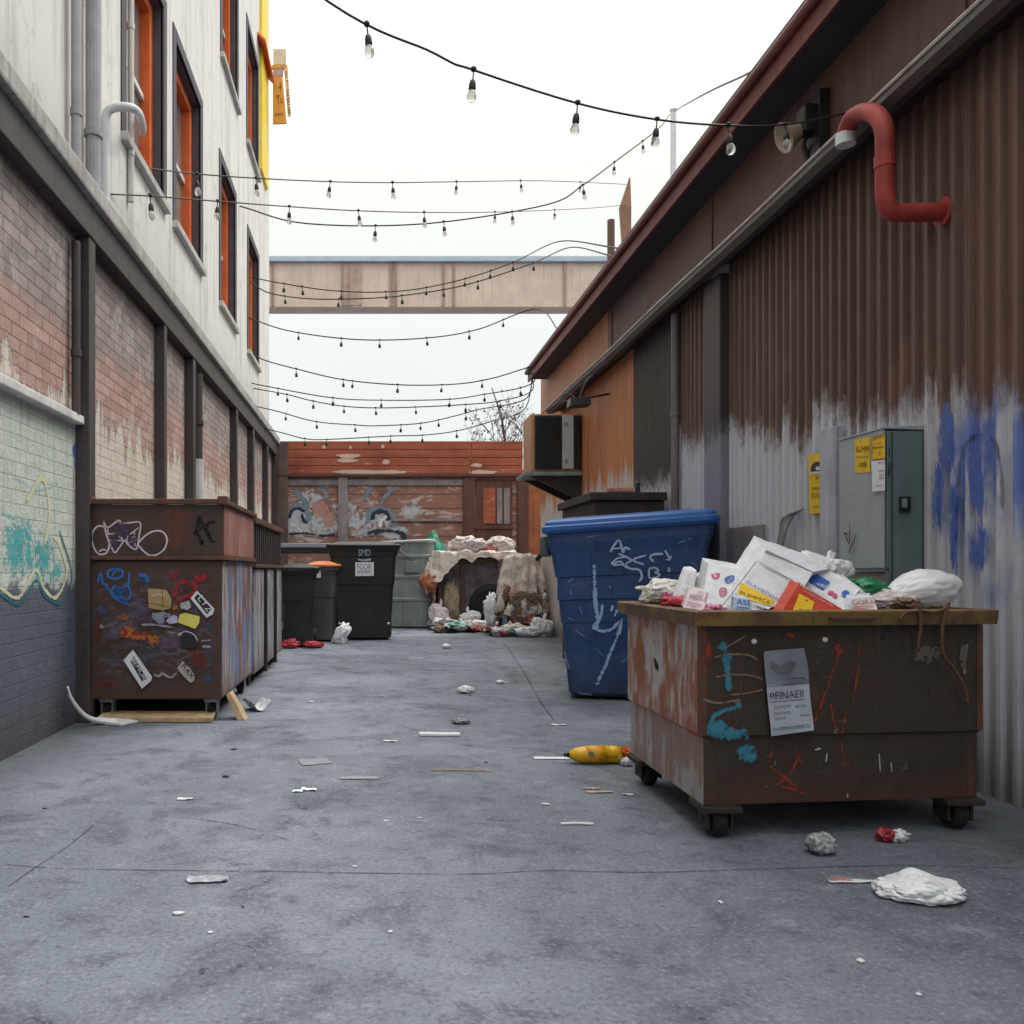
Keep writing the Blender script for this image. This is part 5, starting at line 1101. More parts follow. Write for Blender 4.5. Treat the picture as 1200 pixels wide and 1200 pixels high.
# ================================================================= ELECTRICAL BOX, SIGNS, FITTINGS
eb = thing('electrical_box', 'grey steel electrical cabinet with yellow warning stickers on the ribbed wall', 'electrical box', (2.88, 4.86, .55))
m_eb = std('cabinet grey', lin(158, 164, 170), .4, .08, 3, 70, .06, .18, .15); m_ebd = std('cabinet dark grey', lin(104, 118, 124), .45, .1, 3, 70, .06, .15, .2)
bm = B(); box(bm, 2.782, 2.985, 4.66, 5.06, 1.09, 1.86, .006); eb_body = obj('body', bm, m_eb, eb)
bm = B(); box(bm, 2.765, 2.781, 4.645, 5.08, 1.11, 1.868, .004); obj('front_door', bm, m_eb, eb)
bm = B(); box(bm, 2.784, 2.983, 4.636, 4.6595, .98, 1.857, .004); dr2 = obj('end_door', bm, m_ebd, eb)
bm = B(); box(bm, 2.808, 2.813, 4.632, 4.6365, .99, 1.85, .0015); obj('seam', bm, m_blackmetal, dr2)
bm = B(); hexa(bm, [V(2.76, 4.63, 1.868), V(2.99, 4.63, 1.861), V(2.99, 5.085, 1.861), V(2.76, 5.085, 1.868), V(2.76, 4.63, 1.878), V(2.99, 4.63, 1.886), V(2.99, 5.085, 1.886), V(2.76, 5.085, 1.878)], .003); obj('lid', bm, m_eb, eb)
bm = B(); box(bm, 2.81, 2.985, 4.68, 5.05, .45, 1.088, .006); obj('plinth', bm, std('beige plinth', lin(150, 142, 132), .8, .2, 5, 50, .2, .3, .3), eb)
es = Surf((2.765, 0, 0), (-1, 0, 0)).zoom(930, 490, 160 / 1200)
s = patch(es, [(537, 190), (668, 165), (674, 475), (540, 483)], m_yel, eb)
bm = B(); text(bm, 'BUMM', es, (548, 302), (656, 298), .035); text(bm, 'FHMO CMP', es, (546, 352), (656, 348), .010); text(bm, '1IB', es, (580, 432), (640, 430), .028); text(bm, 'i', es, (588, 215), (594, 213), .012); obj('lettering', bm, std('brown print', lin(96, 58, 22), .6), s)
s = patch(es, [(684, 162), (803, 138), (803, 360), (684, 374)], m_yel, eb)
bm = B(); text(bm, 'AEJ NOY', es, (692, 192), (792, 172), .014); text(bm, 'ODANAO', es, (694, 274), (790, 262), .014); text(bm, 'TAP', es, (716, 234), (770, 226), .009); text(bm, '?', es, (748, 330), (762, 328), .022)
strokes(es, [([(688, 166), (800, 143)], .004), ([(688, 368), (800, 356)], .005), ([(688, 166), (688, 368)], .004)], None, None, bm=bm, smooth=False); obj('lettering', bm, std('red brown print', lin(120, 40, 20), .6), s)
s = patch(es, [(684, 378), (803, 366), (803, 636), (692, 646)], m_stk, eb)
bm = B(); text(bm, 'NOTLE', es, (742, 408), (798, 404), .014); text(bm, 'CEN', es, (740, 474), (794, 470), .012); text(bm, 'GAT', es, (750, 512), (792, 508), .012); text(bm, '2AB', es, (746, 540), (792, 536), .012); text(bm, 'Ma.ECL', es, (724, 606), (796, 596), .010); obj('lettering', bm, m_inkfade, s)
strokes(es, [([(492, 918), (492, 1000), (490, 1110)], .008), ([(482, 1190), (500, 1140), (530, 1075), (546, 1024)], .010), ([(440, 1018), (466, 1014), (462, 1040), (470, 1068)], .010), ([(462, 1050), (490, 1110)], .008)], paint('thin black spray', (.015, .015, .018, 1), .3, 1.5), eb)
en = Surf((0, 4.636, 0), (0, -1, 0)).zoom(930, 490, 160 / 1200); en.k = 20
bm = B(); P = [en.pt(*q, 0) for q in ((922, 830), (1020, 830), (1020, 690), (922, 690))]; Q = [p + V(0, -.014, 0) for p in P]; hexa(bm, [Q[0], Q[1], P[1], P[0], Q[3], Q[2], P[2], P[3]], .004); lk = obj('lock', bm, m_black, dr2)
bm = B(); P = [en.pt(*q, .0145) for q in ((950, 790), (992, 790), (992, 706), (950, 706))]; Q = [p + V(0, -.008, 0) for p in P]; hexa(bm, [Q[0], Q[1], P[1], P[0], Q[3], Q[2], P[2], P[3]], .003); obj('lock_plate', bm, m_grey, eb)
strokes(en, [([(845, 250), (840, 330)], .006), ([(838, 380), (862, 420)], .006), ([(840, 390), (836, 510)], .006), ([(850, 430), (848, 500)], .004)], paint('dark scuffs', lin(56, 64, 70), .4, 1.2), eb)
q = en.pt(826, 1330, 0); bm = B(); lump(bm, q, (.008, .006, .008), 0, sub=2); obj('knob', bm, m_blackmetal, dr2)

sg = Surf((WR - .029, 0, 0), (-1, 0, 0)).zoom(930, 490, 160 / 1200)
wsn = thing('warning_sign', 'tall yellow warning sign with black half dome emblem beside the grey cabinet', 'sign', sg.pt(208, 842, .004))
bm = B(); patch(sg, [(128, 318), (280, 300), (286, 830), (140, 842)], m_yel, None, th=.003, bm=bm, off=.006); obj('board', bm, m_yel, wsn)
sg.k = 24
bm = B(); patch(sg, [(152, 470), (150, 440), (162, 408), (185, 388), (212, 382), (240, 388), (262, 408), (272, 438), (272, 462)], m_ink, None, bm=bm); obj('emblem', bm, m_ink, wsn)
bm = B(); patch(sg, [(148, 474), (274, 464), (276, 482), (148, 490)], m_stk, None, bm=bm); patch(sg, [(190, 440), (212, 420), (236, 438), (230, 455), (200, 457)], m_stk, None, bm=bm); obj('emblem_band', bm, std('sign pale', lin(200, 208, 214), .6), wsn)
bm = B(); text(bm, 'Jp', sg, (188, 535), (220, 530), .024); text(bm, 'EASEE M.A', sg, (160, 634), (282, 628), .022); text(bm, 'ISUUMM', sg, (152, 702), (282, 698), .034); text(bm, 'TARINE IUID', sg, (160, 788), (276, 784), .015); obj('lettering', bm, std('dark red print', lin(92, 40, 20), .6), wsn)

# red vent pipe hooked over the gutter
rp = thing('vent_pipe', 'red pipe hooked over the gutter and bending into the ribbed wall', 'pipe', (2.7, 4.6, 3.0))
pp = Surf((2.69, 0, 0), (-1, 0, 0)); P = [pp.pt(x, y, 0) for x, y in ((990, 166), (993, 150), (1000, 137), (1014, 131), (1028, 136), (1036, 152), (1037, 185), (1037, 222))]
P += [V(2.705, P[-1].y - .0, 3.02), V(2.76, P[-1].y + .0, 2.985), V(3.0, P[-1].y - .02, 2.98)]
m_redp = std('red pipe paint', lin(156, 52, 44), .62, .3, 4, 60, .1, .4, .3)
bm = B(); tube(bm, catmull(P, 6), .047, 16); obj('pipe', bm, m_redp, rp, True)
bm = B(); tube(bm, [V(2.975, P[-1].y, 2.98), V(2.995, P[-1].y, 2.98)], .075, 18); obj('flange', bm, m_redp, rp)
bm = B(); q = pp.pt(1037, 190, 0); tube(bm, [q - V(0, 0, .03), q + V(0, 0, .03)], .052, 16); obj('collar', bm, m_redp, rp)
bm = B(); q = pp.pt(991, 160, 0); tube(bm, [q - V(0, 0, .05), q + V(0, 0, .015)], .053, 16); obj('collar', bm, m_whitepaint, rp)

# flood lamp above the gutter
fl = thing('flood_lamp', 'dark flood lamp with pale reflector mounted on the upper brown wall', 'lamp', (2.97, 5.8, 3.95))
c0 = at(945, 156, 5.72)
bm = B(); box(bm, 2.93, 2.998, 5.62, 5.78, 3.86, 4.28, .006); obj('mount', bm, m_blackmetal, fl)
bm = B(); tube(bm, [V(2.94, 5.7, 4.05), c0 + V(0, 0, .02)], .02, 8); box(bm, c0.x - .05, c0.x + .05, 5.64, 5.76, c0.z - .02, c0.z + .16, .01); obj('housing', bm, m_blackmetal, fl)
bm = B(); t_ = B(); loft(t_, [[V(0.05 * k0 * math.cos(a), .05 * k0 * math.sin(a), z) for a in [2 * math.pi * i / 18 for i in range(18)]] for k0, z in ((.9, 0), (1.2, .03), (2.0, .12), (2.05, .125), (1.9, .12), (.8, .02))], True, True)
bmesh.ops.rotate(t_, verts=t_.verts, cent=(0, 0, 0), matrix=Matrix.Rotation(math.radians(-115), 3, 'Y')); bmesh.ops.translate(t_, verts=t_.verts, vec=c0 + V(-.04, 0, .02)); append(bm, t_)
obj('reflector', bm, std('pale reflector', lin(180, 160, 138), .35, .2), fl, True)
bm = B(); tube(bm, catmull([c0 + V(0, 0, -.03), c0 + V(-.02, 0, -.1), V(2.9, 5.7, 3.80), V(2.95, 5.72, 3.74)], 5), .012, 7); tube(bm, catmull([c0 + V(0, .05, -.03), c0 + V(.03, .05, -.12), V(2.93, 5.8, 3.76)], 5), .01, 7); obj('bracket', bm, m_blackmetal, fl)

# wall lamp above the air conditioner
wl = thing('wall_lamp', 'black box shaped wall lamp hanging from the gutter above the air conditioner', 'lamp', (2.6, 10.9, 3.2))
c1 = at(678, 471, 10.9)
bm = B(); hexa(bm, [c1 + V(-.13, -.1, -.07), c1 + V(.14, -.1, -.05), c1 + V(.14, .12, -.05), c1 + V(-.13, .12, -.07), c1 + V(-.12, -.08, .04), c1 + V(.13, -.08, .055), c1 + V(.13, .1, .055), c1 + V(-.12, .1, .04)], .008); obj('housing', bm, m_black, wl)
bm = B(); tube(bm, catmull([c1 + V(.03, 0, .05), c1 + V(.05, .0, .14), c1 + V(.12, .0, .28), V(2.84, 10.9, 3.6)], 5), .022, 8); tube(bm, [c1 + V(.1, .0, .05), V(2.99, 10.9, 3.35)], .014, 7); obj('arm', bm, m_blackmetal, wl)
bm = B(); tube(bm, catmull([c1 + V(-.02, .05, .04), at(655, 472, 11.6), at(640, 482, 12.2)], 6), .008, 6); tube(bm, catmull([c1 + V(.0, .05, .05), at(662, 462, 11.6), at(636, 484, 12.4)], 6), .007, 6); obj('cable', bm, m_wire, wl)

# air conditioner
ac = thing('air_conditioner', 'boxy air conditioner with a dark grille on a shelf high on the orange wall', 'air conditioner', (2.62, 12.6, 2.44))
m_acb = std('ac casing', lin(182, 132, 96), .55, .15, 4, 60, .1, .3, .2)
bm = B(); box(bm, 2.26, 2.975, 12.34, 12.98, 2.53, 3.36, .015); obj('casing', bm, m_acb, ac)
bm = B(); box(bm, 2.31, 2.70, 12.30, 12.338, 2.56, 3.33, .006)
for k in range(22): box(bm, 2.325, 2.688, 12.285, 12.299, 2.585 + k * .0335, 2.600 + k * .0335, 0)
obj('grille', bm, m_black, ac)
bm = B(); box(bm, 2.704, 2.87, 12.30, 12.338, 2.56, 3.33, .006); pn = obj('control_panel', bm, std('ac panel', lin(172, 174, 176), .45, .1, 4, 60, .05, .2), ac)
bm = B(); box(bm, 2.73, 2.79, 12.292, 12.2995, 3.18, 3.23, .003); box(bm, 2.74, 2.78, 12.285, 12.2915, 2.64, 2.7, .003); obj('controls', bm, m_grey, pn)
bm = B(); box(bm, 2.874, 2.965, 12.30, 12.338, 2.56, 3.33, .004)
for k in range(16): box(bm, 2.88, 2.96, 12.288, 12.2995, 2.60 + k * .045, 2.618 + k * .045, 0)
obj('vent', bm, m_black, ac)
bm = B(); box(bm, 2.16, 2.985, 12.24, 13.02, 2.455, 2.512, .01); box(bm, 2.2, 2.98, 12.35, 12.9, 2.513, 2.529, .0); obj('shelf', bm, std('shelf grey', lin(120, 132, 134), .5, .2, 5, 60, .1, .3), ac)
for y in (12.35, 12.92):
    bm = B(); hexa(bm, [V(2.975, y - .02, 2.1), V(2.985, y - .02, 2.1), V(2.985, y + .02, 2.1), V(2.975, y + .02, 2.1), V(2.25, y - .02, 2.452), V(2.985, y - .02, 2.452), V(2.985, y + .02, 2.452), V(2.25, y + .02, 2.452)]); obj('bracket', bm, m_darksteel, ac)

# blade sign on the white building
bl = thing('hanging_sign', 'orange lettered sign projecting from the far corner of the white building', 'sign', (-2.0, 16.9, 9.9))
YS = 16.9; ss_ = Surf((0, YS, 0), (0, -1, 0)).zoom(200, 50, .125)
m_os = std('orange sign', lin(226, 158, 66), .55, .12, 4, 60, .08, .2)
def plate(name, pts, y0, th, m, par):
    sf = Surf((0, y0, 0), (0, -1, 0)).zoom(200, 50, .125); bm = B(); a_ = [bm.verts.new(sf.pt(x, y, 0)) for x, y in pts]; b_ = [bm.verts.new(v.co + V(0, th, 0)) for v in a_]; n = len(a_)
    bm.faces.new(a_); bm.faces.new(b_[::-1])
    for k in range(n): bm.faces.new((a_[k], b_[k], b_[(k + 1) % n], a_[(k + 1) % n]))
    return obj(name, bm, m, par)
plate('board', [(958, 320), (1046, 312), (1086, 752), (958, 756)], YS, .05, m_os, bl)
plate('header', [(958, 240), (1058, 240), (1050, 308), (958, 316)], YS, .05, std('sign lilac', lin(176, 160, 172), .6), bl)
plate('top_board', [(962, 60), (1080, 60), (1080, 205), (962, 205)], YS, .05, std('sign pale board', lin(214, 204, 196), .6, .2, 8), bl)
plate('arm', [(945, 210), (1092, 212), (1092, 236), (945, 238)], YS - .01, .07, m_os, bl)
plate('letter_strip', [(1062, 238), (1096, 238), (1128, 684), (1096, 686)], YS - .012, .03, std('sign cream strip', lin(236, 206, 160), .6), bl)
s2_ = Surf((0, YS - .013, 0), (0, -1, 0)).zoom(200, 50, .125)
bm = B(); text(bm, 'Tu', ss_, (990, 570), (1052, 568), .16); text(bm, 'wwm', ss_, (975, 692), (1056, 690), .07); text(bm, '4', ss_, (1014, 450), (1036, 450), .16)
for k, ch in enumerate('RTEEB'): text(bm, ch, s2_, (1074 + k * 7, 330 + k * 84), (1098 + k * 7, 330 + k * 84), .13)
obj('lettering', bm, std('sign brown letters', lin(126, 72, 26), .6), bl)

# ================================================================= STRING LIGHTS
g = G('bulb glass'); m_bulb = g.done((.75, .74, .70, 1), .08, None, 0, .6); g.b.inputs['Transmission Weight'].default_value = .75; g.b.inputs['IOR'].default_value = 1.2
bmS = B(); tube(bmS, [V(0, 0, .012), V(0, 0, -.004)], [.016, .014], 8); tube(bmS, [V(0, 0, -.004), V(0, 0, -.055)], .004, 6)
loft(bmS, [[V(r_ * math.cos(a), r_ * math.sin(a), z) for a in [2 * math.pi * i / 10 for i in range(10)]] for r_, z in ((.006, -.05), (.014, -.058), (.018, -.075), (.019, -.1), (.017, -.104))])
bmG = B(); loft(bmG, [[V(r_ * math.cos(a), r_ * math.sin(a), z) for a in [2 * math.pi * i / 10 for i in range(10)]] for r_, z in ((.013, -.1045), (.02, -.118), (.025, -.135), (.024, -.15), (.015, -.163), (.004, -.168))])
def mesh_of(bm, name, m):
    bmesh.ops.recalc_face_normals(bm, faces=bm.faces); me = bpy.data.meshes.new(name); bm.to_mesh(me); bm.free(); me.materials.append(m)
    me.polygons.foreach_set('use_smooth', [True] * len(me.polygons)); return me
me_s = mesh_of(bmS, 'bulb_socket', m_wire); me_g = mesh_of(bmG, 'bulb', m_bulb)
def string(label, ctrl, bulbs, r=.006, sc=1.0, glass=True):
    P = [at(*c) if not isinstance(c, Vector) else c for c in ctrl]; C = catmull(P, 10); mid = C[len(C) // 2]
    t = thing('string_lights', label, 'string lights', mid, 'strings of festoon bulbs across the alley')
    bm = B(); tube(bm, C, r, 6); obj('cable', bm, m_wire, t, True)
    px = lambda p: VX + p.x / p.y * F
    for i, b in enumerate(bulbs):
        j = min(range(len(C) - 1), key=lambda k: abs((px(C[k]) + px(C[k + 1])) / 2 - b)); a0, b0 = px(C[j]), px(C[j + 1])
        q = C[j].lerp(C[j + 1], 0 if abs(b0 - a0) < 1e-6 else max(0, min(1, (b - a0) / (b0 - a0))))
        o = bpy.data.objects.new('bulb_socket', me_s); COL.objects.link(o); o.parent = t; o.location = q - mid; s = sc * random.uniform(.92, 1.08); o.scale = (s, s, s); o.rotation_euler = (random.uniform(-.12, .12), random.uniform(-.12, .12), random.uniform(0, 6))
        if glass: u = bpy.data.objects.new('bulb', me_g); COL.objects.link(u); u.parent = o
    return t
string('nearest festoon string with large clear bulbs reaching the flood lamp over the gutter', [V(WL, 3.55, 5.3), (330, -40, 4.05), (510, 63, 4.3), (555, 82, 4.4), (677, 121, 4.65), (770, 140, 4.85), (853, 147, 5.05), (920, 146, 5.3), (1000, 131, 5.3)], [430, 555, 677, 770, 853, 920], .006, 1.0)
t_ = thing('overhead_wire', 'thin bare wire running from the white pole to the warehouse eave', 'wire', at(840, 105, 8)); bm = B(); tube(bm, catmull([V(at(789, 131, 18.9).x, 18.9, at(789, 131, 18.9).z), at(826, 110, 10), at(875, 87, 7.2), V(2.7, 5.6, 4.5)], 8), .009, 6); obj('cable', bm, m_wire, t_)
string('steep festoon string dropping left from the white pole', [at(785, 134, 18.7), (770, 152, 16.5), (720, 190, 15.6), (683, 217, 15.2), (640, 240, 15), (500, 262, 14.5), (360, 262, 14), V(WL, 13.6, 6.9)], [766, 753, 720, 683, 600, 520, 440], .012, 1.5)
string('high festoon string nearly level, crossing in front of the second storey windows', [V(WL, 6.9, 4.14), (180, 230, 7.6), (257, 236, 8.6), (337, 242, 9.6), (420, 247, 10.5), (507, 249, 12.2), (600, 248, 15), (690, 244, 18), at(734, 240, 19.95)], [176, 255, 339, 420, 497, 580, 650], .007, 1.25)
string('topmost level festoon string from the tall orange framed windows', [V(WL, 7.85, 4.8), (257, 206, 9), (363, 212, 10), (450, 214, 11), (534, 213, 12.2), (640, 212, 15.5), at(734, 216, 19.95)], [230, 300, 387, 460, 535, 610, 680], .007, 1.25)
FAR = [('upper sagging festoon string in front of the footbridge', [(295, 325), (330, 332), (395, 341), (470, 341), (540, 328), (600, 308), (655, 283)], [333, 354, 400, 452, 500, 545, 575, 601], 14.2),
       ('lower sagging festoon string in front of the footbridge', [(293, 330), (315, 343), (360, 350), (420, 350), (475, 346), (545, 334), (620, 310), (668, 290)], [334, 397, 471, 520, 560, 625], 14.6),
       ('festoon string just below the footbridge with widely spaced bulbs', [(290, 372), (340, 388), (420, 398), (500, 396), (560, 386), (628, 362)], [350, 400, 445, 500, 550, 590], 14.4),
       ('festoon string in the clear sky, uppermost of those above the fence', [(292, 412), (310, 422), (350, 433), (403, 445), (470, 451), (535, 450), (578, 443), (622, 430)], [347, 402, 413, 466, 518, 565, 619], 14.5),
       ('festoon string crossing the middle of the sky above the fence', [(295, 449), (314, 453), (388, 466), (447, 469), (525, 468), (568, 462), (608, 455), (626, 447)], [326, 390, 447, 527, 568, 610], 14.9),
       ('festoon string just under the middle one, sagging unevenly', [(297, 455), (335, 462), (367, 470), (403, 476), (440, 478), (487, 477), (546, 474), (585, 470), (622, 459)], [336, 367, 403, 440, 487, 546, 586], 15.3),
       ('low festoon string second above the red fence top', [(299, 476), (325, 482), (370, 494), (417, 498), (440, 499), (493, 496), (535, 487), (560, 480), (615, 468)], [335, 371, 416, 470, 493, 514, 546], 15.7),
       ('lowest festoon string close over the red fence top', [(302, 500), (330, 507), (357, 514), (383, 515), (458, 511), (495, 510), (535, 505), (575, 494), (614, 480)], [357, 383, 432, 458, 495, 535], 16.2)]
for k_, (lab, pts, bulbs, d) in enumerate(FAR):
    C = [V(WL, pts[0][0] and WL / ((pts[0][0] - VX) / F), H + (VY - pts[0][1]) / F * WL / ((pts[0][0] - VX) / F))] + [(x, y, d + .25 * math.sin(x)) for x, y in pts[1:]]
    C.append(V(2.7, 9.2 + k_ * .25, 4.56) if k_ < 2 else V(2.69, 12.4, 4.56) if k_ == 2 else V(2.69, 14.95 - .07 * k_, 4.57 - .02 * k_))
    string(lab, C, bulbs, .010, 1.25, False)

# ================================================================= MORE RUBBISH IN THE OPEN DUMPSTER
def bag(name, c, rad, m, lab, cat, seed, knot=None, amp=.10, sub=5):
    """a thin plastic bag: soft lobes, sharp creases gathered towards its knot"""
    bm = B(); t_ = B(); bmesh.ops.create_icosphere(t_, subdivisions=sub, radius=1.0); o_ = V(seed * 2.1, seed, seed * .7); kd = Vector(knot or (0, 0, 1)).normalized()
    for v in t_.verts:
        d = v.co.normalized(); up = max(0, d.dot(kd)); ang = math.atan2(d.cross(kd).dot(V(.3, .8, .5)), d.dot(V(.8, -.3, .2)))
        k = 1 + amp * noise.fractal(d * 1.8 + o_, 1, 2, 4) - .10 * (1 - abs(noise.noise(d * 2.6 + o_))) ** 7 - .05 * (1 - abs(noise.noise(d * 6 + o_))) ** 6 + .05 * up * math.sin(ang * 9)
        k *= 1 - .45 * max(0, up - .55) / .45 + (.45 if up > .985 else 0)
        v.co = Vector(c) + V(d.x * rad[0] * k, d.y * rad[1] * k, d.z * rad[2] * k)
    append(bm, t_); return obj(name, bm, m, smooth=True, label=lab, cat=cat)
m_bagp = std('pinkish white bag', lin(212, 200, 202), .4, .15, 7, 30, .15, 0, .25, (.5, .38, .38, 1)); m_bagy = std('yellowed white bag', lin(206, 204, 196), .4, .15, 7, 30, .15, 0, .3, (.42, .4, .36, 1))
bag('plastic_bag', at(776, 694, 4.22), (.13, .1, .07), m_bagy, 'limp off white bag behind the narrow white sack at the left end', 'bag', 3, (-1, 0, .4))
bag('plastic_bag', at(842, 682, 4.25), (.14, .12, .12), m_bagp, 'pinkish white bag behind the carton with red and blue marks', 'bag', 5, (-.3, 0, 1))
bag('plastic_bag', at(968, 668, 4.12), (.13, .1, .09), m_bagw, 'round white bag behind the blue logo carton', 'bag', 8, (.2, 0, 1))
bag('plastic_bag', at(998, 702, 3.86), (.09, .07, .055), m_bagy, 'small off white bag in front of the bright green bag', 'bag', 11, (1, 0, .4))
bag('refuse_sack', at(1035, 706, 3.95), (.15, .11, .06), m_bagp, 'pinkish white sack lying before the big knotted white sack', 'refuse sack', 14, (-1, 0, .2))
for (nm_, quad_, ds_, c_, txt_, tm_, lab_) in (('packet', [(800, 712), (826, 717), (832, 694), (808, 688)], (3.78, 3.74, 3.78, 3.8), m_bagp, 'MOLI', m_pinkp, 'small pinkish packet with pink lettering before the narrow white sack'),
        ('packet', [(858, 716), (884, 719), (878, 702), (860, 698)], (3.62, 3.61, 3.63, 3.65), std('packet pale blue', lin(176, 196, 216), .5, .15, 8), 'ASE', m_bluep, 'pale blue packet with blue lettering below the yellow lettered band'),
        ('packet', [(992, 716), (1030, 716), (1026, 698), (996, 700)], (3.66, 3.66, 3.7, 3.7), m_boxw, 'GORA', m_red, 'flat white packet with red lettering before the green bag'),
        ('packet', [(936, 668), (968, 678), (978, 656), (948, 646)], (3.96, 3.94, 4.02, 4.04), m_boxw, 'TIKE', m_purple, 'white packet with purple lettering leaning behind the opened flap')):
    o, sf = slab(nm_, quad_, ds_, (.01, .06, .01), c_, lab_, 'packet', .003)
    (ax, ay), (bx1, by1), (cx1, cy1), (dx1, dy1) = quad_
    lp_ = lambda u, v: (ax + (bx1 - ax) * u + (dx1 - ax) * v, ay + (by1 - ay) * u + (dy1 - ay) * v)
    bm = B(); text(bm, txt_, sf, lp_(.15, .5), lp_(.85, .5), .022); strokes(sf, [([lp_(.12, .3), lp_(.8, .3)], .004), ([lp_(.12, .18), lp_(.6, .18)], .003)], None, None, bm=bm); obj('print', bm, tm_, o)
for k_, (px_, py_, d_, nm_, cc_) in enumerate(((786, 706, 3.95, 'red', lin(176, 50, 58)), (838, 716, 3.72, 'pink', lin(196, 120, 150)), (1000, 712, 3.72, 'blue', lin(70, 104, 170)), (1062, 708, 3.8, 'brown', lin(120, 92, 70)), (985, 690, 4.0, 'tan', lin(190, 170, 140)))):
    o = obj('crumpled_wrapper', lump(B(), at(px_, py_, d_), (.05, .04, .03), .45, 2.6, 130 + k_, 4, None, .25), std('wrapper ' + nm_, cc_, .45, .3, 16, 40, .2), smooth=True, label='crumpled %s wrapper among the bags in the open dumpster' % nm_, cat='wrapper')

# ================================================================= RUBBISH PILES
cb = thing('cabinet', 'broken brown wooden cabinet with an open front under a pale dirty blanket', 'cabinet', (1.85, 16.4, 0))
m_cw = std('old brown wood', lin(84, 64, 54), .75, .3, 4, 50, .25, .4, .3)
for x, y in ((1.24, 16.085), (1.66, 16.085), (2.56, 16.085), (1.24, 16.785), (2.56, 16.785)):
    bm = B(); box(bm, x - .04, x + .04, y - .035, y + .035, 0, 1.32, .006); obj('leg', bm, m_cw, cb)
bm = B(); box(bm, 1.18, 2.62, 16.03, 16.84, 1.322, 1.37, .006); box(bm, 1.285, 1.615, 16.06, 16.11, 1.2, 1.32, .004); box(bm, 1.705, 2.515, 16.06, 16.11, 1.22, 1.32, .004); obj('top', bm, m_cw, cb)
bm = B(); box(bm, 1.285, 2.515, 16.34, 16.38, .08, 1.31, 0); obj('back_panel', bm, std('painted back panel', lin(138, 132, 142), .8, .6, 5, 40, .1, .4, .5, lin(150, 96, 84)), cb)
bm = B(); box(bm, 1.705, 2.515, 16.1, 16.335, .06, .1, .003); obj('shelf', bm, m_cw, cb)
bm = B(); wheel(bm, (0, 0, 0), .42, .2, 'Y', 28, 0, 1); bmesh.ops.rotate(bm, verts=bm.verts, cent=(0, 0, 0), matrix=Matrix.Rotation(.22, 3, 'X')); bmesh.ops.translate(bm, verts=bm.verts, vec=V(2.2, 16.08, .42)); obj('tyre', bm, [m_rubber, m_black], label='black tyre leaning inside the open front of the broken cabinet', cat='tyre')
def drape(name, x0, x1, y0, y1, zt, over, m, label, cat, seed=0, amp=.05, hang=(.5, .5, .5), n=72, front=None):
    """cloth lying over a box: falls at left, front and right edges"""
    bm = B(); hl, hf, hr = hang; gsd = []
    for i in range(n):
        row = []
        for j in range(n):
            s = -hl + (x1 - x0 + hl + hr) * i / (n - 1); hf = front(s) if front else hang[1]; t = -hf + (y1 - y0 + hf) * j / (n - 1)
            dl, dr_, df = max(0, -s), max(0, s - (x1 - x0)), max(0, -t)
            dz = max(dl, dr_, df); 
            nz = noise.fractal(V(s * 4 + seed, t * 4, seed), .8, 2.1, 5); nw = noise.noise(V(s * 7, t * 7 + dz * 1.5, seed + 4))
            x = x0 + min(max(s, 0), x1 - x0) - min(dl, .35) * .35 - .04 * (dl > 0) + dr_ * .12 + amp * .7 * nw * (dz > .02)
            y = y0 + max(t, 0) - df * .12 - .03 * (df > 0) + amp * .8 * noise.noise(V(s * 6, dz * 2, seed + 8)) * (df > 0)
            z = zt + amp * nz - dz * .93 - (max(0, dz - .0) * .12 * nw)
            row.append(bm.verts.new(V(x, y, max(.012 + .01 * abs(nw), z))))
        gsd.append(row)
    for i in range(n - 1):
        for j in range(n - 1): bm.faces.new((gsd[i][j], gsd[i + 1][j], gsd[i + 1][j + 1], gsd[i][j + 1]))
    return obj(name, bm, m, smooth=True, label=label, cat=cat, recalc=False)
m_blk = std('dirty blanket', lin(220, 210, 200), .95, .25, 5, 40, .6, .3, .55, lin(134, 108, 96)); m_rug = std('dirty rug', lin(214, 202, 192), .95, .3, 6, 30, .7, .5, .7, lin(120, 96, 88), low=.5)
drape('blanket', 1.12, 2.66, 15.98, 16.8, 1.44, 0, m_blk, 'pale dirty blanket draped over the top of the broken cabinet', 'blanket', 3, .07, (.8, .12, .08), front=lambda s: .16 + .5 * max(0, min(1, 1 - s / .55)) ** 1.2 + .05 * math.sin(s * 11))
lp = lambda name, c, r, m, lab, cat, seed, amp=.3, fq=2.2, cr=.15, flat=None: obj(name, lump(B(), c, r, amp, fq, seed, 4, flat, cr), m, smooth=True, label=lab, cat=cat)
m_cloth = std('white cloth heap', lin(214, 206, 200), .9, .18, 5, 40, .4, 0, .35, lin(160, 130, 120))
lp('cloth_bundle', V(1.75, 16.35, 1.58), (.34, .28, .17), m_cloth, 'left white cloth bundle on top of the blanket covered cabinet', 'cloth bundle', 5)
lp('cloth_bundle', V(2.42, 16.35, 1.58), (.26, .25, .17), m_cloth, 'right white cloth bundle on top of the blanket covered cabinet', 'cloth bundle', 8)
lp('red_cloth', V(2.05, 16.15, 1.50), (.26, .1, .05), std('dull red cloth', lin(170, 96, 88), .9, .3, 9, 40, .3), 'dull red rag folded between the two white cloth bundles', 'rag', 12, .35)
lp('orange_cloth', V(1.02, 15.98, .90), (.17, .15, .2), std('orange stained cloth', lin(186, 118, 84), .9, .4, 9, 30, .5, 0, .5, lin(120, 50, 40)), 'orange stained cloth bunched at the left corner of the cabinet blanket', 'cloth', 14, .4, 3)
bm = B(); t_ = B(); bmesh.ops.create_icosphere(t_, subdivisions=4, radius=1)
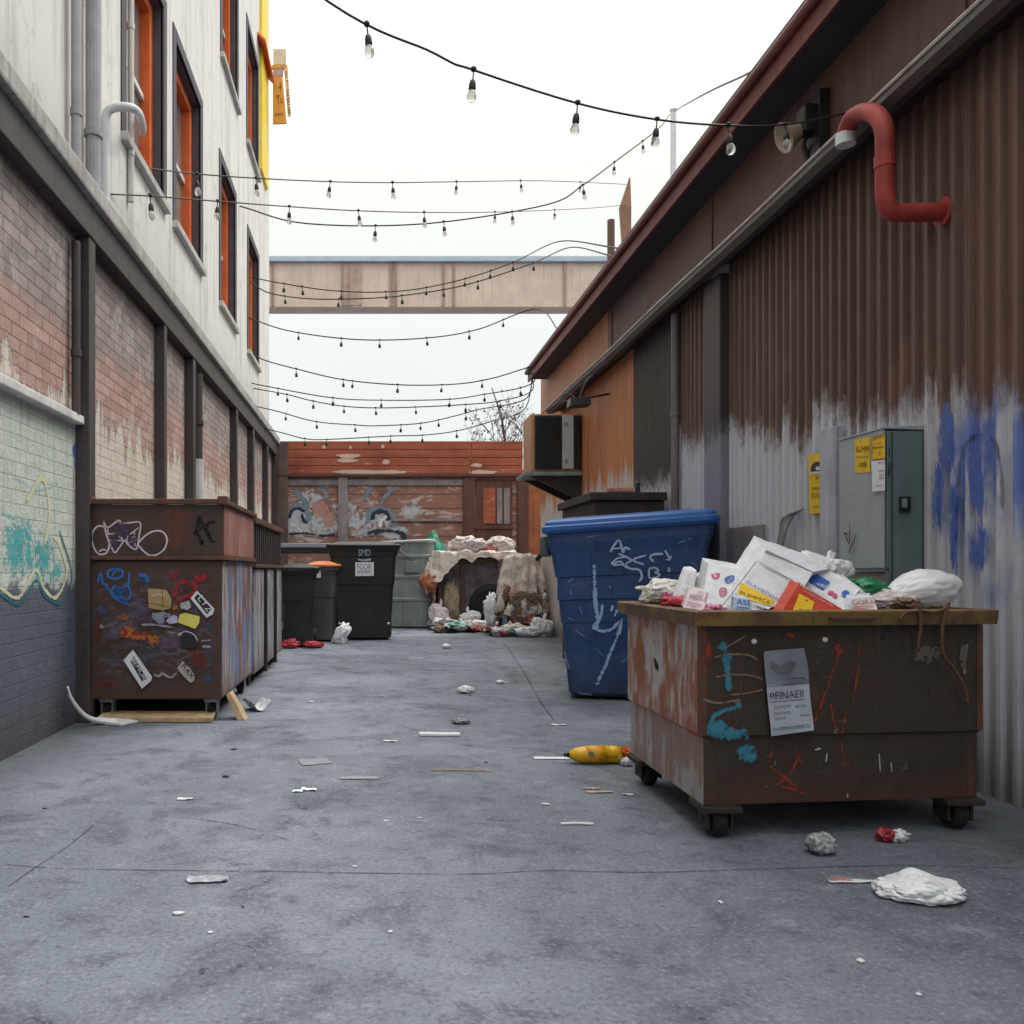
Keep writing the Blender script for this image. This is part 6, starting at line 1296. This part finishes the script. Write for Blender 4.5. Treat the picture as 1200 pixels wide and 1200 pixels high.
for v in t_.verts:
    d = v.co.normalized(); k = 1 + .16 * noise.fractal(d * 2.5, 1, 2, 4); zz = d.z; w_ = 1 - .75 * max(0, zz) ** 1.3
    v.co = V(1.17 + d.x * .27 * k * w_, 16.95 + d.y * .22 * k * w_, 1.42 + zz * .46 * k)
append(bm, t_); obj('green_bag', bm, std('teal green bag', lin(28, 128, 104), .45, .2, 5, 40, .2), smooth=True, label='knotted green rubbish bag standing behind the cloth covered cabinet', cat='bag')
lp('sack', V(1.45, 16.16, .45), (.19, .16, .46), std('brown hessian', lin(158, 142, 124), .95, .3, 8, 40, .5), 'brown hessian sack standing in the left opening of the cabinet', 'sack', 17, .25, 2.5, .2)
ch = thing('armchair', 'collapsed armchair under a ragged dirty rug against the orange wall', 'armchair', (2.5, 14.7, 0))
bm = B(); box(bm, 2.2, 2.86, 14.46, 15.0, .36, .62, .04); obj('seat', bm, m_darksteel, ch)  # dark colour stands in for the shaded hollow below the rug
bm = B(); hexa(bm, [V(2.14, 14.85, .55), V(2.92, 14.85, .55), V(2.92, 15.05, .55), V(2.14, 15.05, .55), V(2.2, 15.0, 1.3), V(2.9, 15.0, 1.3), V(2.9, 15.16, 1.3), V(2.2, 15.16, 1.3)], .03); obj('backrest', bm, m_cw, ch)
for x in (2.2, 2.84):
    for y in (14.42, 14.92):
        bm = B(); box(bm, x - .035, x + .035, y - .035, y + .035, 0, .358, .005); obj('leg', bm, std('blue grey leg', lin(96, 108, 126), .7), ch)
bm = B(); nr, na = 46, 130; rows = []
for i in range(nr):
    s = i / (nr - 1); row = []
    for k in range(na):
        a = 2 * math.pi * k / na; ca, sa = math.cos(a), math.sin(a)
        hem = .34 + .16 * noise.noise(V(ca * 2.2, sa * 2.2, 3)) + .07 * noise.noise(V(ca * 7, sa * 7, 1))
        if s < .25: rad = s / .25; z = 1.34 + .02 * (1 - rad)
        else: rad = 1 + (s - .25) / .75 * .62; z = 1.34 - (s - .25) / .75 * (1.34 - hem)
        fold = max(0, s - .2) * (.10 * math.sin(a * 11 + 2.5 * noise.noise(V(ca, sa, s * 2))) + .16 * noise.noise(V(ca * 3, sa * 3, s * 2.4)) + .10 * noise.noise(V(ca * 8, sa * 8, s * 6)))
        fx_ = (.285 + .02 * noise.noise(V(ca * 2, sa * 2, 8))) * rad + fold * .7; fy_ = .25 * rad + fold * .6
        z += .045 * noise.fractal(V(ca * rad * 2, sa * rad * 2, s * 5 + 2), .8, 2.1, 5) + .03 * noise.noise(V(ca * 9, sa * 9, s * 14))
        row.append(bm.verts.new(V(2.53 + ca * fx_, 14.74 + sa * fy_, z)))
    rows.append(row)
for a_, b_ in zip(rows, rows[1:]):
    for k in range(na): bm.faces.new((a_[k], a_[(k + 1) % na], b_[(k + 1) % na], b_[k]))
obj('rug', bm, m_rug, smooth=True, label='ragged pale rug heaped over the collapsed armchair', cat='rug')
GRP = 'rubbish scattered along the foot of the far piles'
cols = [('white', lin(206, 204, 204)), ('grey', lin(112, 110, 112)), ('black', lin(36, 35, 38)), ('brown', lin(128, 104, 86)), ('red', lin(170, 56, 60)), ('teal', lin(116, 164, 160)), ('orange', lin(206, 138, 84)), ('pink', lin(196, 158, 156))]
rr = random.Random(21)
for k in range(70):
    nm, c = cols[rr.choice([0, 0, 0, 1, 1, 2, 3, 3, 3, 4, 5, 6, 7, 7])]
    if k < 44: x, y = rr.uniform(1.05, 2.6), rr.uniform(14.9, 15.95)
    else: x, y = rr.uniform(2.0, 2.88), rr.uniform(14.05, 14.6)
    s = rr.uniform(.06, .17); m = std('scrap ' + nm, c, .85, .3, 8, 40, .4, 0, .35)
    bm = B()
    if rr.random() < .6: lump(bm, V(x, y, s * .45), (s * rr.uniform(.8, 1.5), s, s * rr.uniform(.4, .8)), .5, 2.8, k + 2, 3, 0.004, .2)
    else: sheet(bm, V(x, y, .01), s * 2.6, s * 2, rr.uniform(0, 6), .05, k, 7, .4, .2)
    obj('crumpled_scrap', bm, m, smooth=False, label='crumpled %s scrap of rubbish lying at the foot of the far rubbish piles' % nm, cat='rubbish', group=GRP)
for k in range(60):   # tatters clinging to the rug
    a = rr.uniform(2.6, 6.6); z = rr.uniform(.36, .8); x = 2.53 + (.46 - .1 * z) * math.cos(a) * rr.uniform(.8, 1); y = 14.74 - (.42 - .08 * z) * abs(math.sin(a)) - .01
    nm, c = cols[rr.choice([0, 3, 3, 7, 1, 3])]; bm = B(); s = rr.uniform(.035, .085); lump(bm, V(x, y, z), (s * 1.3, s * .6, s * 1.2), .5, 3, k + 90, 3, None, .25)
    obj('tatter', bm, std('scrap ' + nm, c), label='%s tatter clinging to the front of the ragged rug' % nm, cat='rubbish', group='tatters clinging to the ragged rug')
for k_, (x_, y_, rx_, rz_, m_, lab_) in enumerate(((1.3, 15.7, .26, .14, m_bagw, 'flat white bag at the left foot of the broken cabinet'), (1.62, 15.55, .22, .12, m_bagy, 'off white bag before the middle leg of the broken cabinet'), (1.95, 15.3, .24, .13, m_bagp, 'pinkish white bag before the leaning black tyre'), (2.3, 14.2, .2, .14, m_bagy, 'off white bag at the front foot of the rug covered chair'), (2.78, 14.15, .19, .2, m_bagw, 'white bag at the wall end of the rug covered chair'), (1.86, 16.2, .3, .16, m_bagp, 'large pinkish bag lying on the middle of the cabinet top'), (1.2, 15.95, .2, .3, m_bagp, 'tall pinkish bag slumped against the left leg of the cabinet'), (1.78, 15.9, .2, .22, m_bagw, 'white bag standing beside the leaning black tyre'), (2.08, 14.1, .16, .1, m_bagp, 'small pinkish bag at the front left of the rug covered chair'), (2.5, 14.0, .2, .11, m_bagw, 'white bag in front of the middle of the rug covered chair'))):
    bag('refuse_bag', (x_, y_, rz_ * .85 + (1.44 if k_ == 5 else 0)), (rx_, rx_ * .7, rz_), m_, lab_, 'bag', 40 + k_ * 3, (.3 * (-1) ** k_, 0, 1), .2)
bm = B(); sheet(bm, V(1.12, 15.75, .01), .2, .2, .3, .03, 7, 7, .2); 
for v in bm.verts: v.co = V(v.co.x, 15.85 + v.co.z, .02 + (v.co.y - 15.6) * 1.6)
obj('white_sheet', bm, m_paper, label='upright white sheet of paper leaning behind the grey metal bin', cat='paper')
lp('white_bag', V(2.02, 14.75, .42), (.14, .12, .3), m_bagw, 'slim white bag standing between the tyre and the ragged rug', 'bag', 33, .3, 2.4, .2, .01)
# little heap in front of the black bins
lp('red_packet', V(-1.18, 12.0, .06), (.13, .09, .07), std('red white packaging', lin(186, 62, 70), .6, .5, 14, 40, .2), 'left crumpled red packet on the ground before the black bins', 'packet', 41, .4, 2.5, .2, .004)
lp('red_packet', V(-.86, 12.02, .05), (.15, .08, .05), std('red white packaging', lin(186, 62, 70)), 'right crumpled red packet on the ground before the black bins', 'packet', 43, .4, 2.5, .2, .004)
lp('white_cup', V(-1.14, 12.2, .1), (.07, .07, .1), m_bagw, 'small white bag behind the left red packet by the black bins', 'bag', 44, .2, 2, .1, .004)
bm = B(); lump(bm, V(-.52, 12.75, .12), (.12, .1, .2), .3, 2.2, 46, 4, .004, .2)
for v in bm.verts: v.co.x += max(0, v.co.z - .1) * .5
obj('white_bag', bm, m_bagw, smooth=True, label='white bag with a pointed top at the foot of the black cart', cat='bag')

# ================================================================= LITTER ON THE GROUND
def flat(name, px, py, wpx, lab, cat, m=None, asp=.5, rot=0, amp=.006, group=None, n=6, fold=0.0, ragged=.15):
    q = gnd(px, py); s = wpx / F * q.y; bm = B(); sheet(bm, q + V(0, 0, .004), s, s * asp, rot, amp, px * .37 % 9, n, ragged, fold)
    return obj(name, bm, m or m_paper, label=lab, cat=cat, group=group)
def wad(name, px, py, wpx, hpx, lab, cat, m, seed, amp=.35, cr=.2, group=None, sub=4):
    q = gnd(px, py + hpx / 2); s = q.y / F; bm = B(); lump(bm, q + V(0, hpx * s * .3, hpx * s * .45), (wpx * s / 2, wpx * s / 2.4, hpx * s / 2), amp, 2.3, seed, sub, .003, cr)
    return obj(name, bm, m, smooth=True, label=lab, cat=cat, group=group)
q = gnd(515, 862); bm = B(); hexa(bm, [q + V(-.135, -.04, .003), q + V(.135, -.045, .003), q + V(.135, .025, .003), q + V(-.135, .03, .003), q + V(-.135, -.04, .02), q + V(.135, -.045, .018), q + V(.135, .025, .018), q + V(-.135, .03, .02)], .003); obj('white_strip', bm, m_white, label='long flat white strip lying in the middle of the alley', cat='strip')
flat('paper_scrap', 458, 869, 16, 'small white paper scrap just left of the long white strip', 'paper scrap')
wad('crushed_cup', 546, 808, 20, 9, 'crushed white cup on the ground beyond the long white strip', 'cup', m_bagw, 51)
wad('crushed_can', 540, 845, 22, 6, 'small pale crushed can just above the long white strip', 'can', m_grey, 52)
flat('label_paper', 646, 889, 40, 'white printed label paper under the tip of the yellow bottle', 'paper', m_stk, .32, 0, .002, ragged=.02)
# yellow bottle
q = gnd(697, 897); yb_ = thing('bottle', 'yellow plastic bottle lying on its side by the open dumpster', 'bottle', q)
def lathe_x(bm, c, prof, seg=18, rz=0, mi=None):
    c = Vector(c); loft(bm, [[c + V(x * math.cos(rz) , x * math.sin(rz), 0) + V(-math.sin(rz) * r_ * math.cos(a), math.cos(rz) * r_ * math.cos(a), r_ * math.sin(a)) for a in [2 * math.pi * i / seg for i in range(seg)]] for x, r_ in prof]); return bm
cy = q + V(0, .05, .051); rz = .05
m_yb = std('yellow bottle plastic', lin(228, 178, 18), .35, .12, 5, 50, .05, 0, .2, lin(170, 100, 20))
bm = B(); lathe_x(bm, cy, [(-.135, .012), (-.13, .02), (-.10, .038), (-.06, .046), (.0, .048), (.09, .05), (.098, .047), (.104, .05), (.14, .05), (.155, .044), (.16, .02)], 20, rz); obj('body', bm, m_yb, yb_, True)
bm = B(); lathe_x(bm, cy, [(-.165, .008), (-.16, .012), (-.136, .013)], 12, rz); obj('cap', bm, m_blackmetal, yb_, True)
bm = B(); lathe_x(bm, cy, [(-.045, .0487), (.07, .0512)], 20, rz); obj('label', bm, std('bottle orange label', lin(222, 156, 26), .5, .25, 30, 50, .0), yb_, True)
bm = B(); ec = cy + V(-.02, -.0505, .012); bm2 = [bm.verts.new(ec + V(.016 * math.cos(t), -.003, .016 * math.sin(t))) for t in [2 * math.pi * i / 16 for i in range(16)]]; bm.faces.new(bm2); obj('emblem', bm, std('bottle emblem', lin(104, 124, 110), .5, .3, 60), yb_)
bm = B(); ys_ = Surf(cy + V(0, -.0535, 0), (0, -1, .25)); text(bm, 'BAS', ys_, (712, 889), (724, 888), .016); obj('lettering', bm, std('bottle brown', lin(110, 60, 20), .5), yb_)
wad('orange_wrapper', 737, 884, 18, 16, 'orange wrapper behind the base of the yellow bottle', 'wrapper', m_orange, 55)
wad('white_wad', 735, 893, 14, 10, 'white paper wad against the base of the yellow bottle', 'paper wad', m_bagw, 56)
flat('white_disc', 362, 926, 18, 'right one of a pair of small white discs on the left ground', 'disc', m_white, .6); flat('white_disc', 349, 928, 12, 'left one of a pair of small white discs on the left ground', 'disc', m_white, .6)
flat('paper_scrap', 217, 937, 18, 'small white paper scrap near the long ground crack at left', 'paper scrap', None, .4)
flat('plastic_film', 243, 1032, 46, 'translucent pale plastic film lying near the long crack', 'plastic film', std('plastic film', lin(150, 156, 164), .3, .15, 6), .42, .1, .008, None, 8)
flat('flattened_paper', 368, 893, 34, 'faded grey paper trodden flat in the middle of the alley', 'paper', std('trodden paper', lin(134, 138, 146), .8, .15, 8, 50, .1, 0, .3), .9, .3, .002)
flat('flattened_paper', 420, 912, 44, 'smeared pale paper trodden flat right of the grey one', 'paper', std('trodden paper pale', lin(146, 150, 158), .8, .2, 10, 50, .1, 0, .5), .3, .05, .003)
q = gnd(540, 904); bm = B(); tube(bm, catmull([q + V(-.16, 0, .006), q + V(-.03, .01, .006), q + V(.16, -.01, .006)], 5), .004, 6); obj('thin_stick', bm, m_tan, label='thin pale stick lying across the middle of the alley', cat='stick')
q = gnd(676, 967); bm = B(); tube(bm, catmull([q + V(-.07, 0, .006), q + V(0, .006, .007), q + V(.07, -.002, .006)], 5), .006, 6); obj('paper_straw', bm, m_white, label='white straw on the ground left of the dumpster caster', cat='straw')
flat('paper_strip', 703, 929, 30, 'pair of thin pale strips below the yellow bottle, nearer one', 'paper strip', std('tan paper', lin(190, 172, 158), .8), .22, .05); flat('paper_strip', 693, 925, 20, 'short tan strip below the yellow bottle, farther one', 'paper strip', std('tan paper', lin(190, 172, 158), .8), .2)
flat('paper_scrap', 736, 932, 12, 'tiny white scrap by the rear left caster of the open dumpster', 'paper scrap')
w_ = wad('crumpled_wrapper', 966, 990, 36, 26, 'crumpled silver and white wrapper in front of the open dumpster', 'wrapper', std('silver wrapper', lin(168, 172, 176), .35, .6, 16, 40, .3, 0, .4, lin(60, 70, 62)), 61, .22, .3)
w_ = wad('crushed_cup', 1040, 979, 20, 18, 'red end of a crushed cup in front of the open dumpster', 'cup', std('red foil', lin(170, 52, 60), .4, .6, 30), 63, .5, .3)
wad('white_cup', 1053, 980, 24, 14, 'white crushed cup touching the red one before the dumpster', 'cup', m_bagw, 64, .5, .3)
flat('paper_card', 1000, 1034, 56, 'orange and white card lying flat before the open dumpster', 'card', None, .16, .0, .003, ragged=.05)
flat('orange_strip', 985, 1033, 26, 'orange strip of card beside the flat white card', 'card', m_orange, .2, .02, .006)
q = gnd(1101, 1064); bm = B(); t_ = B(); bmesh.ops.create_icosphere(t_, subdivisions=6, radius=1)
for v in t_.verts:
    d = v.co.normalized(); o_ = V(3, 8, 1)
    k = 1 + .10 * noise.fractal(d * 1.7 + o_, 1, 2, 4) - .10 * (1 - abs(noise.noise(d * 2.4 + o_))) ** 6 - .035 * (1 - abs(noise.noise(d * 4.2 + o_))) ** 9
    h_ = .038 + .030 * math.exp(-((d.x + .02) / .38) ** 2) + .012 * math.exp(-((abs(d.x) - .8) / .2) ** 2)
    z = d.z * h_ * k + .02; v.co = q + V(d.x * .152 * k, .10 + d.y * .10 * k, max(.003 + .002 * k, z))
append(bm, t_)
obj('plastic_bag', bm, m_bagw, smooth=True, label='white plastic bag spread on the ground at the near right', cat='bag')
flat('paper_scrap', 655, 850, 18, 'white paper scrap on the ground left of the blue bin foot', 'paper scrap', None, .35)
wad('paper_wad', 523, 757, 12, 6, 'small pale paper wad on the far ground before the rubbish piles', 'paper wad', m_bagw, 71, sub=3)
flat('paper_scrap', 487, 772, 16, 'small white scrap on the far ground before the black cart', 'paper scrap', None, .3); flat('paper_scrap', 590, 800, 14, 'small white scrap beside the diagonal crack on the far ground', 'paper scrap', None, .3)
wad('paper_wad', 586, 799, 10, 5, 'tiny pale wad on the ground beside the diagonal crack', 'paper wad', m_bagw, 73, sub=3)
rr = random.Random(5)
for k in range(80):
    px, py = rr.uniform(20, 1190), 668 + 1100 / rr.uniform(2.2, 13)
    if px < 120 + (900 - py) * .6 and py < 900: continue
    if px > 650 and 720 < py < 1000 and px < 1160: continue
    q = gnd(px, py)
    if not -1.9 < q.x < 2.8: continue
    s = rr.uniform(.004, .013); bm = B(); lump(bm, V(q.x, q.y, s * .35), (s * rr.uniform(.8, 2), s, s * .5), .4, 2, k, 1, .002)
    dk = rr.random() < .4
    obj('pebble' if dk else 'paper_bit', bm, m_blackmetal if dk else m_paper, label='tiny dark pebble lying on the grey alley ground' if dk else 'tiny white bit of paper lying on the grey alley ground', cat='pebble' if dk else 'paper bit', group='tiny dark pebbles on the ground' if dk else 'tiny white bits on the ground')
# ================================================================= LIGHT, SKY, CAMERA
w = bpy.data.worlds.new('World'); SC.world = w; w.use_nodes = True
nt = w.node_tree; bg = nt.nodes['Background']
sky = nt.nodes.new('ShaderNodeTexSky'); sky.sky_type = 'NISHITA'; sky.sun_disc = False
SUN_EL, SUN_AZ = math.radians(58), math.radians(62)        # azimuth measured from +Y towards +X
sky.sun_elevation = SUN_EL; sky.sun_rotation = SUN_AZ; sky.air_density = 1.2; sky.dust_density = 4.0
tc = nt.nodes.new('ShaderNodeTexCoord'); sp = nt.nodes.new('ShaderNodeSeparateXYZ'); nt.links.new(tc.outputs['Generated'], sp.inputs[0])
mr = nt.nodes.new('ShaderNodeValToRGB'); nt.links.new(sp.outputs[2], mr.inputs[0]); cr_ = mr.color_ramp
K = .022          # ramp colours are scaled down to stay in range, scaled back up below
for k, (pos_, c_) in enumerate(((0.0, (9.0, 9.75, 9.8)), (.24, (9.6, 10.1, 10.0)), (.40, (10.6, 10.9, 10.1)), (.56, (13.5, 13.7, 12.7)), (1.0, (42, 42, 40.5)))):
    e = cr_.elements[k] if k < 2 else cr_.elements.new(pos_); e.position = pos_; e.color = (c_[0] * K, c_[1] * K, c_[2] * K, 1)
for k, (pos_, c_) in enumerate(((0.0, (9.0, 9.75, 9.8)), (.24, (9.6, 10.1, 10.0)), (.40, (10.6, 10.9, 10.1)), (.56, (13.5, 13.7, 12.7)), (1.0, (42, 42, 40.5)))):
    cr_.elements[k].position = pos_; cr_.elements[k].color = (c_[0] * K, c_[1] * K, c_[2] * K, 1)
up_ = nt.nodes.new('ShaderNodeVectorMath'); up_.operation = 'SCALE'; nt.links.new(mr.outputs[0], up_.inputs[0]); up_.inputs['Scale'].default_value = 1 / K
nz = nt.nodes.new('ShaderNodeTexNoise'); nt.links.new(tc.outputs['Generated'], nz.inputs['Vector']); nz.inputs['Scale'].default_value = 2.2; nz.inputs['Detail'].default_value = 4
cl = nt.nodes.new('ShaderNodeMix'); cl.data_type = 'RGBA'; cl.blend_type = 'MULTIPLY'; cl.inputs[0].default_value = .06; nt.links.new(up_.outputs[0], cl.inputs[6]); nt.links.new(nz.outputs[0], cl.inputs[7])
mx = nt.nodes.new('ShaderNodeMix'); mx.data_type = 'RGBA'; mx.inputs[0].default_value = .94; nt.links.new(sky.outputs[0], mx.inputs[6]); nt.links.new(cl.outputs[2], mx.inputs[7])
nt.links.new(mx.outputs[2], bg.inputs['Color']); bg.inputs['Strength'].default_value = .1
sd = bpy.data.lights.new('sun', 'SUN'); sd.energy = 1.5; sd.angle = math.radians(12); sd.color = (1, .94, .85)
so = bpy.data.objects.new('sun', sd); COL.objects.link(so)
dirv = V(math.sin(SUN_AZ) * math.cos(SUN_EL), math.cos(SUN_AZ) * math.cos(SUN_EL), math.sin(SUN_EL))
so.rotation_euler = (-dirv).to_track_quat('-Z', 'Y').to_euler(); so.location = dirv * 40
cd = bpy.data.cameras.new('camera'); cd.sensor_width = 36; cd.lens = 36 * F / 1200; cd.shift_x = (600 - VX) / 1200; cd.shift_y = (VY - 600) / 1200
cd.clip_start = .05; cd.clip_end = 2000
co = bpy.data.objects.new('camera', cd); COL.objects.link(co); co.location = CAM; co.rotation_euler = (math.radians(90), 0, 0)
SC.camera = co
SC.view_settings.view_transform = 'Standard'; SC.view_settings.look = 'None'; SC.view_settings.exposure = 0; SC.view_settings.gamma = 1
SC.render.engine = 'CYCLES'
SC.cycles.use_denoising = True; SC.cycles.max_bounces = 6; SC.cycles.diffuse_bounces = 3; SC.cycles.transparent_max_bounces = 16
